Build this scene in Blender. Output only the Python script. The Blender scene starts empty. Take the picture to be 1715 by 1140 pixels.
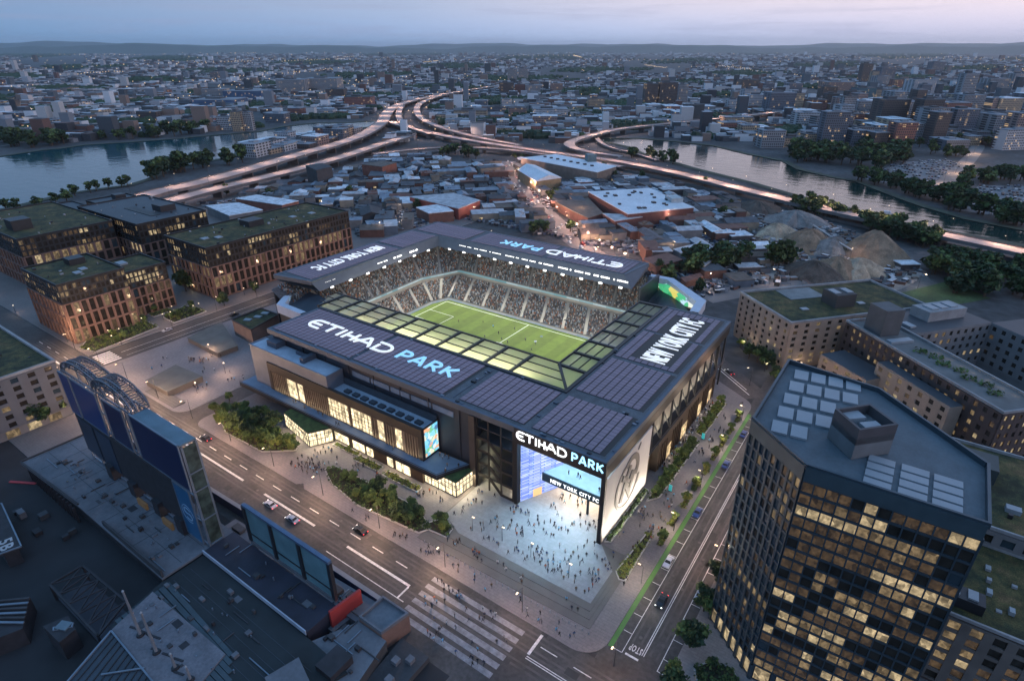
import bpy, math, random
from mathutils import Vector, Matrix
R = math.radians
rnd = random.Random(7)
SC = bpy.context.scene

# ---------------------------------------------------------------- camera
PW, PH, FPX, PITCH, YAW, CAMZ = 1715.0, 1140.0, 990.0, R(26.2), R(-34.8), 125.0
cam = bpy.data.cameras.new('camera')
cam.sensor_width = 36.0
cam.lens = FPX / PW * 36.0
cam.clip_start, cam.clip_end = 1.0, 60000.0
camo = bpy.data.objects.new('camera', cam)
SC.collection.objects.link(camo)
camo.location = (0, 0, CAMZ)
camo.rotation_euler = (R(90) - PITCH, 0, -YAW)
SC.camera = camo

# ---------------------------------------------------------------- world: dusk sky
W = bpy.data.worlds.new('World')
SC.world = W
W.use_nodes = True
wn, wl = W.node_tree.nodes, W.node_tree.links
wn.clear()
def wnode(t, **k):
    n = wn.new(t)
    for a, v in k.items(): setattr(n, a, v)
    return n
SUN_EL, SUN_ROT = R(1.0), R(75)
tc = wnode('ShaderNodeTexCoord')
sep = wnode('ShaderNodeSeparateXYZ')
wl.new(tc.outputs['Generated'], sep.inputs[0])
dotn = wnode('ShaderNodeVectorMath', operation='DOT_PRODUCT')
dotn.inputs[1].default_value = (math.cos(YAW), -math.sin(YAW), 0)
wl.new(tc.outputs['Generated'], dotn.inputs[0])
azm = wnode('ShaderNodeMapRange'); azm.inputs[1].default_value = -.75; azm.inputs[2].default_value = .75
wl.new(dotn.outputs['Value'], azm.inputs[0])
def ramp(fac, stops):
    r = wnode('ShaderNodeValToRGB')
    e = r.color_ramp.elements
    while len(e) < len(stops): e.new(.5)
    for el, (p, c) in zip(e, stops):
        el.position = p; el.color = (*c, 1)
    wl.new(fac, r.inputs[0])
    return r.outputs[0]
low = ramp(azm.outputs[0], [(0, (.125, .29, .52)), (.35, (.30, .45, .72)), (.6, (.50, .60, .86)), (1, (.78, .72, .90))])
mid = ramp(azm.outputs[0], [(0, (.135, .25, .45)), (.4, (.37, .45, .63)), (.62, (.66, .62, .74)), (1, (1.0, .80, .82))])
top = ramp(azm.outputs[0], [(0, (.14, .36, .68)), (.6, (.22, .44, .78)), (1, (.32, .48, .78))])
def mapr(x, a, b):
    m = wnode('ShaderNodeMapRange'); m.inputs[1].default_value = a; m.inputs[2].default_value = b
    m.interpolation_type = 'SMOOTHSTEP'
    wl.new(x, m.inputs[0]); return m.outputs[0]
def wmix(f, a, b):
    m = wnode('ShaderNodeMix', data_type='RGBA')
    if isinstance(f, float): m.inputs[0].default_value = f
    else: wl.new(f, m.inputs[0])
    wl.new(a, m.inputs[6])
    if isinstance(b, tuple): m.inputs[7].default_value = (*b, 1)
    else: wl.new(b, m.inputs[7])
    return m.outputs[2]
z = sep.outputs[2]
sky = wmix(mapr(z, .012, .075), low, mid)
sky = wmix(mapr(z, .12, .55), sky, top)
# long thin cloud bands
mp = wnode('ShaderNodeMapping'); mp.inputs['Scale'].default_value = (3.2, 3.2, 60)
wl.new(tc.outputs['Generated'], mp.inputs[0])
nz = wnode('ShaderNodeTexNoise'); nz.inputs['Scale'].default_value = 1.7; nz.inputs['Detail'].default_value = 9; nz.inputs['Roughness'].default_value = .62
wl.new(mp.outputs[0], nz.inputs[0])
cl = mapr(nz.outputs[0], .46, .68)
clm = wnode('ShaderNodeMath', operation='MULTIPLY'); clm.inputs[1].default_value = .28
wl.new(cl, clm.inputs[0])
sky = wmix(clm.outputs[0], sky, (.30, .33, .50))
nish = wnode('ShaderNodeTexSky', sky_type='NISHITA', sun_disc=False)
nish.sun_elevation = SUN_EL; nish.sun_rotation = SUN_ROT
bg1 = wnode('ShaderNodeBackground'); bg1.inputs[1].default_value = .03
wl.new(nish.outputs[0], bg1.inputs[0])
bg2 = wnode('ShaderNodeBackground'); bg2.inputs[1].default_value = 1.06
wl.new(sky, bg2.inputs[0])
add = wnode('ShaderNodeAddShader')
wl.new(bg1.outputs[0], add.inputs[0]); wl.new(bg2.outputs[0], add.inputs[1])
wo = wnode('ShaderNodeOutputWorld')
wl.new(add.outputs[0], wo.inputs[0])

sun = bpy.data.lights.new('sun', 'SUN')
sun.energy = .3; sun.angle = R(20); sun.color = (1, .84, .86)
suno = bpy.data.objects.new('sun', sun); SC.collection.objects.link(suno)
_el, _az = R(14), R(75)
_d = Vector((math.sin(_az) * math.cos(_el), math.cos(_az) * math.cos(_el), math.sin(_el)))
suno.rotation_euler = _d.to_track_quat('Z', 'Y').to_euler()

vs = SC.view_settings
SC.display_settings.display_device = 'sRGB'
vs.view_transform = 'Standard'; vs.look = 'None'; vs.exposure = 0.2; vs.gamma = 1.0; vs.use_curve_mapping = False
cy = SC.cycles
cy.use_denoising = True
cy.max_bounces = 5; cy.diffuse_bounces = 2; cy.glossy_bounces = 3; cy.transmission_bounces = 4; cy.transparent_max_bounces = 12
cy.volume_bounces = 0
cy.caustics_reflective = False; cy.caustics_refractive = False
cy.sample_clamp_indirect = 4.0
cy.use_light_tree = True

# ---------------------------------------------------------------- geometry helpers
_f = Vector((math.sin(YAW) * math.cos(PITCH), math.cos(YAW) * math.cos(PITCH), -math.sin(PITCH)))
_r = Vector((math.cos(YAW), -math.sin(YAW), 0)); _u = _r.cross(_f)
def ray(x, y): return _f + _r * ((x - PW / 2) / FPX) - _u * ((y - PH / 2) / FPX)
def G(x, y, z=0.0):
    """survey point: where the sight line of a photo pixel meets height z"""
    d = ray(x, y); t = (z - CAMZ) / d.z
    return Vector((0, 0, CAMZ)) + d * t
def proj(p):
    d = Vector(p) - Vector((0, 0, CAMZ)); k = d.dot(_f)
    if k < 1: return None
    return (PW / 2 + FPX * d.dot(_r) / k, PH / 2 - FPX * d.dot(_u) / k)
def topz(x, y, yt):
    """height of a vertical edge standing on the ground at pixel (x, y) that reaches pixel row yt"""
    g = G(x, y); lo, hi = 0.0, 400.0
    for _ in range(40):
        m = (lo + hi) / 2
        if proj((g.x, g.y, m))[1] > yt: lo = m
        else: hi = m
    return lo

class MB:
    def __init__(s): s.v = []; s.f = []; s.m = []
    def add(s, vs, fs, m=0):
        o = len(s.v); s.v += [tuple(q) for q in vs]
        for f in fs: s.f.append(tuple(o + i for i in f)); s.m.append(m)
        return s
    def quad(s, a, b, c, d, m=0): return s.add([a, b, c, d], [(0, 1, 2, 3)], m)
    def poly(s, pts, m=0): return s.add(pts, [tuple(range(len(pts)))], m)
    def box(s, x0, y0, z0, x1, y1, z1, m=0, mt=None):
        if x1 < x0: x0, x1 = x1, x0
        if y1 < y0: y0, y1 = y1, y0
        v = [(x0, y0, z0), (x1, y0, z0), (x1, y1, z0), (x0, y1, z0), (x0, y0, z1), (x1, y0, z1), (x1, y1, z1), (x0, y1, z1)]
        s.add(v, [(3, 2, 1, 0), (0, 1, 5, 4), (1, 2, 6, 5), (2, 3, 7, 6), (3, 0, 4, 7)], m)
        return s.add(v[4:], [(0, 1, 2, 3)], m if mt is None else mt)
    def prism(s, pts, z0, z1, m=0, mt=None):
        a = sum(pts[i][0] * pts[(i + 1) % len(pts)][1] - pts[(i + 1) % len(pts)][0] * pts[i][1] for i in range(len(pts)))
        if a < 0: pts = pts[::-1]
        n = len(pts)
        v = [(p[0], p[1], z0) for p in pts] + [(p[0], p[1], z1) for p in pts]
        s.add(v, [(i, (i + 1) % n, n + (i + 1) % n, n + i) for i in range(n)] + [tuple(range(n))[::-1]], m)
        return s.add(v[n:], [tuple(range(n))], m if mt is None else mt)
    def obox(s, c, u, hx, hy, z0, z1, m=0, mt=None):
        """box on a rotated plan: centre c, unit direction u"""
        ux, uy = u
        P = [(c[0] + ux * a * hx - uy * b * hy, c[1] + uy * a * hx + ux * b * hy) for a, b in ((-1, -1), (1, -1), (1, 1), (-1, 1))]
        return s.prism(P, z0, z1, m, mt)
    def bar(s, a, b, w, h=None, m=0):
        """square bar between two points"""
        a, b = Vector(a), Vector(b); d = (b - a).normalized()
        h = w if h is None else h
        up = Vector((0, 0, 1)) if abs(d.z) < .95 else Vector((0, 1, 0))
        sd = d.cross(up).normalized(); up = sd.cross(d)
        o = [sd * (i * w / 2) + up * (j * h / 2) for i, j in ((-1, -1), (1, -1), (1, 1), (-1, 1))]
        v = [a + q for q in o] + [b + q for q in o]
        return s.add(v, [(0, 1, 5, 4), (1, 2, 6, 5), (2, 3, 7, 6), (3, 0, 4, 7), (3, 2, 1, 0), (4, 5, 6, 7)], m)
    def tube(s, pts, rad, n=8, m=0, cap=True):
        pts = [Vector(p) for p in pts]
        rad = rad if isinstance(rad, (list, tuple)) else [rad] * len(pts)
        o = len(s.v)
        for i, p in enumerate(pts):
            d = (pts[min(i + 1, len(pts) - 1)] - pts[max(i - 1, 0)]).normalized()
            up = Vector((0, 0, 1)) if abs(d.z) < .9 else Vector((1, 0, 0))
            a = d.cross(up).normalized(); b = a.cross(d)
            for k in range(n):
                t = 2 * math.pi * k / n
                s.v.append(tuple(p + a * (math.cos(t) * rad[i]) + b * (math.sin(t) * rad[i])))
        for i in range(len(pts) - 1):
            for k in range(n):
                s.f.append((o + i * n + k, o + i * n + (k + 1) % n, o + (i + 1) * n + (k + 1) % n, o + (i + 1) * n + k)); s.m.append(m)
        if cap:
            s.f.append(tuple(o + k for k in range(n))[::-1]); s.m.append(m)
            e = o + (len(pts) - 1) * n
            s.f.append(tuple(e + k for k in range(n))); s.m.append(m)
        return s
    def strip(s, pts, w, z=None, m=0):
        """flat ribbon of width w along a plan polyline (z taken from points or given)"""
        P = [Vector((p[0], p[1], (p[2] if len(p) > 2 else 0) if z is None else z)) for p in pts]
        L = []
        for i, p in enumerate(P):
            d1 = (P[i] - P[i - 1]) if i else (P[1] - P[0])
            d2 = (P[i + 1] - P[i]) if i < len(P) - 1 else d1
            t = (d1.normalized() + d2.normalized()); t.z = 0; t.normalize()
            nn = Vector((-t.y, t.x, 0)); c = max(.35, nn.dot(Vector((-d1.y, d1.x, 0)).normalized()))
            ww = (w[i] if isinstance(w, (list, tuple)) else w) / 2 / c
            L.append((p + nn * ww, p - nn * ww))
        for i in range(len(L) - 1): s.quad(L[i][1], L[i + 1][1], L[i + 1][0], L[i][0], m)
        return L
    def mesh(s, name, mats, org=(0, 0, 0), smooth=False):
        me = bpy.data.meshes.new(name)
        ox, oy, oz = org
        me.from_pydata([(x - ox, y - oy, z - oz) for x, y, z in s.v], [], s.f)
        for m in (mats if isinstance(mats, (list, tuple)) else [mats]): me.materials.append(m)
        me.polygons.foreach_set('material_index', s.m)
        if smooth: me.polygons.foreach_set('use_smooth', [True] * len(s.f))
        me.update()
        return me
    def obj(s, name, mats, parent=None, loc=None, smooth=False):
        """one mesh object; as a child it shares its thing's base point"""
        if parent is not None:
            org = parent.get('_o', None) or tuple(parent.location)
            o = bpy.data.objects.new(name, s.mesh(name, mats, org, smooth)); o.parent = parent
            BASE[o.name] = org
            o['_o'] = org
        else:
            org = loc or (0, 0, 0)
            o = bpy.data.objects.new(name, s.mesh(name, mats, org, smooth)); o.location = org
            o['_o'] = org
        SC.collection.objects.link(o)
        return o
BASE = {}
def tag(o, label=None, cat=None, group=None, kind=None):
    if label: o['label'] = label
    if cat: o['category'] = cat
    if group: o['group'] = group
    if kind: o['kind'] = kind
    return o
def thing(name, label, cat, loc=(0, 0, 0), group=None):
    o = bpy.data.objects.new(name, None); SC.collection.objects.link(o)
    o.location = loc; o['_o'] = tuple(loc); o.empty_display_size = .1
    return tag(o, label, cat, group)
def copy_thing(src, loc, rz=0, label=None, scale=1.0, group=None, cat=None, sz=None):
    c = src.copy(); SC.collection.objects.link(c)
    c.location = loc; c.rotation_euler = (0, 0, rz); c.scale = (scale, scale, sz or scale)
    tag(c, label, cat, group)
    for ch in src.children:
        d = ch.copy(); SC.collection.objects.link(d); d.parent = c
        for g in ch.children:
            e = g.copy(); SC.collection.objects.link(e); e.parent = d
    return c
def structure(o): o['kind'] = 'structure'; return o
def stuff(o, label=None, cat=None): return tag(o, label, cat, None, 'stuff')

# ---------------------------------------------------------------- materials
MATS = {}
def mat(name, col, rough=.7, metal=0.0, emit=None, es=0.0, var=.18, scale=.25, detail=4, spec=.5, bump=0.0, fine=0.0):
    if name in MATS: return MATS[name]
    m = bpy.data.materials.new(name); m.use_nodes = True
    n, l = m.node_tree.nodes, m.node_tree.links
    b = n['Principled BSDF']
    b.inputs['Roughness'].default_value = rough; b.inputs['Metallic'].default_value = metal
    b.inputs['Specular IOR Level'].default_value = spec
    geo = n.new('ShaderNodeNewGeometry')
    nz = n.new('ShaderNodeTexNoise'); nz.inputs['Scale'].default_value = scale; nz.inputs['Detail'].default_value = detail
    l.new(geo.outputs['Position'], nz.inputs['Vector'])
    mr = n.new('ShaderNodeMapRange'); mr.inputs[1].default_value = .3; mr.inputs[2].default_value = .7
    mr.inputs[3].default_value = 1 - var; mr.inputs[4].default_value = 1 + var
    l.new(nz.outputs[0], mr.inputs[0])
    fac = mr.outputs[0]
    if fine:
        n2 = n.new('ShaderNodeTexNoise'); n2.inputs['Scale'].default_value = scale * 9; n2.inputs['Detail'].default_value = 2
        l.new(geo.outputs['Position'], n2.inputs['Vector'])
        m2 = n.new('ShaderNodeMapRange'); m2.inputs[1].default_value = .3; m2.inputs[2].default_value = .7
        m2.inputs[3].default_value = 1 - fine; m2.inputs[4].default_value = 1 + fine
        l.new(n2.outputs[0], m2.inputs[0])
        mm = n.new('ShaderNodeMath'); mm.operation = 'MULTIPLY'; l.new(fac, mm.inputs[0]); l.new(m2.outputs[0], mm.inputs[1]); fac = mm.outputs[0]
    mx = n.new('ShaderNodeVectorMath'); mx.operation = 'SCALE'; mx.inputs[0].default_value = col
    l.new(fac, mx.inputs['Scale'])
    l.new(mx.outputs[0], b.inputs['Base Color'])
    if bump:
        bp = n.new('ShaderNodeBump'); bp.inputs['Strength'].default_value = bump; bp.inputs['Distance'].default_value = .3
        l.new(nz.outputs[0], bp.inputs['Height']); l.new(bp.outputs[0], b.inputs['Normal'])
    if emit:
        b.inputs['Emission Color'].default_value = (*emit, 1); b.inputs['Emission Strength'].default_value = es
    MATS[name] = m
    return m
def island_mat(name, cols, rough=.8, emit=0.0, var=0):
    """each loose piece takes one of the colours"""
    if name in MATS: return MATS[name]
    m = bpy.data.materials.new(name); m.use_nodes = True
    n, l = m.node_tree.nodes, m.node_tree.links
    b = n['Principled BSDF']; b.inputs['Roughness'].default_value = rough
    geo = n.new('ShaderNodeNewGeometry')
    r = n.new('ShaderNodeValToRGB'); r.color_ramp.interpolation = 'CONSTANT'
    e = r.color_ramp.elements
    while len(e) < len(cols): e.new(.5)
    for i, (el, c) in enumerate(zip(e, cols)): el.position = i / len(cols); el.color = (*c, 1)
    l.new(geo.outputs['Random Per Island'], r.inputs[0]); l.new(r.outputs[0], b.inputs['Base Color'])
    if emit: l.new(r.outputs[0], b.inputs['Emission Color']); b.inputs['Emission Strength'].default_value = emit
    MATS[name] = m
    return m
def lit_glass(name, col, es, lo=.35, hi=1.2, scale=.35):
    """window with a lamp-lit room behind: uneven brightness from pane to pane"""
    if name in MATS: return MATS[name]
    m = bpy.data.materials.new(name); m.use_nodes = True
    n, l = m.node_tree.nodes, m.node_tree.links
    b = n['Principled BSDF']; b.inputs['Roughness'].default_value = .12; b.inputs['Base Color'].default_value = (.03, .03, .03, 1)
    geo = n.new('ShaderNodeNewGeometry')
    nz = n.new('ShaderNodeTexNoise'); nz.inputs['Scale'].default_value = scale; nz.inputs['Detail'].default_value = 5; nz.inputs['Roughness'].default_value = .7
    l.new(geo.outputs['Position'], nz.inputs[0])
    mr = n.new('ShaderNodeMapRange'); mr.inputs[1].default_value = .35; mr.inputs[2].default_value = .65
    mr.inputs[3].default_value = lo * es; mr.inputs[4].default_value = hi * es
    l.new(nz.outputs[0], mr.inputs[0])
    # curtains, furniture and ceiling lights seen through the pane
    mp = n.new('ShaderNodeMapping'); mp.inputs['Scale'].default_value = (1.1, 1.1, .55); vo = n.new('ShaderNodeTexVoronoi'); vo.inputs['Scale'].default_value = 1.0
    l.new(geo.outputs['Position'], mp.inputs[0]); l.new(mp.outputs[0], vo.inputs['Vector'])
    sc = n.new('ShaderNodeSeparateColor'); l.new(vo.outputs['Color'], sc.inputs[0])
    m2 = n.new('ShaderNodeMapRange'); m2.inputs[3].default_value = .35; m2.inputs[4].default_value = 1.25; l.new(sc.outputs[0], m2.inputs[0])
    mu = n.new('ShaderNodeMath'); mu.operation = 'MULTIPLY'; l.new(mr.outputs[0], mu.inputs[0]); l.new(m2.outputs[0], mu.inputs[1]); mr = mu
    b.inputs['Emission Color'].default_value = (*col, 1)
    l.new(mr.outputs[0], b.inputs['Emission Strength'])
    MATS[name] = m
    return m

asphalt = mat('asphalt', (.05, .046, .046), .7, var=.35, scale=.11, fine=.25, detail=9)
paving = mat('paving', (.27, .245, .235), .75, var=.12, scale=.15, fine=.1)
paint = mat('road_paint', (.62, .61, .6), .7, var=.25, scale=1.5)
concrete = mat('concrete', (.25, .25, .26), .8, var=.2, scale=.2, fine=.1)
dkmetal = mat('dark_metal', (.028, .03, .036), .45, .3, var=.15)
roofgrey = mat('roof_grey', (.05, .056, .066), .55, .1, var=.12, scale=.1)
navy = mat('navy_wall', (.03, .036, .05), .5, .2, var=.15)
white = mat('white_panel', (.72, .72, .74), .5, var=.08)
black = mat('black_trim', (.012, .012, .014), .5, var=.1)
darkglass = mat('dark_glass', (.030, .026, .022), .12, var=.4, scale=.4, spec=.28)
blueglass = mat('blue_glass', (.03, .05, .065), .08, var=.3, scale=.3)
warm_hi = lit_glass('lit_window_bright', (1, .76, .43), .52, scale=.7)
warm_mid = lit_glass('lit_window', (1, .70, .36), .22, scale=.8)
warm_lo = lit_glass('lit_window_dim', (1, .62, .30), .075, scale=.8)
leaf_a = mat('leaf_dark', (.04, .068, .02), .8, var=.35, scale=.5)
leaf_b = mat('leaf_mid', (.08, .125, .035), .8, var=.35, scale=.5)
leaf_c = mat('leaf_light', (.13, .16, .035), .8, var=.35, scale=.5)
bark = mat('bark', (.07, .05, .035), .9)
def lamp(name, kind, loc, power, col, size=1.0, to=None, size_y=None, spot=None, parent=None, soft=.3):
    d = bpy.data.lights.new(name, kind); d.energy = power; d.color = col
    if kind == 'AREA':
        d.size = size
        if size_y: d.shape = 'RECTANGLE'; d.size_y = size_y
    else: d.shadow_soft_size = soft
    if kind == 'SPOT': d.spot_size = spot or R(120); d.spot_blend = .5
    o = bpy.data.objects.new(name, d); SC.collection.objects.link(o)
    o.location = loc
    if to is not None:
        o.rotation_euler = (Vector(loc) - Vector(to)).to_track_quat('Z', 'Y').to_euler()
    if parent is not None:
        o.parent = parent; o.location = Vector(loc) - Vector(parent.get('_o'))
    return o

# ================================================================ SETTING
def tiled(name, col, tile=3.0, rough=.75, var=.1, dark=.82):
    m = mat(name, col, rough, var=var, scale=.12, fine=.1)
    n, l = m.node_tree.nodes, m.node_tree.links
    b = n['Principled BSDF']; src = b.inputs['Base Color'].links[0].from_socket
    geo = n.new('ShaderNodeNewGeometry'); br = n.new('ShaderNodeTexBrick')
    br.offset = .5; br.inputs['Scale'].default_value = 1.0 / tile
    br.inputs['Color1'].default_value = (1, 1, 1, 1); br.inputs['Color2'].default_value = (.9, .9, .9, 1)
    br.inputs['Mortar'].default_value = (dark, dark, dark, 1); br.inputs['Mortar Size'].default_value = .03
    l.new(geo.outputs['Position'], br.inputs['Vector'])
    mx = n.new('ShaderNodeMix'); mx.data_type = 'RGBA'; mx.blend_type = 'MULTIPLY'; mx.inputs[0].default_value = 1
    l.new(src, mx.inputs[6]); l.new(br.outputs[0], mx.inputs[7]); l.new(mx.outputs[2], b.inputs['Base Color'])
    return m
plaza_m = tiled('plaza_paving', (.175, .16, .165), 3.2)
slab_m = tiled('plaza_slab', (.21, .215, .23), 4.5, .6, .08, .9)
step_m = mat('step_stone', (.115, .11, .105), .8, var=.12)
kerb_m = mat('kerb_stone', (.34, .33, .33), .8, var=.12)

gm = mat('ground_earth', (.052, .054, .058), .9, var=.5, scale=.02, detail=8, fine=.35)
mb = MB()
mb.quad((-42000, -6000, -.25), (42000, -6000, -.25), (42000, 42000, -.25), (-42000, 42000, -.25))
structure(mb.obj('ground', gm))

def slab(name, pts, m=plaza_m, z0=-.3, z1=0.0):
    return structure(MB().prism(pts, z0, z1, 0, 1).obj(name, [kerb_m, m]))
def arc(cx, cy, r, a0, a1, n=7): return [(cx + r * math.cos(R(a0 + (a1 - a0) * i / n)), cy + r * math.sin(R(a0 + (a1 - a0) * i / n))) for i in range(n + 1)]

# roads of the near grid
rd = MB()
rd.quad((-620, 56, -.125), (140, 56, -.125), (140, 84.4, -.125), (-620, 84.4, -.125))
structure(rd.obj('avenue', asphalt))
rd = MB(); rd.quad((-35.6, 84.5, -.126), (-18.6, 84.5, -.126), (-18.6, 330, -.126), (-35.6, 330, -.126))
structure(rd.obj('side_road', asphalt))
rd = MB(); rd.strip([(-36, 221), (-62, 243), (-110, 285), (-150, 318)], 15, -.13)
structure(rd.obj('back_road', asphalt))
rd = MB(); rd.quad((-293, 84.5, -.126), (-279, 84.5, -.126), (-279, 420, -.126), (-293, 420, -.126))
structure(rd.obj('cross_road', asphalt))
rd = MB(); rd.quad((-214, 84.5, -.127), (-202, 84.5, -.127), (-202, 132, -.127), (-214, 132, -.127))
structure(rd.obj('driveway', asphalt))

main_slab = arc(-41.5, 90.2, 6.8, 270, 360) + [(-34.7, 208)] + arc(-42, 212, 7.3, 0, 60, 4) + [(-70, 238), (-118, 283), (-262, 283), (-262, 150), (-203, 150), (-203, 88)] + arc(-198.5, 88, 4.5, 180, 270, 5) + [(-142.5, 83.6), (-141, 85.2), (-138.5, 83.6)]
slab('pavement', main_slab)
west = arc(-218, 89, 5.6, 270, 360) + [(-212.4, 150), (-262.2, 150), (-262.2, 190), (-277.5, 190), (-277.5, 83.6)]
slab('pavement', west, tiled('west_paving', (.20, .185, .19), 4.0))
slab('pavement', arc(-14, 92.5, 6, 180, 270) + [(120, 86.5), (120, 330), (-20, 330)], tiled('tower_paving', (.22, .2, .2), 3.0))
slab('pavement', [(-294.5, 85.5), (-294.5, 400), (-560, 400), (-560, 85.5)], tiled('block_paving', (.16, .14, .135), 3.0))
slab('pavement', [(-560, 40), (-560, 66), (-232, 66), (-228, 60), (-228, 40)], tiled('north_paving', (.15, .14, .14), 3.0))
slab('pavement', [(-82, 63), (-78, 63), (-78, 66), (-82, 66)], concrete)

# painted markings
pk = MB(); Z0 = -.118
def line(x0, y0, x1, y1, m=0): pk.quad((x0, y0, Z0), (x1, y0, Z0), (x1, y1, Z0), (x0, y1, Z0), m)
x = -330.0
while x < -86:
    if not -290 < x < -278: line(x, 78.8, x + 4.2, 79.1)
    x += 9.1
for a, b in ((-320, -292), (-262, -214), (-200, -158), (-146.8, -122.5), (-108.5, -84.5)): line(a, 74.6, b, 75.3)
line(-84.8, 70.6, -84.3, 74.59); line(-112, 70.35, -82.4, 70.6)
zb = MB()
for k in range(6): zb.quad((-81.2 + .1 * k, 79.5 - 2.58 * k, Z0), (-52.4, 79.5 - 2.58 * k, Z0), (-52.4, 80.95 - 2.58 * k, Z0), (-81.2 + .1 * k, 80.95 - 2.58 * k, Z0))
structure(zb.obj('zebra_crossing', mat('zebra_worn', (.21, .215, .235), .75, var=.3, scale=.8, fine=.2)))
line(-48.9, 76.4, -48.2, 82.5)
for yy in (75.2, 75.75): line(-48.6, yy, 20, yy + .22)
for a in (-47.2, -38.4, -28, -18, -8): line(a, 79.5, a + 4.5, 79.75)
for a in (-42, -33, -24): line(a, 71.3, a + 4.5, 71.55)
line(-31.1, 89.2, -30.95, 213)
for k in range(21): line(-33.2, 89.1 + 5.78 * k, -31.11, 89.26 + 5.78 * k)
for xx in (-27.0, -26.55): line(xx, 91, xx + .2, 215)
line(-22.6, 89.4, -22.42, 200)
for k in range(14): line(-22.41, 93 + 6.1 * k, -20.2, 93.16 + 6.1 * k)
line(-22.41, 89.4, -20.2, 89.56)
line(-30.3, 89.2, -27.1, 89.75)
for k in range(6): line(-291.5 + 2.1 * k, 86, -290.3 + 2.1 * k, 93.5)
line(-286.2, 96, -285.95, 240); line(-281, 96, -280.85, 170)
structure(pk.obj('road_markings', paint))
bl = MB(); bl.quad((-34.55, 89, Z0), (-33.4, 89, Z0), (-33.4, 208, Z0), (-34.55, 208, Z0))
structure(bl.obj('bike_lane_surface', mat('green_paint', (.06, .17, .035), .7, var=.15)))
bk = MB(); bk.strip([(-38, 222.5), (-62, 243.2), (-110, 285)], .35, -.12); bk.strip([(-40, 226), (-62, 245)], .25, -.12)
structure(bk.obj('road_markings', paint))

# raised forecourt with its border of steps
fc = MB()
fc.prism([(-94.6, 88.6), (-40.0, 90.2), (-40.0, 113), (-42, 116.3), (-94.4, 116.3)], 0.0, .12, 0)
fc.prism([(-92.0, 91.0), (-41.2, 92.4), (-41.2, 112), (-42.3, 116.1), (-92, 116.1)], .121, .24, 0)
fc.prism([(-89.0, 93.6), (-42.2, 94.5), (-42.2, 111), (-42.8, 115.9), (-89, 115.9)], .241, .36, 0)
structure(fc.obj('forecourt_steps', step_m))
structure(MB().prism([(-85.8, 96.4), (-43.2, 96.6), (-43.2, 109), (-50.2, 116.2), (-50.2, 136), (-93.8, 136), (-93.8, 100)], .30, .40).obj('forecourt_floor', slab_m))

# water
def water_mat(name, col):
    m = mat(name, col, .08, var=.1)
    n, l = m.node_tree.nodes, m.node_tree.links; b = n['Principled BSDF']
    geo = n.new('ShaderNodeNewGeometry'); mp = n.new('ShaderNodeMapping'); mp.inputs['Scale'].default_value = (.05, .12, 1)
    nz = n.new('ShaderNodeTexNoise'); nz.inputs['Scale'].default_value = 1.0; nz.inputs['Detail'].default_value = 5
    bp = n.new('ShaderNodeBump'); bp.inputs['Strength'].default_value = .25; bp.inputs['Distance'].default_value = 1.5
    l.new(geo.outputs['Position'], mp.inputs[0]); l.new(mp.outputs[0], nz.inputs[0]); l.new(nz.outputs[0], bp.inputs['Height']); l.new(bp.outputs[0], b.inputs['Normal'])
    b.inputs['Specular IOR Level'].default_value = .45
    return m
wat = water_mat('river_water', (.008, .07, .09)); wat2 = water_mat('river_water_green', (.012, .034, .032))
def flat(name, px, m, zz):
    return structure(MB().poly([tuple(G(a, b, zz)) for a, b in px], 0).obj(name, m))
LEFT_NEAR = [(-60, 362), (0, 352), (20, 348), (60, 338), (112, 325), (160, 318), (216, 311), (252, 300), (285, 283), (340, 272), (397, 262), (400, 250), (425, 238), (470, 231), (520, 224), (580, 217), (632, 212)]
LEFT_FAR = [(628, 203), (575, 206), (530, 206), (475, 212), (430, 221), (355, 227), (290, 233), (237, 237), (190, 240), (142, 243), (100, 249), (68, 252), (0, 262), (-60, 268)]
RIGHT_FAR = [(1010, 232), (1070, 232), (1130, 237), (1195, 244), (1253, 258), (1314, 270), (1340, 284), (1396, 297), (1437, 304), (1499, 328), (1546, 345), (1621, 367), (1662, 375), (1720, 386), (1800, 402)]
RIGHT_NEAR = [(1800, 425), (1715, 412), (1640, 398), (1580, 388), (1516, 379), (1461, 362), (1403, 345), (1331, 328), (1260, 307), (1164, 283), (1130, 273), (1085, 262), (1050, 246), (1012, 238)]
flat('river', LEFT_NEAR + LEFT_FAR, wat, -.1)
flat('river', RIGHT_FAR + RIGHT_NEAR, wat2, -.1)
bank_m = mat('river_bank', (.055, .06, .04), .9, var=.4, scale=.05)
for nm, pts in (('river_bank', LEFT_FAR), ('river_bank', RIGHT_FAR), ('river_bank', LEFT_NEAR), ('river_bank', RIGHT_NEAR)):
    b = MB(); P = [G(a, c) for a, c in pts]
    b.strip([(p.x, p.y, .4) for p in P], 9.0)
    structure(b.obj(nm, bank_m))

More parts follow.
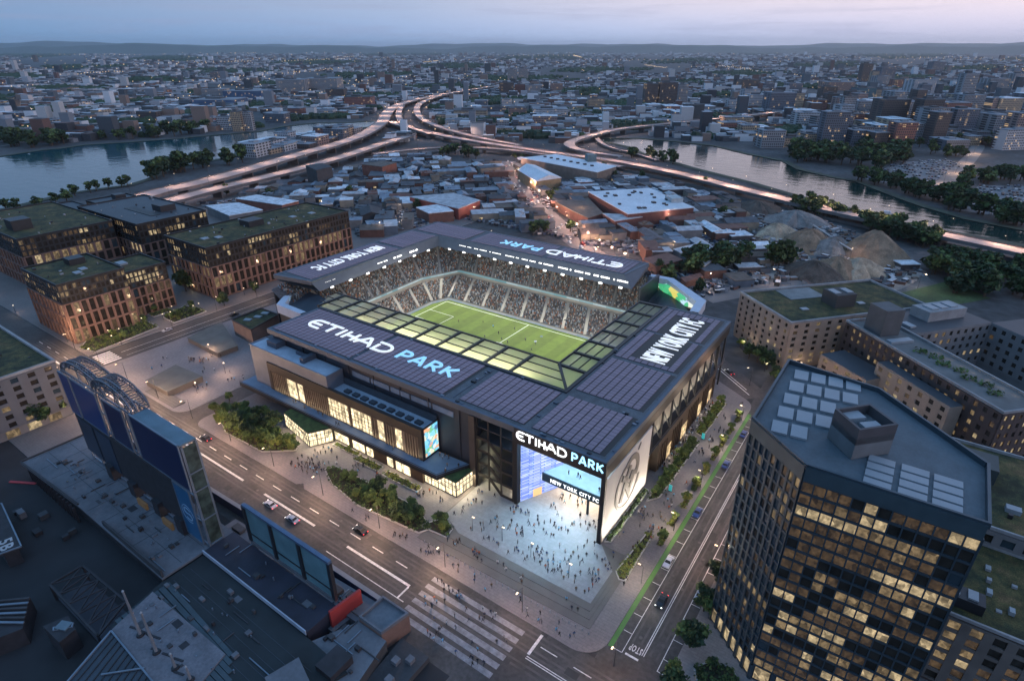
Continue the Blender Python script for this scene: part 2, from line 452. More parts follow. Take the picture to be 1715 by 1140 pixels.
# elevated highways, built along surveyed centre lines
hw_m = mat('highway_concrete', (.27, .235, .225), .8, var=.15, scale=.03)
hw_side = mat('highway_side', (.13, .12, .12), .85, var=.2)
def smooth_px(px, n=6):
    out = []
    P = [px[0]] + list(px) + [px[-1]]
    for i in range(1, len(P) - 2):
        for k in range(n):
            t = k / n
            q = []
            for c in (0, 1):
                p0, p1, p2, p3 = P[i - 1][c], P[i][c], P[i + 1][c], P[i + 2][c]
                q.append(.5 * (2 * p1 + (p2 - p0) * t + (2 * p0 - 5 * p1 + 4 * p2 - p3) * t * t + (3 * p1 - p0 - 3 * p2 + p3) * t ** 3))
            out.append(tuple(q))
    return out + [px[-1]]
HW_PTS = []
def highway(px, w, h, lamps=True, piers=True, h1=None):
    C = smooth_px(px)
    n = len(C)
    P = []
    for i, (a, b) in enumerate(C):
        hh = h if h1 is None else h + (h1 - h) * i / (n - 1)
        P.append(G(a, b, hh))
    m = MB()
    L = m.strip(P, w, None, 0)
    for i in range(n - 1):
        for k in (0, 1):
            a, b = L[i][k], L[i + 1][k]
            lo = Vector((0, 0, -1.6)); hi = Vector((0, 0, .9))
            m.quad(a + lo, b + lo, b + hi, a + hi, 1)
    length = 0; nextp = 20
    for i in range(n - 1):
        d = (P[i + 1] - P[i]).length
        while length + d > nextp:
            p = P[i].lerp(P[i + 1], (nextp - length) / d)
            t = (P[i + 1] - P[i]).normalized()
            if piers and p.z > 4: m.obox((p.x, p.y), (-t.y, t.x), w * .32, .8, -.3, p.z - 1.5, 1)
            HW_PTS.append((p, t, w))
            nextp += 45
        length += d
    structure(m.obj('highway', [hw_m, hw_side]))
highway([(214, 338), (262, 322), (320, 309), (400, 288), (500, 259), (565, 241), (610, 224), (638, 206), (648, 190), (662, 178), (700, 166), (760, 155), (830, 144)], 22, 9)
highway([(268, 341), (345, 320), (430, 300), (507, 281), (575, 262), (630, 244), (684, 228)], 18, 9, h1=7)
highway([(628, 258), (690, 251), (749, 247), (810, 248), (880, 254), (960, 266), (1040, 279)], 13, 6)
highway([(652, 203), (690, 215), (763, 231), (864, 247), (950, 259), (1033, 270), (1140, 291), (1240, 316), (1345, 341), (1440, 362), (1575, 392), (1650, 408), (1740, 428)], 17, 7)
highway([(1040, 281), (1140, 302), (1240, 327), (1345, 352), (1440, 373), (1575, 402), (1650, 419), (1740, 440)], 15, 1.2, piers=False)
highway([(674, 176), (668, 188), (670, 200), (684, 212), (720, 224)], 12, 10, h1=8)
highway([(800, 149), (740, 160), (706, 172), (698, 184), (706, 198), (735, 212), (800, 230), (870, 243)], 14, 9, h1=7)
highway([(1300, 188), (1240, 195), (1181, 201), (1130, 206), (1080, 211), (1033, 217), (985, 228), (958, 237), (956, 245), (985, 254), (1040, 262)], 16, 12, h1=5)
highway([(1010, 222), (1000, 232), (1020, 246), (1060, 256), (1100, 268)], 8, 4, h1=2, piers=False)

# streets across the low quarter and the far city
st_m = mat('street_asphalt', (.17, .15, .145), .8, var=.2, scale=.05)
def street(px, w, zz=-.05):
    P = [G(a, b) for a, b in smooth_px(px, 4)]
    b = MB(); b.strip(P, w, zz); structure(b.obj('street', st_m))
    return P
STREETS = []
STREETS.append(street([(848, 270), (856, 290), (875, 314), (900, 342), (930, 372), (963, 403), (1001, 430), (1040, 452)], 17))
STREETS.append(street([(856, 290), (810, 296), (760, 306), (700, 318)], 9, -.055))
STREETS.append(street([(1180, 500), (1290, 480), (1400, 470)], 14, -.06))
STREETS.append(street([(130, 140), (95, 165), (62, 185), (30, 208), (0, 215)], 14))
STREETS.append(street([(1650, 222), (1638, 246), (1622, 268), (1600, 290), (1575, 312)], 16))
STREETS.append(street([(1420, 212), (1440, 205), (1455, 195)], 12))
STREETS.append(street([(0, 305 - 60), (60, 236), (180, 226), (330, 206)], 8))

# tar patches, seams and manholes on the roads
rp_ = random.Random(31); m = MB(); n = MB()
for _ in range(34):
    x, y = rp_.uniform(-300, 0), rp_.uniform(67, 82.5); w, h = rp_.uniform(1.5, 9), rp_.uniform(.5, 2.2)
    m.quad((x, y, -.1222), (x + w, y, -.1222), (x + w, y + h, -.1222), (x, y + h, -.1222))
for _ in range(16):
    x, y = rp_.uniform(-30, -23), rp_.uniform(92, 200); w, h = rp_.uniform(.6, 1.8), rp_.uniform(2, 8); m.quad((x, y, -.1222), (x + w, y, -.1222), (x + w, y + h, -.1222), (x, y + h, -.1222))
structure(m.obj('road_patches', mat('tar_patch', (.028, .027, .028), .6, var=.3)))
for _ in range(22):
    x, y = (rp_.uniform(-260, -10), rp_.uniform(68, 82)) if _ % 2 else (rp_.uniform(-30, -22.8), rp_.uniform(90, 200))
    n.poly([(x + .45 * math.cos(a), y + .45 * math.sin(a), -.1205) for a in [k * .7854 for k in range(8)]])
structure(n.obj('manhole_covers', mat('manhole_iron', (.1, .095, .09), .5, .5)))
wr = MB()
for y in (72.1, 73.4, 76.4, 77.6, 80.2, 81.5): wr.quad((-330, y, -.1235), (20, y, -.1235), (20, y + .55, -.1235), (-330, y + .55, -.1235))
for x in (-30.3, -28.4, -25.6, -23.9): wr.quad((x, 92, -.1235), (x + .5, 92, -.1235), (x + .5, 210, -.1235), (x, 210, -.1235))
structure(wr.obj('tyre_wear', mat('worn_asphalt', (.062, .057, .055), .55, var=.4, scale=.3, detail=8)))

# ================================================================ STADIUM
ST = thing('stadium', 'dark roofed football stadium with lit green pitch, solar panels and huge white roof letters', 'stadium', (-150, 116, 0))
edge_m = mat('roof_edge_metal', (.075, .10, .135), .45, .4, var=.1)
deck_m = mat('roof_deck', (.075, .085, .1), .6, .1, var=.3, scale=.3, fine=.2, detail=9)
fascia_m = mat('fascia_black', (.014, .016, .021), .42, .2, var=.2)
brown = mat('bronze_cladding', (.075, .055, .042), .5, .3, var=.2, scale=.4)
panel_m = mat('zinc_panel', (.16, .185, .23), .45, .35, var=.1, scale=.3)
paleroof = mat('pale_roof_membrane', (.34, .40, .48), .7, var=.15, scale=.2, fine=.08)
green_roof = mat('sedum_green', (.045, .075, .022), .9, var=.45, scale=.5, fine=.3)
lit_white = mat('lit_letter_white', (.85, .85, .85), .5, emit=(1, 1, 1), es=.52, var=.03)
lit_sky = mat('lit_letter_blue', (.35, .65, .85), .5, emit=(.32, .66, .86), es=.55, var=.03)
sign_white = mat('lit_sign_white', (.85, .85, .85), .5, emit=(1, 1, 1), es=1.3, var=.02)
sign_blue = mat('lit_sign_blue', (.4, .75, .95), .5, emit=(.42, .78, 1), es=1.2, var=.02)
flood_m = mat('floodlight_face', (.9, .9, .9), .4, emit=(1, .98, .92), es=2.0, var=.01)
beige = mat('stand_concrete', (.25, .225, .19), .8, var=.1)
seat_m = mat('stand_seating', (.075, .08, .095), .7, var=.25, scale=.8)

def brick_cells(name, c1, c2, mo, scale, w=.5, h=.25, msize=.02, rough=.35, metal=.0, emit=0.0, off=0.0, rot=(0, 0, 0), spec=.5):
    if name in MATS: return MATS[name]
    m = bpy.data.materials.new(name); m.use_nodes = True
    n, l = m.node_tree.nodes, m.node_tree.links; b = n['Principled BSDF']
    b.inputs['Roughness'].default_value = rough; b.inputs['Metallic'].default_value = metal; b.inputs['Specular IOR Level'].default_value = spec
    tcn = n.new('ShaderNodeNewGeometry'); mp = n.new('ShaderNodeMapping'); mp.inputs['Rotation'].default_value = rot
    br = n.new('ShaderNodeTexBrick'); br.offset = off; br.inputs['Scale'].default_value = scale
    br.inputs['Color1'].default_value = (*c1, 1); br.inputs['Color2'].default_value = (*c2, 1); br.inputs['Mortar'].default_value = (*mo, 1)
    br.inputs['Mortar Size'].default_value = msize; br.inputs['Brick Width'].default_value = w; br.inputs['Row Height'].default_value = h
    l.new(tcn.outputs['Position'], mp.inputs[0]); l.new(mp.outputs[0], br.inputs['Vector'])
    if emit: b.inputs['Base Color'].default_value = (.02, .02, .025, 1)
    else: l.new(br.outputs[0], b.inputs['Base Color'])
    if emit: l.new(br.outputs[0], b.inputs['Emission Color']); b.inputs['Emission Strength'].default_value = emit
    MATS[name] = m; return m
solar_m = brick_cells('solar_cells', (.29, .215, .25), (.24, .185, .215), (.06, .048, .055), 1.0, w=40, h=1.7, msize=.07, rough=.65, spec=.15)

# --- roof decks
mb = MB()
mb.prism([(-195.5, 115.6), (-50.4, 115.6), (-50.4, 224.5), (-76.6, 224.5), (-76.6, 141.5), (-195.5, 141.5)], 26.6, 28.4)
mb.prism([(-246.3, 154.4), (-223.8, 158.6), (-224.8, 249.2), (-108.3, 249.5), (-105.4, 273), (-246, 272.5)], 26.6, 28.4)
mb.obj('roof_deck', deck_m, ST)
ed = MB()
for a, b in (((-195.5, 115.6), (-50.4, 115.6)), ((-50.4, 115.6), (-50.4, 224.5)), ((-50.4, 224.5), (-76.6, 224.5)), ((-195.5, 141.5), (-195.5, 115.6)),
             ((-246.3, 154.4), (-246, 272.5)), ((-246, 272.5), (-105.4, 273)), ((-105.4, 273), (-108.3, 249.5)), ((-246.3, 154.4), (-223.8, 158.6))):
    a, b = Vector((*a, 0)), Vector((*b, 0)); d = (b - a).normalized(); nrm = Vector((-d.y, d.x, 0))
    if nrm.dot(Vector((-150, 195, 0)) - a) < 0: nrm = -nrm
    c = (a + b) / 2 + nrm * .55; ed.obox((c.x, c.y), (d.x, d.y), (b - a).length / 2 - (.01 if abs(d.x) > .5 else 1.12), .57, 26.59, 28.55)
ed.obj('roof_edge', edge_m, ST)
inn = MB()
inn.box(-195.5, 140.1, 28.38, -76.6, 141.52, 28.8); inn.box(-77.9, 141.53, 28.38, -76.58, 224.5, 28.8)
inn.obj('roof_ring_beam', fascia_m, ST)

# --- solar arrays
def array(x0, y0, x1, y1, skip=None):
    m = MB(); x = x0
    MB().box(x0 - .3, y0 - .3, 28.402, x1 + .2, y1 + .3, 28.43).obj('array_gap_black', black, ST)  # black sheet added under the strips so the gaps between them look dark
    while x < x1 - 1.2:
        w = min(2.0, x1 - x)
        spans = [(y0, y1)]
        if skip and x + w > skip[0] and x < skip[2]: spans = [(y0, skip[1]), (skip[3], y1)]
        for a, b in spans:
            if b - a > .8: m.box(x, a, 28.41, x + w, b, 28.62)
        x += 2.42
    m.obj('solar_array', solar_m, ST)
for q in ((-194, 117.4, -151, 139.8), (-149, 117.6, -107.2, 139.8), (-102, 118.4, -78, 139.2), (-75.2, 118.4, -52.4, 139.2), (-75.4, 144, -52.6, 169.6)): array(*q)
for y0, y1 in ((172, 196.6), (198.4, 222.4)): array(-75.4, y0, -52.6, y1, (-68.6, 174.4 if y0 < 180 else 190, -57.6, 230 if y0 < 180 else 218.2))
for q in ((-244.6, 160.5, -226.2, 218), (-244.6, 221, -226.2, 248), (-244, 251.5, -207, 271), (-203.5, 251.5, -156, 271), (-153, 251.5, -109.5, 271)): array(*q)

# --- lettering: strokes drawn with a pen of constant width
def stroke(m, pts, w, O, U, V, N, depth, mi=0, lift=0.0, closed=False):
    P = [Vector((p[0], p[1], 0)) for p in pts]
    n = len(P); L = []
    for i in range(n):
        d1 = (P[i] - P[i - 1]) if (i or closed) else P[1] - P[0]
        d2 = (P[(i + 1) % n] - P[i]) if (i < n - 1 or closed) else d1
        t = (d1.normalized() + d2.normalized()).normalized(); nn = Vector((-t.y, t.x, 0))
        c = max(.5, nn.dot(Vector((-d1.y, d1.x, 0)).normalized()))
        L.append((P[i] + nn * (w / 2 / c), P[i] - nn * (w / 2 / c)))
    W3 = lambda q, h: O + U * q.x + V * q.y + N * h
    for i in range(n if closed else n - 1):
        a, b = L[i], L[(i + 1) % n]
        t = [W3(a[1], depth + lift), W3(b[1], depth + lift), W3(b[0], depth + lift), W3(a[0], depth + lift)]
        k = [W3(a[1], 0), W3(b[1], 0), W3(b[0], 0), W3(a[0], 0)]
        m.add(t + k, [(0, 1, 2, 3), (4, 5, 1, 0), (6, 7, 3, 2), (5, 6, 2, 1), (7, 4, 0, 3)], mi)
def el(cx, cy, rx, ry, a0, a1, n=10): return [(cx + rx * math.cos(R(a0 + (a1 - a0) * i / n)), cy + ry * math.sin(R(a0 + (a1 - a0) * i / n))) for i in range(n + 1)]
GL = {
 'E': (1.25, [[(1.2, 1), (.55, 1)] + el(.55, .5, .5, .5, 100, 260, 10) + [(.55, 0), (1.2, 0)], [(.08, .5), (1.0, .5)]]),
 'T': (1.05, [[(-.1, 1), (1.1, 1)], [(.5, .98), (.5, 0)]]),
 'I': (.35, [[(.17, 0), (.17, 1)]]),
 'H': (.95, [[(.08, 0), (.08, 1)], [(.86, 0), (.86, 1)], [(.08, .48), (.86, .48)]]),
 'A': (1.3, [[(0, 0), (.55, 1), (.72, 1), (1.3, 0)], [(-.25, .38), (1.0, .38)]]),
 'D': (1.3, [[(.1, .74), (.1, 0), (.55, 0)] + el(.62, .5, .6, .5, -80, 80, 10) + [(.55, 1), (-.05, 1)]]),
 'P': (.85, [[(.1, 0), (.1, 1), (.45, 1)] + el(.42, .73, .33, .27, 80, -80, 6) + [(.45, .46), (.1, .46)]]),
 'a': (.95, [[(.02, 0), (.42, 1), (.5, 1), (.9, 0)], [(.18, .32), (.74, .32)]]),
 'R': (.9, [[(.1, 0), (.1, 1), (.45, 1)] + el(.42, .73, .33, .27, 80, -80, 6) + [(.45, .46), (.1, .46)], [(.42, .44), (.82, 0)]]),
 'K': (.9, [[(.1, 0), (.1, 1)], [(.8, 1), (.14, .45)], [(.28, .56), (.84, 0)]]),
}
def letters(name, text, O, U, V, length, height, mats, parent, w=.15, gap=.22, depth=.3, space=.45, blue_from=None):
    O, U, V = Vector(O), Vector(U), Vector(V); N = U.cross(V)
    tot = sum(space if c == ' ' else GL[c][0] + gap for c in text) - gap
    sx = length / tot; x = 0
    for i, c in enumerate(text):
        if c == ' ': x += space; continue
        m = MB(); mi = 1 if blue_from is not None and i >= blue_from else 0
        for k, s in enumerate(GL[c][1]):
            stroke(m, [((x + p[0]) * sx, p[1] * height * (1 - w) + height * w / 2) for p in s], w * height, O, U, V, N, depth, 0, .012 * k)
        m.obj(name, mats[mi], parent)
        x += GL[c][0] + gap
WORDS = 'ETIHAD PaRK'
letters('roof_letter', WORDS, (-186, 126.0, 28.66), (1, 0, 0), (0, 1, 0), 73.5, 6.6, [lit_white, lit_sky], ST, w=.17, blue_from=7)
letters('roof_letter', WORDS, (-114.5, 263.6, 28.66), (-1, 0, 0), (0, -1, 0), 73, 7, [lit_white, lit_sky], ST, w=.17, blue_from=7)
letters('sign_letter', WORDS, (-78.6, 115.40, 25.0), (1, 0, 0), (0, 0, 1), 27.6, 3.0, [sign_white, sign_blue], ST, w=.16, depth=.16, blue_from=7)

def font_letters(name, text, O, U, V, length, height, m, parent, depth=.25, bold=.025, spacing=1.0):
    """block capitals from the built-in typeface, one mesh per letter"""
    O, U, V = Vector(O), Vector(U), Vector(V); N = U.cross(V)
    dg = None; adv = []; meshes = []
    for c in text:
        if c == ' ': meshes.append(None); adv.append(.32); continue
        cu = bpy.data.curves.new('t', 'FONT'); cu.body = c; cu.offset = bold; cu.extrude = .05; cu.resolution_u = 2
        ob = bpy.data.objects.new('t', cu); SC.collection.objects.link(ob)
        dg = bpy.context.evaluated_depsgraph_get(); dg.update()
        me = bpy.data.meshes.new_from_object(ob.evaluated_get(dg))
        bpy.data.objects.remove(ob); bpy.data.curves.remove(cu)
        meshes.append(me); xs = [v.co.x for v in me.vertices]; adv.append(max(xs) - min(xs) + .13)
    tot = sum(adv) - .13; sx = length / tot; x = 0
    for me, a in zip(meshes, adv):
        if me:
            x0 = min(v.co.x for v in me.vertices); ys = [v.co.y for v in me.vertices]; y0, y1 = min(ys), max(ys)
            for v in me.vertices:
                p = O + U * ((v.co.x - x0 + x) * sx) + V * ((v.co.y - y0) / (y1 - y0) * height) + N * (depth * (v.co.z + .05) * 10)
                v.co = p - Vector(parent['_o'])
            me.materials.clear(); me.materials.append(m)
            o = bpy.data.objects.new(name, me); SC.collection.objects.link(o); o.parent = parent
        x += a
TXT = 'NEW YORK CITY FC'
font_letters('roof_letter', TXT, (-58.4, 175.2, 28.5), (0, 1, 0), (-1, 0, 0), 42, 9.0, lit_white, ST)
font_letters('roof_letter', TXT, (-239.6, 214.4, 28.66), (0, -1, 0), (1, 0, 0), 44, 7.2, lit_white, ST)

# --- inner fascia, floodlights, roof underside
nf = MB()
IN_T = [(-224.4, 158.4), (-224.9, 249.3), (-108.2, 249.6)]
IN_B = [(-221.0, 160.5), (-222.3, 245.4), (-102.4, 246.2)]
for i in range(2):
    a, b = IN_T[i], IN_T[i + 1]; c, d = IN_B[i], IN_B[i + 1]
    nf.quad((*c, 23.6), (*d, 23.6), (*b, 28.42), (*a, 28.42))
    e, f = ((-242, 158), (-243, 271))[0], None
nf.quad((-221, 160.5, 23.58), (-222.3, 245.4, 23.58), (-245.5, 272, 25.6), (-245.8, 155, 25.6))
nf.quad((-222.3, 245.4, 23.57), (-102.4, 246.2, 23.57), (-105.6, 272.6, 25.6), (-245.5, 272, 25.59))
nf.poly([(-105.5, 273, 28.3), (-108.3, 249.5, 28.3), (-102.4, 246.2, 23.6), (-105.6, 272.6, 25.6)])
nf.obj('inner_fascia', mat('inner_fascia_grey', (.075, .085, .105), .6, var=.12), ST)
def flood(p, face, w, h, m=flood_m):
    """a boxed lamp on the inner fascia, facing the pitch"""
    b = MB(); fx, fy = face
    b.obox((p[0], p[1]), (-fy, fx), w / 2, .25, p[2], p[2] + h, 0)
    return b
k = 0
for i in range(11):
    X = -214 + i * 10.6
    flood((X, 245.75, 23.0), (0, -1), 1.7, .8).obj('floodlight', flood_m, ST)
    if i > 0:
        m = MB()
        for j in range(9):
            if (j * 5 + i * 3) % 7 == 0: continue
            m.obox((X - 4.4 + j * .98, 247.6), (1, 0), .3, .15, 25.6, 26.35)
        m.obj('lamp_row', flood_m, ST)
for i in range(7):
    Y = 168 + i * 11.5
    flood((-221.1 - (Y - 160) * .0153, Y, 23.0), (1, 0), 1.7, .8).obj('floodlight', flood_m, ST)
    if i in (0, 3, 4, 5):
        m = MB()
        for j in range(8):
            if (j * 3 + i) % 5: m.obox((-222.9, Y - 3 + j * .9), (0, 1), .3, .15, 25.4, 26.1)
        m.obj('lamp_row', flood_m, ST)
FLOOD = (1.0, .96, .86)
for X in (-205, -180, -155, -130, -108): lamp('flood_beam', 'SPOT', (X, 244.6, 23.2), 30000, FLOOD, to=(X + 4, 190, 0), spot=R(125), parent=ST, soft=1.2)
for Y in (170, 195, 220): lamp('flood_beam', 'SPOT', (-219.5, Y, 23.2), 26000, FLOOD, to=(-165, Y, 0), spot=R(125), parent=ST, soft=1.2)
for X in (-190, -160, -130, -100): lamp('flood_beam', 'SPOT', (X, 157, 26.2), 46000, FLOOD, to=(X, 222, 4), spot=R(130), parent=ST, soft=1.2)
for Y in (175, 205): lamp('flood_beam', 'SPOT', (-90.5, Y, 26.2), 36000, FLOOD, to=(-150, Y + 5, 2), spot=R(130), parent=ST, soft=1.2)

# --- stands
LOW0 = [(-207, 148), (-207.5, 221.5), (-203.5, 231.2), (-91, 231.2)]
LOW1 = [(-216.5, 148), (-217.5, 226), (-209, 247.2), (-98, 247.8)]
UP0 = [(-218.5, 148), (-219.5, 227), (-210.5, 249.4), (-99, 250)]
UP1 = [(-240.5, 148), (-241.5, 237), (-221, 270.6), (-104, 271.2)]
def lerp2(a, b, t): return (a[0] + (b[0] - a[0]) * t, a[1] + (b[1] - a[1]) * t)
ROWS = []
def tier(P0, P1, z0, z1, rows, name):
    m = MB()
    for r in range(rows):
        A = [lerp2(a, b, r / rows) for a, b in zip(P0, P1)]; B = [lerp2(a, b, (r + 1) / rows) for a, b in zip(P0, P1)]
        za = z0 + (z1 - z0) * r / rows; zb = z0 + (z1 - z0) * (r + 1) / rows
        for i in range(3):
            m.quad((*A[i], za), (*A[i + 1], za), (*A[i + 1], zb), (*A[i], zb), 0)
            m.quad((*A[i], zb), (*A[i + 1], zb), (*B[i + 1], zb), (*B[i], zb), 0)
        ROWS.append(([lerp2(a, b, (r + .5) / rows) for a, b in zip(P0, P1)], zb, name))
    m.obj(name, seat_m, ST)
tier(LOW0, LOW1, 1.3, 7.6, 17, 'lower_stand')
tier(UP0, UP1, 10.6, 24.4, 24, 'upper_stand')
cc = MB()
for i in range(3):
    cc.quad((*LOW1[i], 7.62), (*LOW1[i + 1], 7.62), (*UP0[i + 1], 7.62), (*UP0[i], 7.62), 0)
    cc.quad((*UP0[i], 7.62), (*UP0[i + 1], 7.62), (*UP0[i + 1], 10.6), (*UP0[i], 10.6), 0)
    cc.quad((*LOW0[i], 0), (*LOW0[i + 1], 0), (*LOW0[i + 1], 1.3), (*LOW0[i], 1.3), 0)
cc.obj('concourse', beige, ST)
AISLES = []
def aisles(P0, P1, z0, z1, seg, ts, w=1.5):
    for t in ts:
        a = lerp2(P0[seg], P0[seg + 1], t); b = lerp2(P1[seg], P1[seg + 1], t)
        AISLES.append((a, b)); MB().bar((*a, z0 + .25), (*b, z1 + .45), w, .3).obj('stand_aisle', beige if w > 1.2 else mat('aisle_grey', (.2, .19, .18), .8), ST)
aisles(LOW0, LOW1, 1.3, 7.6, 0, [.2, .37, .54, .7, .86]); aisles(LOW0, LOW1, 1.3, 7.6, 1, [.02, .5, .98]); aisles(LOW0, LOW1, 1.3, 7.6, 2, [.1, .21, .32, .43, .54, .65, .76, .87])
aisles(UP0, UP1, 10.6, 24.4, 0, [.2, .37, .54, .7, .86], 1.1); aisles(UP0, UP1, 10.6, 24.4, 1, [.02, .5, .98], 1.1); aisles(UP0, UP1, 10.6, 24.4, 2, [.1, .21, .32, .43, .54, .65, .76, .87], 1.1)
rb_m = brick_cells('ribbon_board', (.10, .42, .50), (.70, .88, .95), (.05, .22, .30), .25, w=1.9, h=1, msize=.01, emit=.55, off=.3)
rbm = MB(); hr = MB()
for i in range(3):
    a, b = UP0[i], UP0[i + 1]
    rbm.quad((a[0] + .25, a[1] - .25, 9.55), (b[0] + .25, b[1] - .25, 9.55), (b[0] + .25, b[1] - .25, 10.4), (a[0] + .25, a[1] - .25, 10.4))
    a, b = LOW1[i], LOW1[i + 1]
    hr.bar((*a, 8.4), (*b, 8.4), .18)
rbm.obj('ribbon_screen', rb_m, ST); hr.obj('handrail', beige, ST)
pb = MB()
for a, b in (((-206.6, 150), (-206.9, 221)), ((-206.9, 221), (-203.2, 230.6)), ((-203.2, 230.6), (-92, 230.6))):
    pb.bar((*a, .5), (*b, .5), .2, 1.0)
pb.obj('pitchside_board', brick_cells('board_led', (.55, .75, .95), (.85, .9, .95), (.3, .5, .8), .2, w=1.2, h=1, msize=.01, emit=.4, off=.3), ST)
ow = MB()
for a, b in (((-241.5, 150), (-242.5, 238)), ((-242.5, 238), (-222, 272.2)), ((-222, 272.2), (-104, 272.8))): ow.bar((*a, 12), (*b, 12), .6, 24)
ow.box(-100, 249, 0, -99, 272, 24)
ow.obj('outer_wall', navy, ST)

# near stands under the front and right roofs
ns = MB()
for r in range(14):
    ns.box(-200, 156 - r * 1.8, 1 + r * .9, -80, 154.2 - r * 1.8, 1.9 + r * .9)
    ns.box(-90 + r * 1.6, 150, 1 + r * .8, -88.4 + r * 1.6, 226, 1.8 + r * .8)
ns.obj('near_stand', seat_m, ST)

# --- pitch
def pitch_mat():
    m = bpy.data.materials.new('pitch_grass'); m.use_nodes = True
    n, l = m.node_tree.nodes, m.node_tree.links; b = n['Principled BSDF']; b.inputs['Roughness'].default_value = .85
    geo = n.new('ShaderNodeNewGeometry'); wv = n.new('ShaderNodeTexWave'); wv.bands_direction = 'X'; wv.wave_profile = 'SIN'
    wv.inputs['Scale'].default_value = .0285; wv.inputs['Distortion'].default_value = 0
    l.new(geo.outputs['Position'], wv.inputs[0])
    st = n.new('ShaderNodeMapRange'); st.inputs[1].default_value = .42; st.inputs[2].default_value = .58
    l.new(wv.outputs['Fac'], st.inputs[0])
    mx = n.new('ShaderNodeMix'); mx.data_type = 'RGBA'; mx.inputs[6].default_value = (.105, .155, .016, 1); mx.inputs[7].default_value = (.13, .19, .02, 1)
    l.new(st.outputs[0], mx.inputs[0])
    nz = n.new('ShaderNodeTexNoise'); nz.inputs['Scale'].default_value = .35; nz.inputs['Detail'].default_value = 8
    l.new(geo.outputs['Position'], nz.inputs[0])
    m2 = n.new('ShaderNodeMix'); m2.data_type = 'RGBA'; m2.blend_type = 'MULTIPLY'; m2.inputs[0].default_value = .5
    l.new(mx.outputs[2], m2.inputs[6]); l.new(nz.outputs[0], m2.inputs[7]); l.new(m2.outputs[2], b.inputs['Base Color'])
    return m
structure(MB().poly([(-207, 149, .02), (-91, 149, .02), (-91, 231, .02), (-203.6, 231, .02), (-207, 221.5, .02)]).obj('pitch', pitch_mat()))
pl = MB(); PX0, PX1, PY0, PY1 = -202.5, -94, 160, 228; zz = .05
def pline(x0, y0, x1, y1, w=.22):
    if abs(x1 - x0) > abs(y1 - y0): pl.quad((x0, y0 - w / 2, zz), (x1, y0 - w / 2, zz), (x1, y0 + w / 2, zz), (x0, y0 + w / 2, zz))
    else: pl.quad((x0 - w / 2, y0, zz + .004), (x0 + w / 2, y0, zz + .004), (x0 + w / 2, y1, zz + .004), (x0 - w / 2, y1, zz + .004))
for y in (PY0, PY1): pline(PX0, y, PX1, y, .3)
for x in (PX0, PX1, -148.2): pline(x, PY0, x, PY1, .3)
for sx, x in ((1, PX0), (-1, PX1)):
    pline(x + sx * 16.5, 173.8, x + sx * 16.5, 214.2); pline(x + sx * 5.5, 184.8, x + sx * 5.5, 203.2)
    for y in (173.8, 214.2): pline(x, y, x + sx * 16.5, y)
    for y in (184.8, 203.2): pline(x, y, x + sx * 5.5, y)
C = el(-148.2, 194, 9.15, 9.15, 0, 360, 32); pl.strip(C, .22, zz + .008)
structure(pl.obj('pitch_markings', mat('pitch_line', (.75, .76, .72), .8, var=.05)))

# --- translucent roof strip
def etfe():
    m = bpy.data.materials.new('translucent_roof_sheet'); m.use_nodes = True
    n, l = m.node_tree.nodes, m.node_tree.links; n.clear()
    o = n.new('ShaderNodeOutputMaterial'); t = n.new('ShaderNodeBsdfTransparent'); t.inputs[0].default_value = (.95, .95, .9, 1)
    tr = n.new('ShaderNodeBsdfTranslucent'); tr.inputs[0].default_value = (.88, .86, .56, 1); d = n.new('ShaderNodeBsdfDiffuse'); d.inputs[0].default_value = (.5, .52, .54, 1)
    m1 = n.new('ShaderNodeMixShader'); m1.inputs[0].default_value = .3; l.new(tr.outputs[0], m1.inputs[1]); l.new(d.outputs[0], m1.inputs[2])
    m2 = n.new('ShaderNodeMixShader'); m2.inputs[0].default_value = .62; l.new(t.outputs[0], m2.inputs[1]); l.new(m1.outputs[0], m2.inputs[2])
    l.new(m2.outputs[0], o.inputs[0]); MATS['etfe'] = m
    return m
et = etfe()
def sheet(pts):
    o = MB().poly([(p[0], p[1], 28.2) for p in pts]).obj('translucent_panel', et, ST)
    return o
xs = [-203.0, -197.5, -186.8, -176, -165, -154, -143, -132, -121, -110, -99.2]
fr = MB()
for i in range(len(xs) - 1):
    sheet([(xs[i] + .5, 142), (xs[i + 1] - .5, 142), (xs[i + 1] - .5, 155.7), (xs[i] + .5, 155.7)] if i else [(-203, 152), (-198, 142), (-198, 155.7), (-203, 156)])
    fr.box(xs[i + 1] - .5, 141.6, 27.9, xs[i + 1] + .5, 155.8, 28.9)
    for y in (146.5, 151.2): fr.box(xs[i] + .5, y - .18, 28.21, xs[i + 1] - .5, y + .18, 28.5)
sheet([(-98.7, 142), (-77.5, 142), (-88.5, 155.7), (-98.7, 155.7)]); fr.bar((-77.6, 141.8, 28.4), (-88.6, 155.8, 28.4), .9, .8)
for y, xe in ((146.5, -81.5), (151.2, -85.3)): fr.box(-98.7, y - .18, 28.21, xe, y + .18, 28.5)
sheet([(-77.4, 142.2), (-77.4, 154.6), (-87.8, 154.6), (-88.2, 155.4)])
ys = [155, 166, 177, 188, 199, 211, 222.5]
for i in range(6):
    sheet([(-88.3, ys[i] + .5), (-77.9, ys[i] + .5), (-77.9, ys[i + 1] - .5), (-88.3, ys[i + 1] - .5)])
    fr.box(-88.4, ys[i] - .5, 27.9, -77.91, ys[i] + .5, 28.9)
    for x in (-84.8, -81.3): fr.box(x - .18, ys[i] + .5, 28.21, x + .18, ys[i + 1] - .5, 28.5)
fr.box(-88.4, 222, 27.9, -77.91, 223.2, 28.9); fr.box(-203, 155.81, 27.9, -88.6, 156.4, 28.7); fr.box(-89, 156.41, 27.9, -88.41, 223, 28.7)
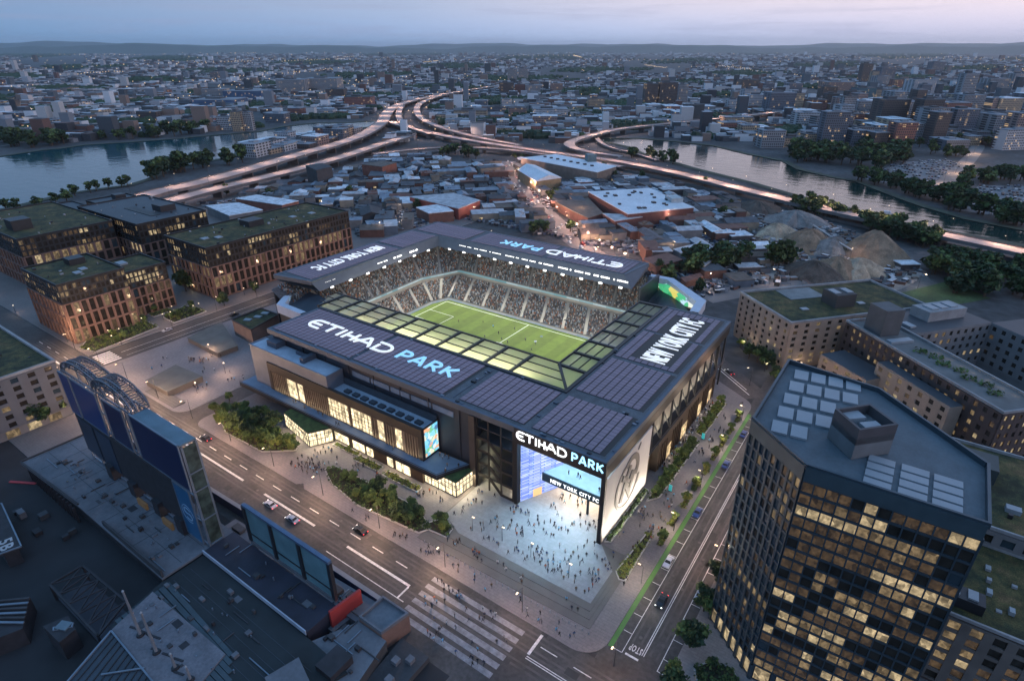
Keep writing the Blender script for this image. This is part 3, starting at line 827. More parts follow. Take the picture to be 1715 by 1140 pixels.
fr.obj('roof_strip_frame', fascia_m, ST)

for X in (-190, -168, -146, -124, -102): lamp('strip_fill_light', 'AREA', (X, 140.4, 24.6), {-190: 300, -168: 1100}.get(X, 3000), (1, .97, .72), 20, to=(X, 150, 28.2), size_y=.4, parent=ST)  # hidden fill lights, added under the roof edge to brighten the translucent sheets
for Y in (160, 182, 204): lamp('strip_fill_light', 'AREA', (-75.6, Y, 24.6), 3600, (1, .97, .80), 20, to=(-84, Y, 28.2), size_y=.4, parent=ST)
# --- corner screens with white bands
for O4, I4, zt in (([(-112.5, 274.3), (-93, 275.2), (-69.8, 255.5), (-68, 240)], [(-112, 271.5), (-95, 272), (-73.4, 252.6), (-72, 240)], 22.4),
               ([(-247.5, 168), (-229.4, 142.6), (-211.5, 142)], [(-244, 166), (-227.5, 145.8), (-211.5, 145)], 21.3)):
    wb = MB()
    for i in range(len(O4) - 1):
        a, b, c, d = O4[i], O4[i + 1], I4[i + 1], I4[i]
        wb.quad((*a, zt), (*b, zt), (*c, zt - .2), (*d, zt - .2)); wb.quad((*a, zt - 4.2), (*b, zt - 4.2), (*b, zt), (*a, zt)); wb.quad((*c, zt - .2), (*d, zt - .2), (*d, zt - 3), (*c, zt - 3))
    wb.obj('corner_band', mat('corner_white', (.42, .47, .56), .5, var=.08), ST)
cw = MB()
cw.prism([(-228.8, 143.2), (-211, 143), (-196, 140), (-196, 117), (-212, 117), (-212, 142.4)], 0, 17)
cw.poly([(-246, 166, 17.6), (-228.4, 144.4, 17.6), (-211, 143, 17.6), (-196, 141, 20), (-203, 157, 21), (-222, 160, 22)])
cw.obj('corner_block', navy, ST); cw = MB()
cw.prism([(-246.5, 167), (-229, 143.4), (-228, 144.5), (-245, 168)], 0, 17)
cw.obj('corner_block', navy, ST); cw = MB()
cw.poly([(-104, 272, 16), (-95, 272, 16), (-73, 252.6, 16), (-72, 240, 16), (-76.4, 225, 16), (-90, 226, 10), (-101, 246, 10)])
cw.prism([(-112, 274), (-93.5, 274.6), (-70.5, 255), (-68.8, 241), (-69.8, 241), (-71.5, 254), (-94, 273.4), (-112, 273.2)], 0, 18)
cw.obj('corner_block', navy, ST)
def screen_mat(name, cols, scale, es):
    m = bpy.data.materials.new(name); m.use_nodes = True
    n, l = m.node_tree.nodes, m.node_tree.links; b = n['Principled BSDF']; b.inputs['Base Color'].default_value = (.02, .02, .02, 1)
    geo = n.new('ShaderNodeNewGeometry'); vo = n.new('ShaderNodeTexVoronoi'); vo.inputs['Scale'].default_value = scale; vo.inputs['Randomness'].default_value = 1
    nz = n.new('ShaderNodeTexNoise'); nz.inputs['Scale'].default_value = scale * 1.5; nz.inputs['Detail'].default_value = 3
    ad = n.new('ShaderNodeVectorMath'); ad.operation = 'ADD'; sc = n.new('ShaderNodeVectorMath'); sc.operation = 'SCALE'; sc.inputs['Scale'].default_value = 1.2 / scale
    l.new(geo.outputs['Position'], nz.inputs[0]); l.new(nz.outputs['Color'], sc.inputs[0]); l.new(geo.outputs['Position'], ad.inputs[0]); l.new(sc.outputs[0], ad.inputs[1]); l.new(ad.outputs[0], vo.inputs['Vector'])
    r = n.new('ShaderNodeValToRGB'); r.color_ramp.interpolation = 'CONSTANT'; e = r.color_ramp.elements
    while len(e) < len(cols): e.new(.5)
    for i, (q, c) in enumerate(zip(e, cols)): q.position = i / len(cols); q.color = (*c, 1)
    sp = n.new('ShaderNodeSeparateColor'); l.new(vo.outputs['Color'], sp.inputs[0]); l.new(sp.outputs[0], r.inputs[0])
    l.new(r.outputs[0], b.inputs['Emission Color']); b.inputs['Emission Strength'].default_value = es
    MATS[name] = m; return m
scr_green = screen_mat('screen_match_green', [(.05, .45, .18), (.08, .55, .25), (.04, .36, .14), (.85, .9, .8), (.07, .5, .22), (.75, .65, .15), (.05, .42, .2), (.5, .75, .9)], .16, .9)
scr_blue = screen_mat('screen_players', [(.2, .65, .9), (.75, .88, .9), (.1, .45, .75), (.9, .45, .25), (.2, .6, .3), (.3, .75, .95), (.85, .8, .6), (.08, .2, .4)], .75, 1.0)
A = [tuple(G(1062, 484.5, 13)), tuple(G(1096, 474, 18)), tuple(G(1118, 469.5, 21)), tuple(G(1165, 506.5, 21)), tuple(G(1160, 516, 18)), tuple(G(1123, 506, 12)), tuple(G(1073, 502, 10))]
sg = MB(); sg.poly(A); so = sg.obj('corner_screen', scr_green, ST)
sf = MB(); sf.bar(A[1], A[5], .7); sf.bar(A[0], A[1], .5); sf.bar(A[5], A[6], .5); sf.bar(A[0], A[6], .5); sf.bar(A[5], (A[4][0], A[4][1], A[4][2] - 1), .5)
sf.obj('screen_frame', dkmetal, ST)
MB().add([(-240, 163, 16), (-231, 150, 16), (-231, 150, 21), (-240, 163, 21)], [(0, 1, 2, 3)]).obj('corner_screen', mat('pale_glass', (.25, .38, .5), .2, emit=(.4, .62, .8), es=.25), ST)

# --- front wall behind the side wing
fw = MB()
fw.box(-195.3, 117.5, 0, -94, 118.6, 26.58)
for k in range(8): fw.box(-190 + k * 12.6, 117.1, 6.8, -189.6 + k * 12.6, 117.49, 26.5)
fw.obj('front_wall', navy, ST)
cg = MB()
for k in range(5): cg.box(-150 + k * 9.4, 117.2, 21.6, -141.4 + k * 9.4, 117.45, 23.6)
cg.obj('clerestory_window', mat('clerestory_glass', (.16, .21, .28), .15), ST)
pp = MB(); pp.box(-96.2, 115.2, 0, -94.01, 117.48, 26.58); pp.obj('corner_pier', mat('warm_dark_pier', (.06, .05, .045), .5, .2), ST)

# --- stair bay
sb = MB(); sb.box(-94, 122, 0, -80, 122.3, 26.5, 0); sb.obj('stair_back_wall', mat('olive_wall', (.32, .30, .17), .8), ST)
sf2 = MB()
for zf in (0.2, 5.0, 9.6, 14.2, 18.8, 23.0): sf2.box(-93.98, 116.3, zf - .35, -80, 121.9, zf)
sf2.obj('stair_landing', navy, ST)
ss = MB()
for k in range(4):
    z0 = 5 + 4.6 * k; ss.bar((-89.2, 116.1, z0 + .2), (-84.6, 116.1, z0 - 4.2), .35, .9)
    ss.bar((-93.9, 116.1, z0 + .35), (-89.2, 116.1, z0 + .35), .3, .9); ss.bar((-84.6, 116.1, z0 - 4.2), (-80, 116.1, z0 - 4.2), .3, .9)
ss.obj('stair_flight', black, ST)
sm = MB()
for x in (-93.6, -89.3, -84.7, -80.2): sm.box(x - .22, 115.9, 0, x + .22, 116.28, 26.5)
sm.obj('mullion', black, ST)
for k in range(4): lamp('stair_lamp', 'POINT', (-91.5, 119.5, 3.2 + 4.6 * k), 420, (1, .86, .5), parent=ST)
lamp('stair_lamp', 'POINT', (-82, 119.5, 2.6), 320, (1, .8, .5), parent=ST)

# --- entrance portal
fa = MB(); fa.box(-79.6, 115.46, 23.2, -50.34, 116.2, 28.3); fa.box(-50.99, 116.21, 23.2, -50.34, 224.3, 26.58)
fa.box(-79.6, 115.6, .3, -78.5, 117.2, 23.19); fa.box(-51.5, 115.6, .3, -50.2, 116.5, 23.19)
fa.obj('entrance_frame', fascia_m, ST)
led_m = brick_cells('led_wall', (.05, .16, .85), (.90, .95, 1.0), (.10, .28, .9), .9, w=1.6, h=.5, msize=.05, emit=.95, off=.37, rot=(R(90), 0, 0))
_n, _l = led_m.node_tree.nodes, led_m.node_tree.links
_geo = _n.new('ShaderNodeNewGeometry'); _vz = _n.new('ShaderNodeTexBrick'); _b0 = [q for q in _n if q.type == 'TEX_BRICK'][0]; _b0.inputs['Bias'].default_value = .25; _vz.inputs['Scale'].default_value = .16; _vz.offset = .4
_vz.inputs['Color1'].default_value = (.12, .32, 1, 1); _vz.inputs['Color2'].default_value = (1, 1, 1, 1); _vz.inputs['Mortar'].default_value = (.5, .7, 1, 1); _vz.inputs['Brick Width'].default_value = .35; _vz.inputs['Row Height'].default_value = .9
_mp = _n.new('ShaderNodeMapping'); _mp.inputs['Rotation'].default_value = (R(90), 0, 0); _l.new(_geo.outputs['Position'], _mp.inputs[0]); _l.new(_mp.outputs[0], _vz.inputs[0])
_b = _n['Principled BSDF']; _mx = _n.new('ShaderNodeMix'); _mx.data_type = 'RGBA'; _mx.blend_type = 'MULTIPLY'; _mx.inputs[0].default_value = .6
_src = _b.inputs['Emission Color'].links[0].from_socket; _l.new(_src, _mx.inputs[6]); _l.new(_vz.outputs[0], _mx.inputs[7]); _l.new(_mx.outputs[2], _b.inputs['Emission Color'])
MB().quad((-78.4, 117.3, .42), (-71.6, 131.2, .42), (-71.6, 131.2, 22.6), (-78.4, 117.3, 22.6)).obj('entrance_screen', led_m, ST)
MB().quad((-76.4, 121.3, .43), (-75.0, 124.2, .43), (-74.96, 124.18, 3.4), (-76.36, 121.28, 3.4)).obj('portal_door', mat('door_amber', (.3, .2, .1), .5, emit=(1, .62, .28), es=.8), ST)
pw = MB(); pw.box(-71.6, 136, .3, -51.6, 136.4, 26, 0); pw.box(-51.6, 116.6, .3, -51.31, 136, 23, 0)
pw.obj('portal_wall', mat('portal_wall_pale', (.55, .5, .45), .7), ST)
pc = MB(); pc.box(-78.6, 116.4, 26.2, -51.3, 136, 26.5); pc.obj('portal_ceiling', white, ST)
br_ = MB(); br_.box(-74.6, 124, 8.3, -54.9, 135.9, 8.8, 0); br_.obj('balcony_deck', mat('balcony_floor', (.35, .45, .5), .6), ST)
bs = MB(); bs.box(-74.7, 123.6, 6.3, -54.8, 123.98, 9.2); bs.box(-59.3, 124.1, .4, -58.7, 124.7, 8.29); bs.box(-54.88, 124, 8.9, -54.7, 135.9, 9.8)
bs.obj('balcony_sign', mat('sign_teal_dark', (.02, .045, .06), .4), ST)
font_letters('sign_letter', TXT, (-71.6, 123.5, 7.05), (1, 0, 0), (0, 0, 1), 16.3, 1.35, sign_white, ST, depth=.05)
COOL = (.52, .80, 1.0)
lamp('portal_lamp', 'AREA', (-65, 118.5, 25.9), 7000, COOL, 24, to=(-66, 106, 0), size_y=3, parent=ST)
lamp('portal_lamp', 'AREA', (-65, 130, 25.9), 4800, COOL, 16, to=(-65, 128, 0), size_y=5, parent=ST)
lamp('portal_lamp', 'AREA', (-64, 130, 8.0), 7000, (1, .78, .55), 14, to=(-64, 129, 0), size_y=6, parent=ST)
lamp('portal_lamp', 'SPOT', (-65, 118.5, 24.5), 42000, COOL, to=(-64, 110.5, 0), spot=R(66), parent=ST, soft=3)

# --- emblem wall on the side street
ew = MB(); ew.box(-51.0, 116.6, .3, -50.3, 147.2, 22.6); ew.obj('emblem_wall', mat('emblem_white', (.62, .59, .55), .6, var=.05), ST)
em = MB(); O = Vector((-50.28, 131.5, 11.3)); U, V, N = Vector((0, 1, 0)), Vector((0, 0, 1)), Vector((1, 0, 0))
stroke(em, el(0, 0, 7.8, 7.8, 110, 352, 26), 1.15, O, U, V, N, .2)
stroke(em, [(-4.4, -4.2), (-1.9, 1.4), (1.3, -4.4), (4.0, 2.4)], 2.1, O, U, V, N, .24)
stroke(em, [(-4.4, 4.6), (-1.4, 2.5), (.8, 6.2)], 1.9, O, U, V, N, .28)
stroke(em, [(-1.2, 2.6), (.6, .4), (2.6, 3.4)], 1.1, O, U, V, N, .31)
stroke(em, el(1.4, 3.4, 4.9, 5.0, 135, -40, 12), 2.0, O, U, V, N, .22)
stroke(em, [(5.6, 8.6), (7.2, 10.4)], .6, O, U, V, N, .2)
em.obj('wall_emblem', mat('emblem_relief', (.20, .185, .17), .55, .2), ST)
lamp('wall_washer', 'AREA', (-47.6, 132, .6), 3200, (1, .9, .76), 28, to=(-50.3, 132, 9), size_y=.5, parent=ST)

# --- podium, truss storey and terrace on the side street
po = MB(); po.box(-58, 155, 0, -50.0, 212.5, 11.6)
for k in range(30):
    y = 156 + k * 1.92
    if k not in (4, 5, 11, 12, 13, 20, 21, 26, 27): po.box(-49.98, y, .4, -49.6, y + .5, 9.6)
po.box(-58, 147.3, 0, -52.4, 154.98, 11.6)
po.obj('podium', brown, ST)
for y0, y1 in ((163.4, 167), (176.6, 182.4), (194.2, 198), (205.6, 209.6)):
    MB().box(-49.96, y0, .2, -49.9, y1, 5.4).obj('shop_window', lit_glass('shop_glow', (1, .72, .38), 1.1), ST)
    lamp('shop_lamp', 'AREA', (-49.4, (y0 + y1) / 2, 5.4), 260, (1, .74, .45), 3, to=(-46, (y0 + y1) / 2, 0), parent=ST)
MB().quad((-52.36, 148.2, 6.6), (-52.36, 153.6, 6.6), (-52.36, 153.6, 11), (-52.36, 148.2, 11)).obj('street_screen', scr_blue, ST)
MB().quad((-52.36, 148.0, .4), (-52.36, 153.8, .4), (-52.36, 153.8, 5.2), (-52.36, 148, 5.2)).obj('shop_window', warm_mid, ST)
tr = MB(); tr.box(-53.4, 147.3, 11.6, -53, 212.5, 23.2, 0); tr.obj('gallery_wall', mat('gallery_wall', (.34, .31, .25), .7), ST)
gf = MB(); gf.box(-52.99, 147.3, 11.61, -50.05, 224, 12.0); gf.obj('gallery_floor', navy, ST)
tm = MB()
for k in range(9):
    y = 148.2 + k * 8.05
    tm.box(-50.75, y - .25, 12.0, -50.2, y + .25, 23.19)
    if k < 9 and y + 8 < 222: tm.bar((-50.45, y, 23.0), (-50.45, y + 8.05, 12.4), .34)
tm.box(-50.8, 147.3, 12.01, -50.3, 224, 12.5)
for y in (214, 223.6): tm.box(-51.5, y - .3, 0, -50.9, y + .3, 23.19)
tm.box(-76, 223.4, 0, -75.4, 224.0, 26.5)
tm.obj('truss', dkmetal, ST)
for k in range(8): lamp('gallery_lamp', 'AREA', (-51.6, 152.5 + k * 8, 12.3), 75, (1, .93, .76), 1.5, to=(-53, 152.5 + k * 8, 19), parent=ST)
bw = MB(); bw.box(-77, 213, 0, -58.1, 213.4, 26.5); bw.box(-77, 150, 0, -76.5, 224, 26.5)
bw.obj('rear_wall', navy, ST)

# --- side wing with terrace, canopy and glazed lanterns
wg = MB()
wg.box(-199.5, 109.6, 6.81, -154.8, 117.0, 22.9, 0, 1)
wg.box(-154.79, 110.2, 6.81, -110.6, 117.0, 17.2, 0, 1)
wg.obj('wing_block', [panel_m, paleroof], ST)
wp = MB()
wp.box(-199.6, 109.5, 22.9, -154.7, 109.9, 23.3); wp.box(-155.1, 109.91, 22.9, -154.7, 117, 23.3); wp.box(-199.6, 109.91, 22.9, -199.2, 117, 23.3)
wp.obj('wing_parapet', panel_m, ST)
rp = MB(); rp.box(-193, 113, 22.95, -187.4, 117.2, 25.3); rp.obj('roof_plant_room', [mat('plant_blue', (.07, .085, .115), .6)], ST); rp = MB(); rp.box(-171.2, 111.4, 22.95, -169.2, 117.2, 24.9); rp.box(-178, 114.8, 22.95, -171.21, 115.4, 24.2)
rp.obj('roof_plant_room', [mat('plant_blue', (.07, .085, .115), .6)], ST)
dfm = MB()
dfm.box(-189.5, 109.1, 15.4, -110.3, 110.15, 18.7); dfm.box(-189.5, 109.1, 6.82, -187.8, 109.58, 15.39); dfm.box(-112, 109.1, 6.82, -110.3, 110.15, 15.39)
dfm.box(-110.59, 110.16, 6.82, -110.3, 117, 18.7)
dfm.obj('wing_frame', mat('bronze_dark', (.04, .034, .03), .45, .3), ST)
def facx(px_x, px_y, Y):   # X where a sight line meets a wall of constant Y
    d = ray(px_x, px_y); return d.x / d.y * Y
z3x = lambda x, y: facx(400 + x / 3.563, 540 + y / 3.563, 109.3)
for a, b, ya, kind in ((245, 278, 390, 1), (300, 347, 410, 2), (362, 390, 430, 2), (400, 435, 440, 0), (450, 522, 470, 0), (545, 655, 540, 3), (680, 792, 600, 3), (835, 868, 660, 2), (940, 975, 710, 2)):
    x0, x1 = z3x(a, ya), z3x(b, ya)
    MB().box(x0, 109.3, 7.4, x1, 109.5, 14.9).obj('window', (brown, warm_lo, lit_glass('wing_glow', (1, .80, .48), 1.5), lit_glass('wing_glow', (1, .80, .48), 1.5))[kind], ST)
    if kind == 3:
        g = MB()
        for k in range(7): xx = x0 + (x1 - x0) * k / 6; g.box(xx - .09, 109.18, 7.4, xx + .09, 109.29, 14.9)
        for k in range(1, 5): g.box(x0, 109.2, 7.4 + 1.5 * k, x1, 109.28, 7.5 + 1.5 * k)
        g.obj('window_bars', brown, ST)
fn = MB(); x = -187
lit_spans = [(z3x(a, ya), z3x(b, ya)) for a, b, ya in ((300, 347, 410), (362, 390, 430), (545, 655, 540), (680, 792, 600), (835, 868, 660), (940, 975, 710))]
while x < -112.6:
    if not any(a - .6 < x < b + .3 for a, b in lit_spans): fn.box(x, 108.95, 7, x + .45, 109.58, 15.3)
    x += 1.15
fn.box(-187.7, 109.35, 6.82, -112.1, 109.57, 15.38)
fn.obj('wing_fins', mat('bronze_fin', (.14, .11, .085), .5, .2), ST)
lamp('facade_uplight', 'AREA', (-150, 107.9, 7.1), 900, (1, .80, .5), 76, to=(-150, 109.6, 12), size_y=.3, parent=ST)
MB().quad((-110.26, 110.3, 7.6), (-110.26, 116.6, 7.6), (-110.26, 116.6, 18.2), (-110.26, 110.3, 18.2)).obj('wing_screen', scr_blue, ST)
rt = MB(); rt.box(-154.7, 110.2, 17.21, -110.6, 110.5, 18.68); rt.box(-154.6, 116.6, 17.21, -110.6, 117.05, 19.8)
for k in range(9): rt.box(-150 + 4.2 * k, 112.4, 17.22, -147.5 + 4.2 * k, 114.2, 18.0)
rt.obj('roof_terrace', [mat('terrace_dark', (.05, .06, .075), .6)], ST)
can = MB()
can.prism([(-204, 104.7), (-101.8, 105.7), (-96.6, 116.5), (-204, 112)], 5.5, 6.8, 0, 1)
can.obj('canopy', [fascia_m, mat('canopy_deck', (.19, .23, .30), .6, var=.15)], ST)
cr = MB()
for a, b in (((-204, 104.8), (-101.9, 105.8)), ((-101.9, 105.8), (-96.7, 116.4))):
    cr.bar((*a, 7.75), (*b, 7.75), .12); cr.bar((*a, 7.05), (*b, 7.05), .1, .5)
cr.obj('canopy_railing', dkmetal, ST)
gw = MB(); gw.box(-150.3, 107.0, 0, -109.05, 107.6, 5.49); gw.box(-199, 109.8, 0, -172.1, 110.4, 5.49); gw.obj('ground_storey', brown, ST)
glow = lit_glass('lantern_glow', (1, .83, .52), 1.9, lo=.55, hi=1.1, scale=.5)
z3g = lambda x, y: facx(400 + x / 3.563, 540 + y / 3.563, 106.9)
for a, b, ya in ((578, 652, 690), (683, 746, 730), (765, 800, 770), (888, 918, 830), (940, 968, 855), (975, 1020, 870)):
    x0, x1 = z3g(a, ya), z3g(b, ya); MB().box(x0, 106.8, .5, x1, 106.98, 4.8).obj('shop_window', glow, ST)
    lamp('shop_lamp', 'AREA', ((x0 + x1) / 2, 106.5, 4.9), 420, (1, .74, .44), 2.6, to=((x0 + x1) / 2, 103, 0), parent=ST)
def lantern(pts, faces, zt=6.2, power=1150):
    m = MB(); g = MB(); n = len(pts)
    rf = MB(); rf.prism(pts, zt - .5, zt - .02, 0, 1); rf.obj('lantern_roof', [fascia_m, green_roof], ST)
    for i in faces:
        a, b = Vector((*pts[i], 0)), Vector((*pts[(i + 1) % n], 0)); L = (b - a).length; nd = max(3, int(L / 1.35))
        m.quad((a.x, a.y, .35), (b.x, b.y, .35), (b.x, b.y, zt - .51), (a.x, a.y, zt - .51))
        for k in range(nd + 1):
            p = a.lerp(b, k / nd); g.bar((p.x, p.y, .3), (p.x, p.y, zt - .5), .16 if k % 2 else .26)
        for zz in (.4, 2.7, 4.4): g.bar((a.x, a.y, zz), (b.x, b.y, zz), .14)
        c = (a + b) / 2; d = (b - a).normalized(); nn = Vector((d.y, -d.x, 0))
        lamp('lantern_lamp', 'AREA', tuple(c + nn * .5 + Vector((0, 0, 4.6))), power, (1, .80, .5), min(L, 10), to=tuple(c + nn * 4.5), size_y=.6, parent=ST)
    m.obj('lantern_glass', glow, ST); g.obj('lantern_frame', black, ST)
lantern([(-172.3, 101.9), (-154.6, 98.6), (-150.4, 105.6), (-150.4, 110), (-172.3, 110)], (0, 1))
lantern([(-109, 107.8), (-95.9, 107.8), (-95.3, 115.4), (-109, 115.4)], (0, 1))

# --- crowd in the stands: one mass of seated spectators
cm = MB(); rc = random.Random(3)
def ais_near(p):
    for a, b in AISLES:
        ax, ay = a; bx, by = b; t = max(0, min(1, ((p[0] - ax) * (bx - ax) + (p[1] - ay) * (by - ay)) / ((bx - ax) ** 2 + (by - ay) ** 2)))
        if (p[0] - ax - t * (bx - ax)) ** 2 + (p[1] - ay - t * (by - ay)) ** 2 < .95: return True
    return False
for P, zz, nm in ROWS:
    for i in range(3):
        a, b = Vector((*P[i], zz)), Vector((*P[i + 1], zz)); L = (b - a).length; n = int(L / .62)
        for k in range(n):
            if rc.random() < .1: continue
            p = a.lerp(b, (k + .5 + rc.uniform(-.2, .2)) / n)
            if p.y < 152 or ais_near((p.x, p.y)): continue
            h = rc.uniform(.75, 1.15); w = .24
            cm.add([(p.x - w, p.y - w, p.z), (p.x + w, p.y - w, p.z), (p.x + w, p.y + w, p.z), (p.x - w, p.y + w, p.z), (p.x - w * .8, p.y - .1, p.z + h), (p.x + w * .8, p.y - .1, p.z + h), (p.x + w * .8, p.y + .12, p.z + h), (p.x - w * .8, p.y + .12, p.z + h)],
                   [(0, 1, 5, 4), (1, 2, 6, 5), (3, 0, 4, 7), (4, 5, 6, 7)], 0)
            cm.add([(p.x - .12, p.y - .12, p.z + h), (p.x + .12, p.y - .12, p.z + h), (p.x, p.y + .13, p.z + h), (p.x, p.y - .02, p.z + h + .32)], [(0, 1, 3), (1, 2, 3), (2, 0, 3)], 1)
crowd_m = island_mat('crowd_clothes', [(.03, .04, .055), (.09, .13, .165), (.20, .27, .32), (.02, .02, .022), (.12, .10, .09), (.26, .25, .24), (.05, .06, .08), (.26, .10, .05), (.10, .07, .05), (.12, .12, .12), (.36, .35, .33), (.07, .055, .05)])
stuff(cm.obj('spectators', [crowd_m, island_mat('crowd_heads', [(.30, .18, .12), (.04, .03, .025), (.36, .23, .16), (.10, .06, .04)])]), 'packed crowd of seated spectators filling both tiers of the stadium stands', 'crowd')

# STOP painted on the side street, read by traffic coming towards the avenue
road_txt = thing('stop_marking', 'worn white STOP lettering painted on the side street before the stop line', 'road marking', (-28.7, 91, -.118))
font_letters('letter', 'STOP', (-27.2, 92.7, -.119), (-1, 0, 0), (0, -1, 0), 3.0, 1.9, paint, road_txt, depth=.006)

# hatches, cable trays and drains along the roof walkways
rr = random.Random(88)
for k in range(46):
    if k % 2: x, y = rr.uniform(-193, -55), rr.choice((116.9, 140.0))
    else: x, y = rr.choice((-150.1, -104.6, -76.6, -51.6)) + rr.uniform(-.4, .4), rr.uniform(117.5, 139.5) if rr.random() < .6 else rr.uniform(145, 220)
    if -76 < x < -53 and y > 141 and abs(x + 51.6) > 1 and abs(x + 76.6) > 1: continue
    MB().box(x - rr.uniform(.3, .8), y - rr.uniform(.25, .5), 28.4, x + rr.uniform(.3, .8), y + rr.uniform(.25, .5), 28.42 + rr.uniform(.2, .6)).obj('roof_hatch', rr.choice((edge_m, fascia_m, panel_m)), ST)
for y0, y1, x in ((118, 139.5, -149.98), (118, 139.5, -104.2)): MB().box(x - .12, y0, 28.405, x + .12, y1, 28.6).obj('cable_tray', edge_m, ST)

# ================================================================ NEAR BUILDINGS
WIN_KINDS = {'hi': warm_hi, 'mid': warm_mid, 'lo': warm_lo, 'dark': darkglass, 'blue': blueglass}
class Bld:
    def __init__(s, name, label, cat, base, group=None):
        s.root = thing(name, label, cat, (*base, 0), group); s.w = []
    def part(s, mb, name, mats, parent=None): return mb.obj(name, mats, parent or s.root)
    def facade(s, a, b, z0, z1, nx, nz, wall, fx=.55, fz=.6, depth=.3, lit=(.06, .12, .15), blue=0.0, seed=1, core=True, edge=0.0, name='facade', lo=0.5, pier_only=False):
        """wall from a to b (outward side on the right of a->b): proud piers and bands with recessed windows"""
        r = random.Random(seed); A, B = Vector((*a, 0)), Vector((*b, 0)); d = (B - A); L = d.length; d.normalize(); n = Vector((d.y, -d.x, 0))
        m = MB(); cw = (L - 2 * edge) / nx; ch = (z1 - z0) / nz
        pw = cw * (1 - fx); bh = ch * (1 - fz); GRID = []
        for k in range(nz):
            q = r.random(); row = []
            for i in range(nx):
                if i == 0 or r.random() < .58: q = r.random()
                row.append(q)
            GRID.append(row)
        def slab(t0, t1, za, zb, dp, mi=0):
            if t1 - t0 < .02 or zb - za < .02: return
            c = A + d * ((t0 + t1) / 2) + n * (dp / 2); m.obox((c.x, c.y), (d.x, d.y), (t1 - t0) / 2, dp / 2, za, zb, mi)
        slab(0, edge + pw / 2, z0, z1, depth); slab(L - edge - pw / 2, L, z0, z1, depth)
        for i in range(1, nx): t = edge + i * cw; slab(t - pw / 2, t + pw / 2, z0, z1, depth)
        for i in range(nx):
            t0 = edge + i * cw + pw / 2; t1 = edge + (i + 1) * cw - pw / 2
            for k in range(nz):
                q = GRID[k][i]; za = z0 + k * ch
                if bh > .03: slab(t0, t1, za, za + bh * lo, depth * .9); slab(t0, t1, za + ch - bh * (1 - lo), za + ch, depth * .9)
                kind = 'hi' if q < lit[0] else 'mid' if q < lit[0] + lit[1] else 'lo' if q < sum(lit) else ('blue' if r.random() < blue else 'dark')
                p, e = A + d * t0 + n * .04, A + d * t1 + n * .04
                s.w.append(((p, e, za + bh * lo, za + ch - bh * (1 - lo)), kind))
        s.part(m, name, wall)
    def done(s, maxn=100):
        def size(w):
            (p, e, za, zb), k = w
            a, b, c = proj((p.x, p.y, za)), proj((e.x, e.y, zb)), proj((e.x, e.y, za))
            if not a or not b: return 0
            vis = all(-20 < q[0] < 1735 and -20 < q[1] < 1160 for q in (a, b))
            return abs((b[0] - a[0]) * (c[1] - a[1]) - (b[1] - a[1]) * (c[0] - a[0])) * (1 if vis else .001)
        s.w.sort(key=size, reverse=True)
        for (p, e, za, zb), k in s.w[:maxn]:
            MB().quad((p.x, p.y, za), (e.x, e.y, za), (e.x, e.y, zb), (p.x, p.y, zb)).obj('window', WIN_KINDS[k], s.root)
        if s.w[maxn:]:
            ks = list(WIN_KINDS); m = MB()
            for (p, e, za, zb), k in s.w[maxn:]: m.quad((p.x, p.y, za), (e.x, e.y, za), (e.x, e.y, zb), (p.x, p.y, zb), ks.index(k))
            o = m.obj('window', [WIN_KINDS[k] for k in ks], s.root); o['kind'] = 'stuff'
def offs(P, i, j): return P[i], P[j]
def parapet(pts, z, h=.9, w=.5):
    m = MB(); n = len(pts)
    cx = sum(p[0] for p in pts) / n; cyy = sum(p[1] for p in pts) / n
    for i in range(n):
        a, b = Vector((*pts[i], 0)), Vector((*pts[(i + 1) % n], 0)); d = (b - a).normalized()
        m.bar((a.x + d.x * (w / 2 if i % 2 else -w / 2), a.y + d.y * (w / 2 if i % 2 else -w / 2), z + h / 2), (b.x - d.x * (w / 2 if i % 2 else -w / 2), b.y - d.y * (w / 2 if i % 2 else -w / 2), z + h / 2), w, h + .02)
    return m
def sedum_mat():
    m = mat('sedum_roof', (.046, .054, .026), .95, var=.4, scale=.4, detail=8, fine=.5)
    n, l = m.node_tree.nodes, m.node_tree.links; b = n['Principled BSDF']; src = b.inputs['Base Color'].links[0].from_socket
    geo = n.new('ShaderNodeNewGeometry'); nz = n.new('ShaderNodeTexNoise'); nz.inputs['Scale'].default_value = .11; nz.inputs['Detail'].default_value = 9; nz.inputs['Roughness'].default_value = .75
    l.new(geo.outputs['Position'], nz.inputs[0]); r = n.new('ShaderNodeValToRGB'); e = r.color_ramp.elements; e.new(.5); e.new(.5)
    for q, (p, c) in zip(e, ((.38, (.3, .36, .36)), (.46, (.75, .75, .65)), (.54, (1.5, 1.1, .75)), (.62, (2.4, 1.35, 1.2)))): q.position = p; q.color = (*c, 1)
    l.new(nz.outputs[0], r.inputs[0]); mx = n.new('ShaderNodeMix'); mx.data_type = 'RGBA'; mx.blend_type = 'MULTIPLY'; mx.inputs[0].default_value = 1
    l.new(src, mx.inputs[6]); l.new(r.outputs[0], mx.inputs[7]); l.new(mx.outputs[2], b.inputs['Base Color'])
    return m
sedum = sedum_mat()
tan = mat('tan_brick', (.30, .235, .19), .85, var=.1, scale=.3, fine=.08)
grey_brick = mat('grey_brick', (.17, .165, .17), .85, var=.1, scale=.3)
dark_brick = mat('dark_brick', (.07, .052, .05), .85, var=.15, scale=.3)
red_brick = mat('red_brick', (.175, .105, .085), .85, var=.14, scale=.3, fine=.08)
upper_dark = mat('upper_dark_metal', (.021, .023, .027), .5, .3, var=.2)
tower_metal = mat('tower_mullion', (.05, .075, .095), .4, .4, var=.12)
tower_roof = mat('tower_roof', (.075, .10, .12), .7, var=.15, scale=.25, fine=.1)
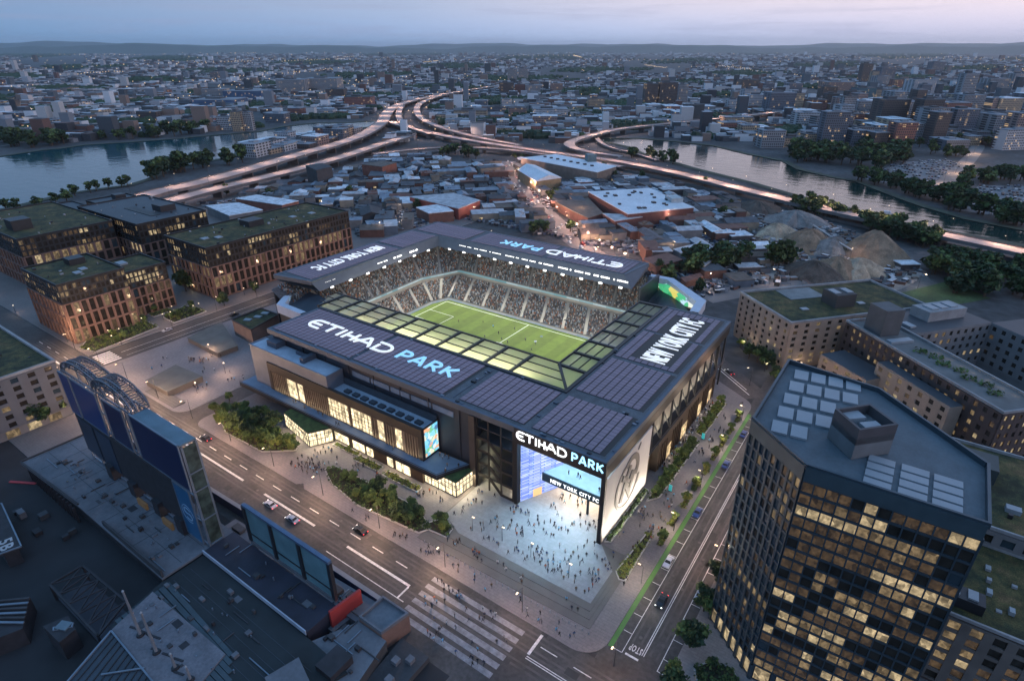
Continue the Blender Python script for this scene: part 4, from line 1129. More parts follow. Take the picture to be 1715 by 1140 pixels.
whitepad = mat('roof_panel_white', (.24, .27, .30), .5, var=.06)

# --- glass tower
TP = [(-17.1, 109.8), (-5.2, 99.8), (21.2, 100.4), (21.4, 118.5), (2.4, 137.2), (-16.8, 140)]
T = Bld('glass_tower', 'tall dark glass tower with many amber windows and white squares on its roof', 'tower', (0, 115))
m = MB(); m.prism(TP, 0, 57.6, 0, 1); T.part(m, 'tower_core', [navy, tower_roof])
T.part(parapet(TP, 57.6, 1.1, .5), 'parapet', tower_metal)
T.facade(TP[1], TP[2], 4.6, 55.2, 13, 19, tower_metal, .88, .82, .32, (.08, .19, .48), .03, 4)
T.facade(TP[0], TP[1], 4.6, 55.2, 9, 19, tower_metal, .66, .80, .35, (.03, .16, .26), .7, 5)
T.facade(TP[5], TP[0], 4.6, 55.2, 14, 19, tower_metal, .62, .8, .3, (.02, .1, .2), .6, 6)
T.facade(TP[2], TP[3], 4.6, 55.2, 7, 19, tower_metal, .8, .8, .3, (.1, .1, .2), .3, 7)
m = MB()
for a, b in ((TP[0], TP[1]), (TP[1], TP[2])):
    A, B = Vector((*a, 0)), Vector((*b, 0)); d = (B - A).normalized(); n = Vector((d.y, -d.x, 0)); L = (B - A).length
    c = (A + B) / 2 + n * .2; m.obox((c.x, c.y), (d.x, d.y), L / 2, .2, 55.21, 58.2)
    for k in range(7): c = A + d * (L * k / 6) + n * .25; T.part(MB().obox((c.x, c.y), (d.x, d.y), .4, .25, 0, 4.59), 'pier', tower_metal)
T.part(m, 'crown_band', mat('tower_crown', (.06, .095, .115), .4, .35))
for a, b, n_ in ((TP[0], TP[1], 6), (TP[1], TP[2], 6)):
    A, B = Vector((*a, 0)), Vector((*b, 0))
    for k in range(n_):
        p, e = A.lerp(B, (k + .15) / n_), A.lerp(B, (k + .85) / n_); d = (B - A).normalized(); n = Vector((d.y, -d.x, 0)) * .06
        T.part(MB().quad((p.x + n.x, p.y + n.y, .5), (e.x + n.x, e.y + n.y, .5), (e.x + n.x, e.y + n.y, 4.2), (p.x + n.x, p.y + n.y, 4.2)), 'shop_window', warm_hi)
ph = [(1, 107.2), (6.5, 113.2), (1.4, 118.2), (-3.8, 112.3)]
def ring(m, pts, z0, z1, w=.4, mi=0):
    n = len(pts); cx = sum(p[0] for p in pts) / n; cyy = sum(p[1] for p in pts) / n
    inn = [(p[0] + (cx - p[0]) * w / 4, p[1] + (cyy - p[1]) * w / 4) for p in pts]
    for i in range(n):
        a, b, c, d = pts[i], pts[(i + 1) % n], inn[(i + 1) % n], inn[i]
        m.quad((*a, z0), (*b, z0), (*b, z1), (*a, z1), mi); m.quad((*d, z0), (*c, z0), (*c, z1), (*d, z1), mi); m.quad((*a, z1), (*b, z1), (*c, z1), (*d, z1), mi)
m = MB(); m.prism(ph, 57.7, 62.2, 0, 0); T.part(m, 'penthouse', mat('penthouse_grey', (.12, .13, .14), .7))
m = MB(); ring(m, [(p[0] * 1.0, p[1]) for p in ph], 60.8, 64.2, .5); T.part(m, 'plant_screen', mat('plant_screen', (.06, .058, .065), .6))
for c in ((-.6, 113.6), (2.6, 111.6)): T.part(MB().obox(c, (.73, .68), 1.7, 1.2, 62.2, 63.4), 'roof_unit', whitepad)
for j in range(5):
    for i in range(4):
        o = G(1334, 626.1, 58); u = (G(1438.3, 647.4, 58) - o) / 3.6; v = (G(1293.7, 718.5, 58) - o) / 4.25
        if (i == 3 and j > 1) or (i == 2 and j > 3): continue
        c = o + u * (i + .3) + v * (j + .0)
        if c.x > -4.5 and c.y < 119: continue
        T.part(MB().obox((c.x, c.y), (u.x / u.length, u.y / u.length), 1.45, 2.2, 57.62, 58.05), 'roof_panel', whitepad)
for i in range(3):
    for j in range(4):
        c = Vector((6.0 + 4.9 * i, 102.2 + 2.55 * j))
        if i == 0: c.x -= .3; c.y -= .2
        T.part(MB().obox((c.x, c.y), (1, .02), 2.1, 1.0, 57.62, 58.0), 'roof_panel', whitepad)
T.done()
# its lower neighbours
A1 = Bld('terrace_block', 'lower brown block with green roof and tall amber window bays behind the glass tower', 'building', (40, 122))
A1.part(MB().prism([(21.6, 121.6), (75, 121.6), (75, 148.9), (21.6, 148.9)], 0, 20, 0, 1), 'wall', [dark_brick, sedum])
A1.facade((21.6, 121.5), (75, 121.5), 1, 19.6, 14, 6, mat('pier_brown', (.14, .12, .11), .8), .55, .72, .5, (.05, .2, .3), 0, 9)
A1.part(parapet([(21.6, 121.6), (75, 121.6), (75, 148.9), (21.6, 148.9)], 20, .7), 'parapet', concrete)
A1.part(MB().box(24, 124.5, 20.02, 31.5, 128.5, 22.6), 'plant_room', dkmetal); A1.part(MB().box(25.2, 125.2, 22.61, 27, 128, 23), 'roof_unit', whitepad); A1.part(MB().box(28.4, 125.2, 22.61, 30.2, 128, 23), 'roof_unit', whitepad)
A1.done()
A2 = Bld('stepped_block', 'dark block with mossy roof terrace stepping up beside the glass tower', 'building', (40, 150))
A2.part(MB().prism([(21.6, 149), (75, 149), (75, 186), (21.6, 186)], 0, 25, 0, 1), 'wall', [grey_brick, sedum])
A2.facade((21.6, 149), (75, 149), 20.2, 24.6, 13, 1, grey_brick, .6, .5, .3, (.02, .05, .1), .2, 9)
A2.part(parapet([(21.6, 149), (75, 149), (75, 186), (21.6, 186)], 25, .8), 'parapet', concrete)
A2.part(MB().box(22.6, 168, 25.02, 33, 176, 29.4), 'plant_room', mat('plant_green', (.035, .05, .055), .6)); A2.part(MB().box(24, 169, 29.41, 28, 171.5, 29.9), 'roof_unit', whitepad); A2.part(MB().box(35, 158, 25.02, 38, 160, 26.2), 'roof_unit', whitepad)
A2.done()

# --- tan block
t0, t1, t2, t3 = (-59.7, 275.1), (-32.5, 251.6), (13.9, 305.4), (-12, 328)
B1 = Bld('tan_apartment_block', 'tan brick apartment block with a broad moss green roof and dark cube on top', 'building', (-30, 290))
B1.part(MB().prism([t0, t1, t2, t3], 0, 22, 0, 1), 'wall', [tan, sedum])
B1.facade(t0, t1, 1.5, 21.9, 8, 7, tan, .36, .55, .35, (.05, .12, .15), 0, 21)
B1.facade(t1, t2, 1.5, 21.9, 13, 7, tan, .38, .55, .35, (.07, .14, .15), 0, 22)
B1.part(parapet([t0, t1, t2, t3], 22, .9, .8), 'parapet', concrete)
c = G(1403, 505, 23); B1.part(MB().obox((c.x, c.y), (.68, .73), 5, 4.6, 22.02, 28), 'plant_room', mat('cube_dark', (.04, .042, .046), .7))
for k in (-1, 1): B1.part(MB().obox((c.x + k * 2.1, c.y + k * 2.2), (.68, .73), 1.5, 2.6, 28.01, 28.4), 'roof_unit', whitepad)
c = G(1340, 492, 22); B1.part(MB().obox((c.x, c.y), (.68, .73), 9, 6, 22.02, 22.3), 'roof_deck', mat('roof_gravel', (.2, .2, .2), .9))
for px in ((1347, 518), (1441, 508)): c = G(*px, 22); B1.part(MB().obox((c.x, c.y), (.7, .7), 1.6, 1.2, 22.05, 22.5), 'roof_unit', whitepad)
B1.done()

# --- dark brick courtyard block
d0, d1 = Vector((-13.7, 267.2, 0)), Vector((37.6, 217.4, 0)); dd = (d1 - d0).normalized(); nn = Vector((-dd.y, dd.x, 0))
q = lambda s, t: ((d0 + dd * s + nn * t).x, (d0 + dd * s + nn * t).y)
B2 = Bld('dark_brick_block', 'long dark brick block with garden terrace on its roof and amber windows', 'building', (12, 245))
B2.part(MB().prism([q(0, 0), q(71.5, 0), q(71.5, 17), q(0, 17)], 0, 22, 0, 1), 'wall', [dark_brick, mat('terrace_paving', (.13, .13, .13), .9)])
B2.facade(q(0, 0), q(71.5, 0), 1.5, 21.8, 20, 6, dark_brick, .42, .52, .35, (.13, .2, .2), 0, 31)
B2.facade(q(71.5, 0), q(71.5, 17), 1.5, 21.8, 6, 6, dark_brick, .42, .52, .35, (.1, .2, .2), 0, 32)
B2.part(parapet([q(0, 0), q(71.5, 0), q(71.5, 17), q(0, 17)], 22, .9, .7), 'parapet', concrete)
c = q(11, 7); B2.part(MB().obox(c, (dd.x, dd.y), 4.6, 4.2, 22.02, 33), 'lift_tower', mat('lift_slate', (.075, .08, .088), .7))
c = q(21, 7); B2.part(MB().obox(c, (dd.x, dd.y), 1.4, 5, 22.02, 23), 'roof_unit', whitepad)
for k in range(7):
    c = q(30 + 5.2 * k, 8 + (k % 2) * 2); b = MB()
    rr = random.Random(k)
    for _ in range(60):
        p = Vector((c[0] + rr.uniform(-2.2, 2.2), c[1] + rr.uniform(-1.6, 1.6), 22.1 + rr.uniform(0, 1.3))); e = rr.uniform(.2, .45)
        a1, a2 = Vector((rr.uniform(-1, 1), rr.uniform(-1, 1), rr.uniform(-.4, .4))).normalized() * e, Vector((rr.uniform(-1, 1), rr.uniform(-1, 1), rr.uniform(-1, 1))).normalized() * e
        b.quad(p - a1 - a2, p + a1 - a2, p + a1 + a2, p - a1 + a2)
    B2.part(b, 'roof_garden_bed', leaf_b)
    lamp('terrace_lamp', 'POINT', (q(32 + 5.2 * k, 14)[0], q(32 + 5.2 * k, 14)[1], 23.4), 25, (1, .7, .38), parent=B2.root)
B2.done()
B3 = Bld('pink_brick_wing', 'low pinkish brick wing with flat slate roof against the tan block', 'building', (-8, 250))
e0, e1 = (-18.6, 249), (-.3, 235.2); v = Vector((e1[0] - e0[0], e1[1] - e0[1], 0)).normalized(); w = Vector((-v.y, v.x, 0)) * 12
B3.part(MB().prism([e0, e1, (e1[0] + w.x, e1[1] + w.y), (e0[0] + w.x, e0[1] + w.y)], 0, 13, 0, 1), 'wall', [tan, roofgrey])
B3.facade(e0, e1, 1.5, 12.6, 4, 4, tan, .4, .55, .3, (.05, .1, .2), 0, 33); B3.done()
B4 = Bld('pink_brick_wing', 'taller pinkish brick wing with amber windows in front of the dark brick block', 'building', (12, 235))
e0, e1 = (1.2, 243), (24.8, 220.5); v = Vector((e1[0] - e0[0], e1[1] - e0[1], 0)).normalized(); w = Vector((-v.y, v.x, 0)) * 5
B4.part(MB().prism([e0, e1, (e1[0] + w.x, e1[1] + w.y), (e0[0] + w.x, e0[1] + w.y)], 0, 18, 0, 1), 'wall', [tan, roofgrey])
B4.facade(e0, e1, 1.5, 17.6, 7, 5, tan, .4, .55, .3, (.2, .22, .2), 0, 35); B4.done()
B5 = Bld('grey_courtyard_block', 'pale grey courtyard block with rows of small square windows and roof plant', 'building', (40, 300))
g0, g1 = Vector((9.4, 267.6, 0)), Vector((36.5, 300.7, 0)); gd = (g1 - g0).normalized(); gn = Vector((-gd.y, gd.x, 0))
P5 = [tuple(g0)[:2], tuple(g1)[:2], tuple(g1 + gn * 22)[:2], tuple(g0 + gn * 22)[:2]]
h1 = g1 + Vector((40, -36, 0)); P6 = [tuple(g1)[:2], tuple(h1)[:2], tuple(h1 + Vector((16, 18, 0)))[:2], tuple(g1 + Vector((16, 18, 0)))[:2]]
B5.part(MB().prism(P5, 0, 22.2, 0, 1).prism(P6, 0, 22.1, 0, 1), 'wall', [grey_brick, roofgrey])
B5.facade(P5[0], P5[1], 4, 21.8, 11, 5, grey_brick, .42, .52, .3, (.02, .06, .06), 0, 37)
B5.facade(P6[0], P6[1], 4, 21.8, 13, 5, grey_brick, .42, .52, .3, (.02, .08, .06), 0, 38)
c = g1 - gd * 16 + gn * 12; B5.part(MB().obox((c.x, c.y), (gd.x, gd.y), 10, 4.5, 22.22, 26.5), 'plant_room', concrete)
for k in (-5, 0, 5): B5.part(MB().obox((c.x + gd.x * k, c.y + gd.y * k), (gd.x, gd.y), 1.8, 2.5, 26.51, 27), 'roof_unit', whitepad)
c = g0 + gd * 6 + gn * 7; B5.part(MB().obox((c.x, c.y), (gd.x, gd.y), 1.5, 2.5, 22.22, 23), 'roof_unit', whitepad)
B5.done()
B6 = Bld('glass_pavilion', 'low pavilion with flat grey roof and a brightly lit glass shopfront', 'pavilion', (12, 232))
pv = [(4.8, 228.6), (20.9, 217.2), (23.4, 226.8), (7, 238.6)]
B6.part(MB().prism(pv, 0, 1.2).prism(pv, 6.6, 8), 'roof', roofgrey)
B6.part(MB().prism([(6.5, 230), (20.5, 219.6), (22, 226), (8, 236)], 1.21, 6.59), 'wall', lit_glass('pavilion_glow', (1, .82, .58), .9, scale=.5))
m = MB()
for k in range(12): p = Vector((*pv[0], 0)).lerp(Vector((*pv[1], 0)), k / 11); m.bar((p.x, p.y, 1.2), (p.x, p.y, 6.6), .18)
B6.part(m, 'mullion', dkmetal); B6.done()

# --- grid-windowed block at the left edge
B7 = Bld('square_window_block', 'grey block with square deep-set windows and a hedge-like green roof at the avenue corner', 'building', (-260, 30))
B7.part(MB().prism([(-330, 4), (-246.7, 4), (-246.7, 61), (-330, 61)], 0, 22.4, 0, 1), 'wall', [grey_brick, sedum])
B7.facade((-246.7, 4), (-246.7, 61), 3.6, 22.2, 11, 6, mat('cool_grey', (.115, .12, .135), .85, var=.08), .44, .6, .5, (.06, .12, .14), .1, 41)
B7.part(parapet([(-330, 4), (-246.7, 4), (-246.7, 61), (-330, 61)], 22.4, .9, .9), 'parapet', concrete)
for k in range(8): B7.part(MB().box(-246.6, 7 + 6.6 * k, .4, -246.45, 11 + 6.6 * k, 3.1), 'shop_window', warm_mid if k % 2 else warm_hi)
B7.done()

# --- red brick blocks with dark upper storeys
def brick_block(label, x0, y0, x1, y1, zt, zs, nx, ny, seed, roof=sedum, lit=(.05, .12, .15), group=None):
    B = Bld('brick_block', label, 'building', ((x0 + x1) / 2, (y0 + y1) / 2))
    B.part(MB().prism([(x0, y0), (x1, y0), (x1, y1), (x0, y1)], 0, zt, 0, 1), 'wall', [upper_dark, roof])
    for a, b, n, s in (((x0, y0), (x1, y0), nx, 0), ((x1, y0), (x1, y1), ny, 1)):
        B.facade(a, b, 0.3, zs, n, 3 if zs > 15 else 2, red_brick, .70, .86, .75, (lit[0] * .5, lit[1], lit[2]), .1, seed + s, name='brick_lattice')
        B.facade(a, b, zs + .02, zt - .2, int(n * 1.7), 3, upper_dark, .68, .72, .18, lit, .15, seed + 5 + s, name='upper_storey')
    B.part(parapet([(x0, y0), (x1, y0), (x1, y1), (x0, y1)], zt, .8, .6), 'parapet', upper_dark)
    return B
K = brick_block('red brick block with dark top floors and moss roof on the corner of the avenue', -352, 88.2, -312, 117, 29, 20, 9, 9, 51)
K.part(MB().box(-345, 104, 29.02, -338, 111, 32), 'plant_room', dkmetal)
for p in ((-330, 104), (-326, 100)): K.part(MB().box(p[0], p[1], 29.05, p[0] + 4, p[1] + 3, 29.5), 'roof_unit', whitepad)
K.done()
K = brick_block('smaller brick annex with flat green roof tucked behind the corner block', -346, 117.2, -320, 140, 24, 15.5, 6, 7, 61); K.part(MB().box(-340, 124, 24.02, -334, 128, 25), 'roof_unit', whitepad); K.done()
K = brick_block('long red brick block with dark top floors facing the stadium across the road', -352, 157.5, -309.5, 256, 29, 18.5, 10, 26, 71)
K.part(MB().box(-338, 196, 29.02, -328, 206, 32.5), 'plant_room', dkmetal)
for p in ((-330, 166), (-326, 172), (-330, 225), (-328, 238)): K.part(MB().box(p[0], p[1], 29.05, p[0] + 4, p[1] + 3.4, 29.5), 'roof_unit', whitepad)
K.done()
K = brick_block('brick block with moss roof and dark rooftop cube, behind the corner block', -500, 106, -412, 156, 29, 19, 18, 11, 81)
K.part(MB().box(-445, 112, 29.02, -434, 122, 35), 'plant_room', dkmetal); K.done()
K = brick_block('grey-roofed dark brick block with a lit courtyard, farthest from the avenue', -470, 160, -389, 204, 29, 17, 16, 10, 91, roofgrey, (.1, .16, .15))
K.part(MB().box(-420, 185, 29.02, -409, 195, 33), 'plant_room', dkmetal); K.part(MB().box(-440, 176, 29.03, -404, 182, 29.3), 'roof_slot', black); K.done()
K = brick_block('small brick block with a row of square windows by the river road', -512, 158, -474, 172, 25, 16, 9, 4, 95, roofgrey, (.02, .05, .1)); K.done()
K = brick_block('dark flat-roofed block tucked behind the lit courtyard block', -498, 176, -470.6, 204, 26.5, 15, 7, 6, 97, roofgrey, (.05, .1, .1)); K.part(MB().box(-490, 190, 26.52, -483, 197, 30), 'plant_room', dkmetal); K.done()

# --- pavilions and steps on the west square
def slabhouse(label, pts, zt):
    P = [tuple(G(*p, zt))[:2] for p in pts]
    t = thing('stone_pavilion', label, 'pavilion', (*P[0], 0))
    c = (sum(p[0] for p in P) / 4, sum(p[1] for p in P) / 4)
    MB().prism([(c[0] + (p[0] - c[0]) * .985, c[1] + (p[1] - c[1]) * .985) for p in P], 0, zt - .3).obj('wall', mat('pavilion_wall', (.115, .105, .10), .8), t)
    MB().prism(P, zt - .3, zt).obj('roof', mat('pavilion_roof', (.115, .115, .105), .9, var=.15), t)
slabhouse('low square stone pavilion standing alone in the middle of the west square', [(243.2, 636.7), (293.9, 610.4), (339.4, 629.7), (279.9, 655.9)], 2.6)
slabhouse('low square stone pavilion next to the brown planted house', [(313.2, 564.9), (363.9, 591.2), (398, 578.9), (370.9, 538.7)], 2.4)
hp = [tuple(G(*p, 8))[:2] for p in ((388.4, 535.2), (420, 552), (466, 526.4), (437.4, 515.9))]
t = thing('planted_house', 'brown box-shaped house with planted roof beside the stadium corner', 'building', (*hp[0], 0))
MB().prism(hp, 0, 7.6, 0, 1).obj('wall', [mat('planked_brown', (.17, .125, .11), .8), sedum], t)
parapet(hp, 7.6, .6, .4).obj('parapet', dark_brick, t)
for px in ((415, 535), (432, 530), (444, 524)): c = G(*px, 8); MB().obox((c.x, c.y), (.9, .4), 1.8, 1.1, 7.62, 8.2).obj('roof_unit', whitepad, t)
stp = MB()
for k in range(4): stp.prism([(-241 + k, 84.6 + 1.1 * k), (-219, 84.6 + 1.1 * k), (-219, 89.4), (-241 + k, 89.4)], .02 + .13 * k, .13 * (k + 1))
structure(stp.obj('square_steps', step_m))

# small vents and boxes on the green and grey roofs
rr = random.Random(63)
for nm, x0, y0, x1, y1, zt, n in (('brick_block', -350, 90, -314, 115, 29, 12), ('brick_block', -350, 160, -312, 254, 29, 34), ('brick_block', -498, 108, -414, 154, 29, 18), ('brick_block', -468, 162, -391, 202, 29, 20), ('square_window_block', -328, 8, -250, 59, 22.4, 16), ('terrace_block', 24, 124, 70, 146, 20, 16), ('stepped_block', 24, 151, 70, 184, 25, 16)):
    par = min((o for o in bpy.data.objects if o.name.split('.')[0] == nm), key=lambda o: abs(o.location.x - (x0 + x1) / 2) + abs(o.location.y - (y0 + y1) / 2))
    for _ in range(n):
        x, y = rr.uniform(x0, x1), rr.uniform(y0, y1); w = rr.uniform(.3, 1.1)
        MB().box(x, y, zt + .01, x + w, y + w * rr.uniform(.6, 1.6), zt + rr.uniform(.3, 1.2)).obj('roof_vent', rr.choice((dkmetal, concrete, whitepad)), par)

# ================================================================ OLD BALLPARK, LOWER LEFT
dk_conc = mat('dark_concrete', (.042, .045, .052), .8, var=.25, scale=.15, fine=.12)
mid_conc = mat('mid_concrete', (.115, .122, .14), .8, var=.2, scale=.12, fine=.1)
board_navy = mat('board_navy', (.011, .017, .062), .35, var=.1)
board_blue = mat('board_blue', (.009, .042, .15), .35, var=.08)
board_cyan = mat('board_cyan', (.015, .105, .22), .35, var=.08)
frame_pale = mat('pale_steel', (.16, .20, .25), .45, .4)
black_wall = mat('ballpark_black', (.022, .022, .028), .7, var=.3, scale=.5)
structure(MB().quad((-260, -30, -.1), (-60, -30, -.1), (-60, 62, -.1), (-260, 62, -.1)).obj('ballpark_yard', mat('yard_asphalt', (.02, .021, .025), .85, var=.3, scale=.1)))
BP = thing('ballpark_deck', 'broad pale concrete roof deck of the old ballpark under the scoreboard tower', 'building', (-175, 45, 0))
MB().prism([(-217, 35.5), (-180, 37.2), (-133, 37.5), (-133, 57), (-217, 57)], 5.4, 6).obj('roof', mid_conc, BP)
MB().prism([(-215.5, 37.5), (-134, 38.5), (-134, 56), (-215.5, 56)], -.1, 5.39).obj('wall', black_wall, BP)
m = MB()
for a, b in (((-217, 35.7), (-180, 37.4)), ((-217, 35.7), (-217, 57))): m.bar((*a, 6.25), (*b, 6.25), .5, .5)
m.bar((-165, 37.9, 5.9), (-133.2, 37.9, 6.6), .5, 3.4); m.obj('parapet', dk_conc, BP)
m = MB()
for k in range(16): m.box(-214 + 2.2 * k, 35.9, -.1, -213.6 + 2.2 * k, 36.6, 5.39)
m.obj('wall_rib', black_wall, BP)
for x in (-186, -172, -158, -146): MB().box(x, 48.5, 6.01, x + 3.5, 52, 11).obj('tower_leg', black_wall, BP)
for x in (-166, -152): MB().box(x, 47.6, 6.02, x + 5, 48.3, 8.2).obj('lit_door', mat('dim_door', (.12, .08, .04), .7, emit=(1, .6, .25), es=.03), BP)
for k in range(6): MB().box(-205 + 9 * k, 43 + (k % 3), 6.01, -203.8 + 9 * k, 44.2 + (k % 3), 6.7).obj('roof_vent', dk_conc, BP)

SBT = thing('scoreboard_tower', 'tall back of a blue panelled scoreboard tower with curved steel trusses on top', 'scoreboard', (-170, 52, 6))
Y0, Y1 = 49.6, 54.2
def board(x0, x1, z0, z1, m_, y=Y0):
    MB().box(x0, y, z0, x1, y + .4, z1).obj('board_panel', m_, SBT)
    f = MB()
    f.bar((x0, y + .1, z1), (x1, y + .1, z1), .45); f.bar((x0, y + .1, z0), (x1, y + .1, z0), .35); f.bar((x0, y + .1, z0), (x0, y + .1, z1), .35); f.bar((x1, y + .1, z0), (x1, y + .1, z1), .35)
    f.obj('panel_frame', frame_pale, SBT)
board(-132.8 - 24, -132.8, 25.2, 39.3, board_navy)
board(-172.6, -161.6, 25.2, 38.4, board_navy); board(-193, -176.8, 24.3, 38.4, board_blue); board(-201.2, -194.4, 24, 38.2, board_blue)
board(-142.3, -134.6, 6.8, 24.4, board_cyan)
m = MB(); m.box(-200.8, Y0 + .2, 9.5, -142.9, Y0 + .7, 23.6); m.obj('lower_panel', black_wall, SBT)
for x in (-199.5, -188): MB().box(x, Y0, 10, x + 10, Y0 + .19, 22.5).obj('lower_board', mat('board_dim', (.02, .035, .06), .4), SBT)
m = MB()
for x in (-201, -193.8, -176, -161, -157, -142.6, -133.2):
    for y in (Y0 + .9, Y1): m.box(x - .25, y - .25, 6, x + .25, y + .25, 38.2)
for zz in (6.3, 15.5, 24.6, 38.6):
    for y in (Y0 + .9, Y1): m.bar((-201, y, zz), (-133.2, y, zz), .4)
    for x in (-201, -176, -157, -133.2): m.bar((x, Y0 + .9, zz), (x, Y1, zz), .35)
for x in range(-200, -136, 6):
    m.bar((x, Y1, 25), (x + 6, Y1, 38), .22); m.bar((x, Y1, 7), (x + 6, Y1, 24), .22)
m.obj('steel_frame', frame_pale, SBT)
MB().box(-132.95, Y0 + 1.2, 7, -132.85, Y1 - .3, 38).obj('end_glass', mat('end_glass', (.05, .07, .06), .15, var=.5, scale=.5), SBT)
m = MB()
for zz in (15.2, 24.4, 30): m.bar((-132.8, Y0 + .9, zz), (-132.8, Y1, zz), .3)
m.obj('end_bars', frame_pale, SBT)
MB().box(-156.5, Y0 + .5, 38.7, -133, Y1, 38.95).obj('top_deck', mat('top_deck', (.09, .15, .19), .6), SBT)
MB().box(-133 - .5, Y1 + .05, 7, -133.2, Y1 + .25, 38).obj('back_panel', dkmetal, SBT)
m = MB()
for xc, rx, top in ((-186.5, 14, 43.6), (-168.5, 11.5, 44.2)):
    for y in (Y0 + 1, (Y0 + Y1) / 2, Y1 + .8):
        P = [(xc + rx * math.cos(R(a)), y, 38.8 + (top - 38.8) * math.sin(R(a))) for a in range(0, 181, 12)]
        for i in range(len(P) - 1): m.bar(P[i], P[i + 1], .38)
        Q = [(xc + (rx - 2.2) * math.cos(R(a)), y, 38.8 + (top - 40.2) * math.sin(R(a))) for a in range(0, 181, 12)]
        for i in range(len(Q) - 1): m.bar(Q[i], Q[i + 1], .25); m.bar(P[i], Q[i + 1] if i % 2 else Q[i], .18)
    for a in range(0, 181, 6):
        x = xc + rx * math.cos(R(a)); zz = 38.8 + (top - 38.8) * math.sin(R(a)); m.bar((x, Y0 + 1, zz), (x, Y1 + .8, zz), .2)
m.obj('arch_truss', mat('arch_steel', (.09, .11, .14), .45, .4), SBT)
O = Vector((-140.2, Y0 - .02, 13.5)); em = MB()
stroke(em, el(1.6, 2.6, 1.5, 1.0, 20, 250, 9) + el(1.9, .8, 1.5, 1.1, 70, -150, 9), .42, O, Vector((1, 0, 0)), Vector((0, 0, 1)), Vector((0, -1, 0)), .06)
stroke(em, el(1.7, 1.7, 2.7, 2.9, 0, 300, 20), .2, O, Vector((1, 0, 0)), Vector((0, 0, 1)), Vector((0, -1, 0)), .05)
em.obj('panel_emblem', mat('emblem_pale_blue', (.30, .45, .6), .5), SBT)

TB = thing('ballpark_terrace', 'dark blue-green stepped terrace of the ballpark with a pale rail along it', 'building', (-110, 40, 0))
MB().prism([(-132.8, 37), (-132.8, 48), (-88, 48), (-76, 47.5), (-84, 24), (-110, 20), (-130, 24)], -.1, 5.2).obj('terrace', mat('terrace_green', (.016, .022, .026), .75, var=.3, scale=.15), TB)
MB().prism([(-132.8, 48.4), (-132.8, 57), (-90.4, 57), (-90.4, 48.4)], -.1, 6.2).obj('upper_tray', mat('tray_dark', (.02, .022, .038), .7, var=.3, scale=.2), TB)
m = MB(); m.bar((-132.8, 48.2, 6.6), (-90.6, 48.2, 6.6), .28); m.bar((-132.8, 48.2, 5.9), (-90.6, 48.2, 5.9), .2, 1.1); m.obj('rail', mat('rail_pale', (.36, .40, .48), .5), TB)
m = MB()
for k in range(9): m.prism([(-131 + k * .1, 37 - 1.5 * k), (-131 + k * .1, 38.2 - 1.5 * k), (-100 + 1.8 * k, 36 - 1.2 * k), (-100 + 1.8 * k, 35 - 1.2 * k)], 5.21, 5.5 + .02 * k)
m.obj('step_line', mat('step_dark', (.05, .075, .09), .8), TB)
for p in ((-131, 36.8), (-129, 38), (-128.4, 34)): MB().box(p[0], p[1], 5.22, p[0] + 1.4, p[1] + .9, 5.9).obj('roof_unit', mid_conc, TB)
GS = thing('glass_screen_wall', 'tall three-bay frame of teal glass standing along the ballpark edge of the avenue', 'screen', (-108, 57.5, 6))
ztop = 19.6
MB().box(-125.2, 57.2, ztop - .8, -91.2, 58.2, ztop).obj('top_beam', mat('beam_blue', (.09, .14, .22), .5, .3), GS)
MB().box(-125.2, 57.3, 6.2, -91.2, 58.1, 7.2).obj('sill', mid_conc, GS)
for x in (-125, -113.8, -102.6, -91.5): MB().box(x - .55, 57.2, 7.21, x + .55, 58.1, ztop - .81).obj('post', dkmetal, GS)
for x in (-124.4, -113.2, -102): MB().box(x, 57.6, 7.21, x + 10, 57.75, ztop - .82).obj('glass_pane', mat('teal_glass', (.12, .22, .25), .2, var=.2, scale=.15), GS)
m = MB()
for x in (-124.4, -113.2, -102): m.box(x, 57.45, 9.6, x + 10, 57.58, 10)
m.obj('glazing_bar', dkmetal, GS)
AW = thing('avenue_wall', 'low dark blue wall between the ballpark and the avenue', 'wall', (-150, 65, 0))
m = MB(); m.prism([(-205, 63), (-205, 64.2), (-126, 66.4), (-84, 66.6), (-84, 65.4), (-126, 65.2)], -.2, 3.2, 0, 1); m.obj('wall', [mat('wall_blue', (.03, .045, .10), .6), mat('coping_grey', (.18, .19, .21), .7)], AW)
LW = thing('service_deck', 'pale service deck with small rooftop boxes behind the glass screen wall', 'deck', (-105, 61, 0))
MB().prism([(-141, 57.1), (-141, 62), (-84, 65.2), (-84, 58.4)], -.1, 2.6).obj('deck', mid_conc, LW)
for x, y, w in ((-138, 59, 4), (-130, 60, 3), (-100, 60.6, 5), (-93, 61.5, 2.5)): MB().box(x, y, 2.61, x + w, y + 2, 3.6).obj('roof_box', dk_conc, LW)
RW = thing('red_wall', 'short red painted wall on a concrete plinth by the service deck', 'wall', (-88, 58, 0))
MB().prism([(-90.2, 54.4), (-89.6, 54.4), (-88.6, 63), (-89.2, 63)], 2, 7.2).obj('wall', mat('red_paint', (.33, .035, .035), .7, var=.15), RW)
MB().prism([(-91, 53.6), (-88.6, 53.6), (-87.6, 63.6), (-90, 63.6)], -.1, 1.99).obj('plinth', mid_conc, RW)
PB = thing('corner_pavilion', 'stepped concrete corner building with brick piers beside the zebra crossing', 'building', (-80, 58, 0))
m = MB(); m.prism([(-84, 58), (-76.5, 58), (-75, 65.4), (-83.6, 65.4)], -.1, 5.4, 0, 1); m.obj('wall', [red_brick, mid_conc], PB)
ring_m = MB(); ring(ring_m, [(-84, 58), (-76.5, 58), (-75, 65.4), (-83.6, 65.4)], 5.41, 6.3, .5); ring_m.obj('parapet', mid_conc, PB)
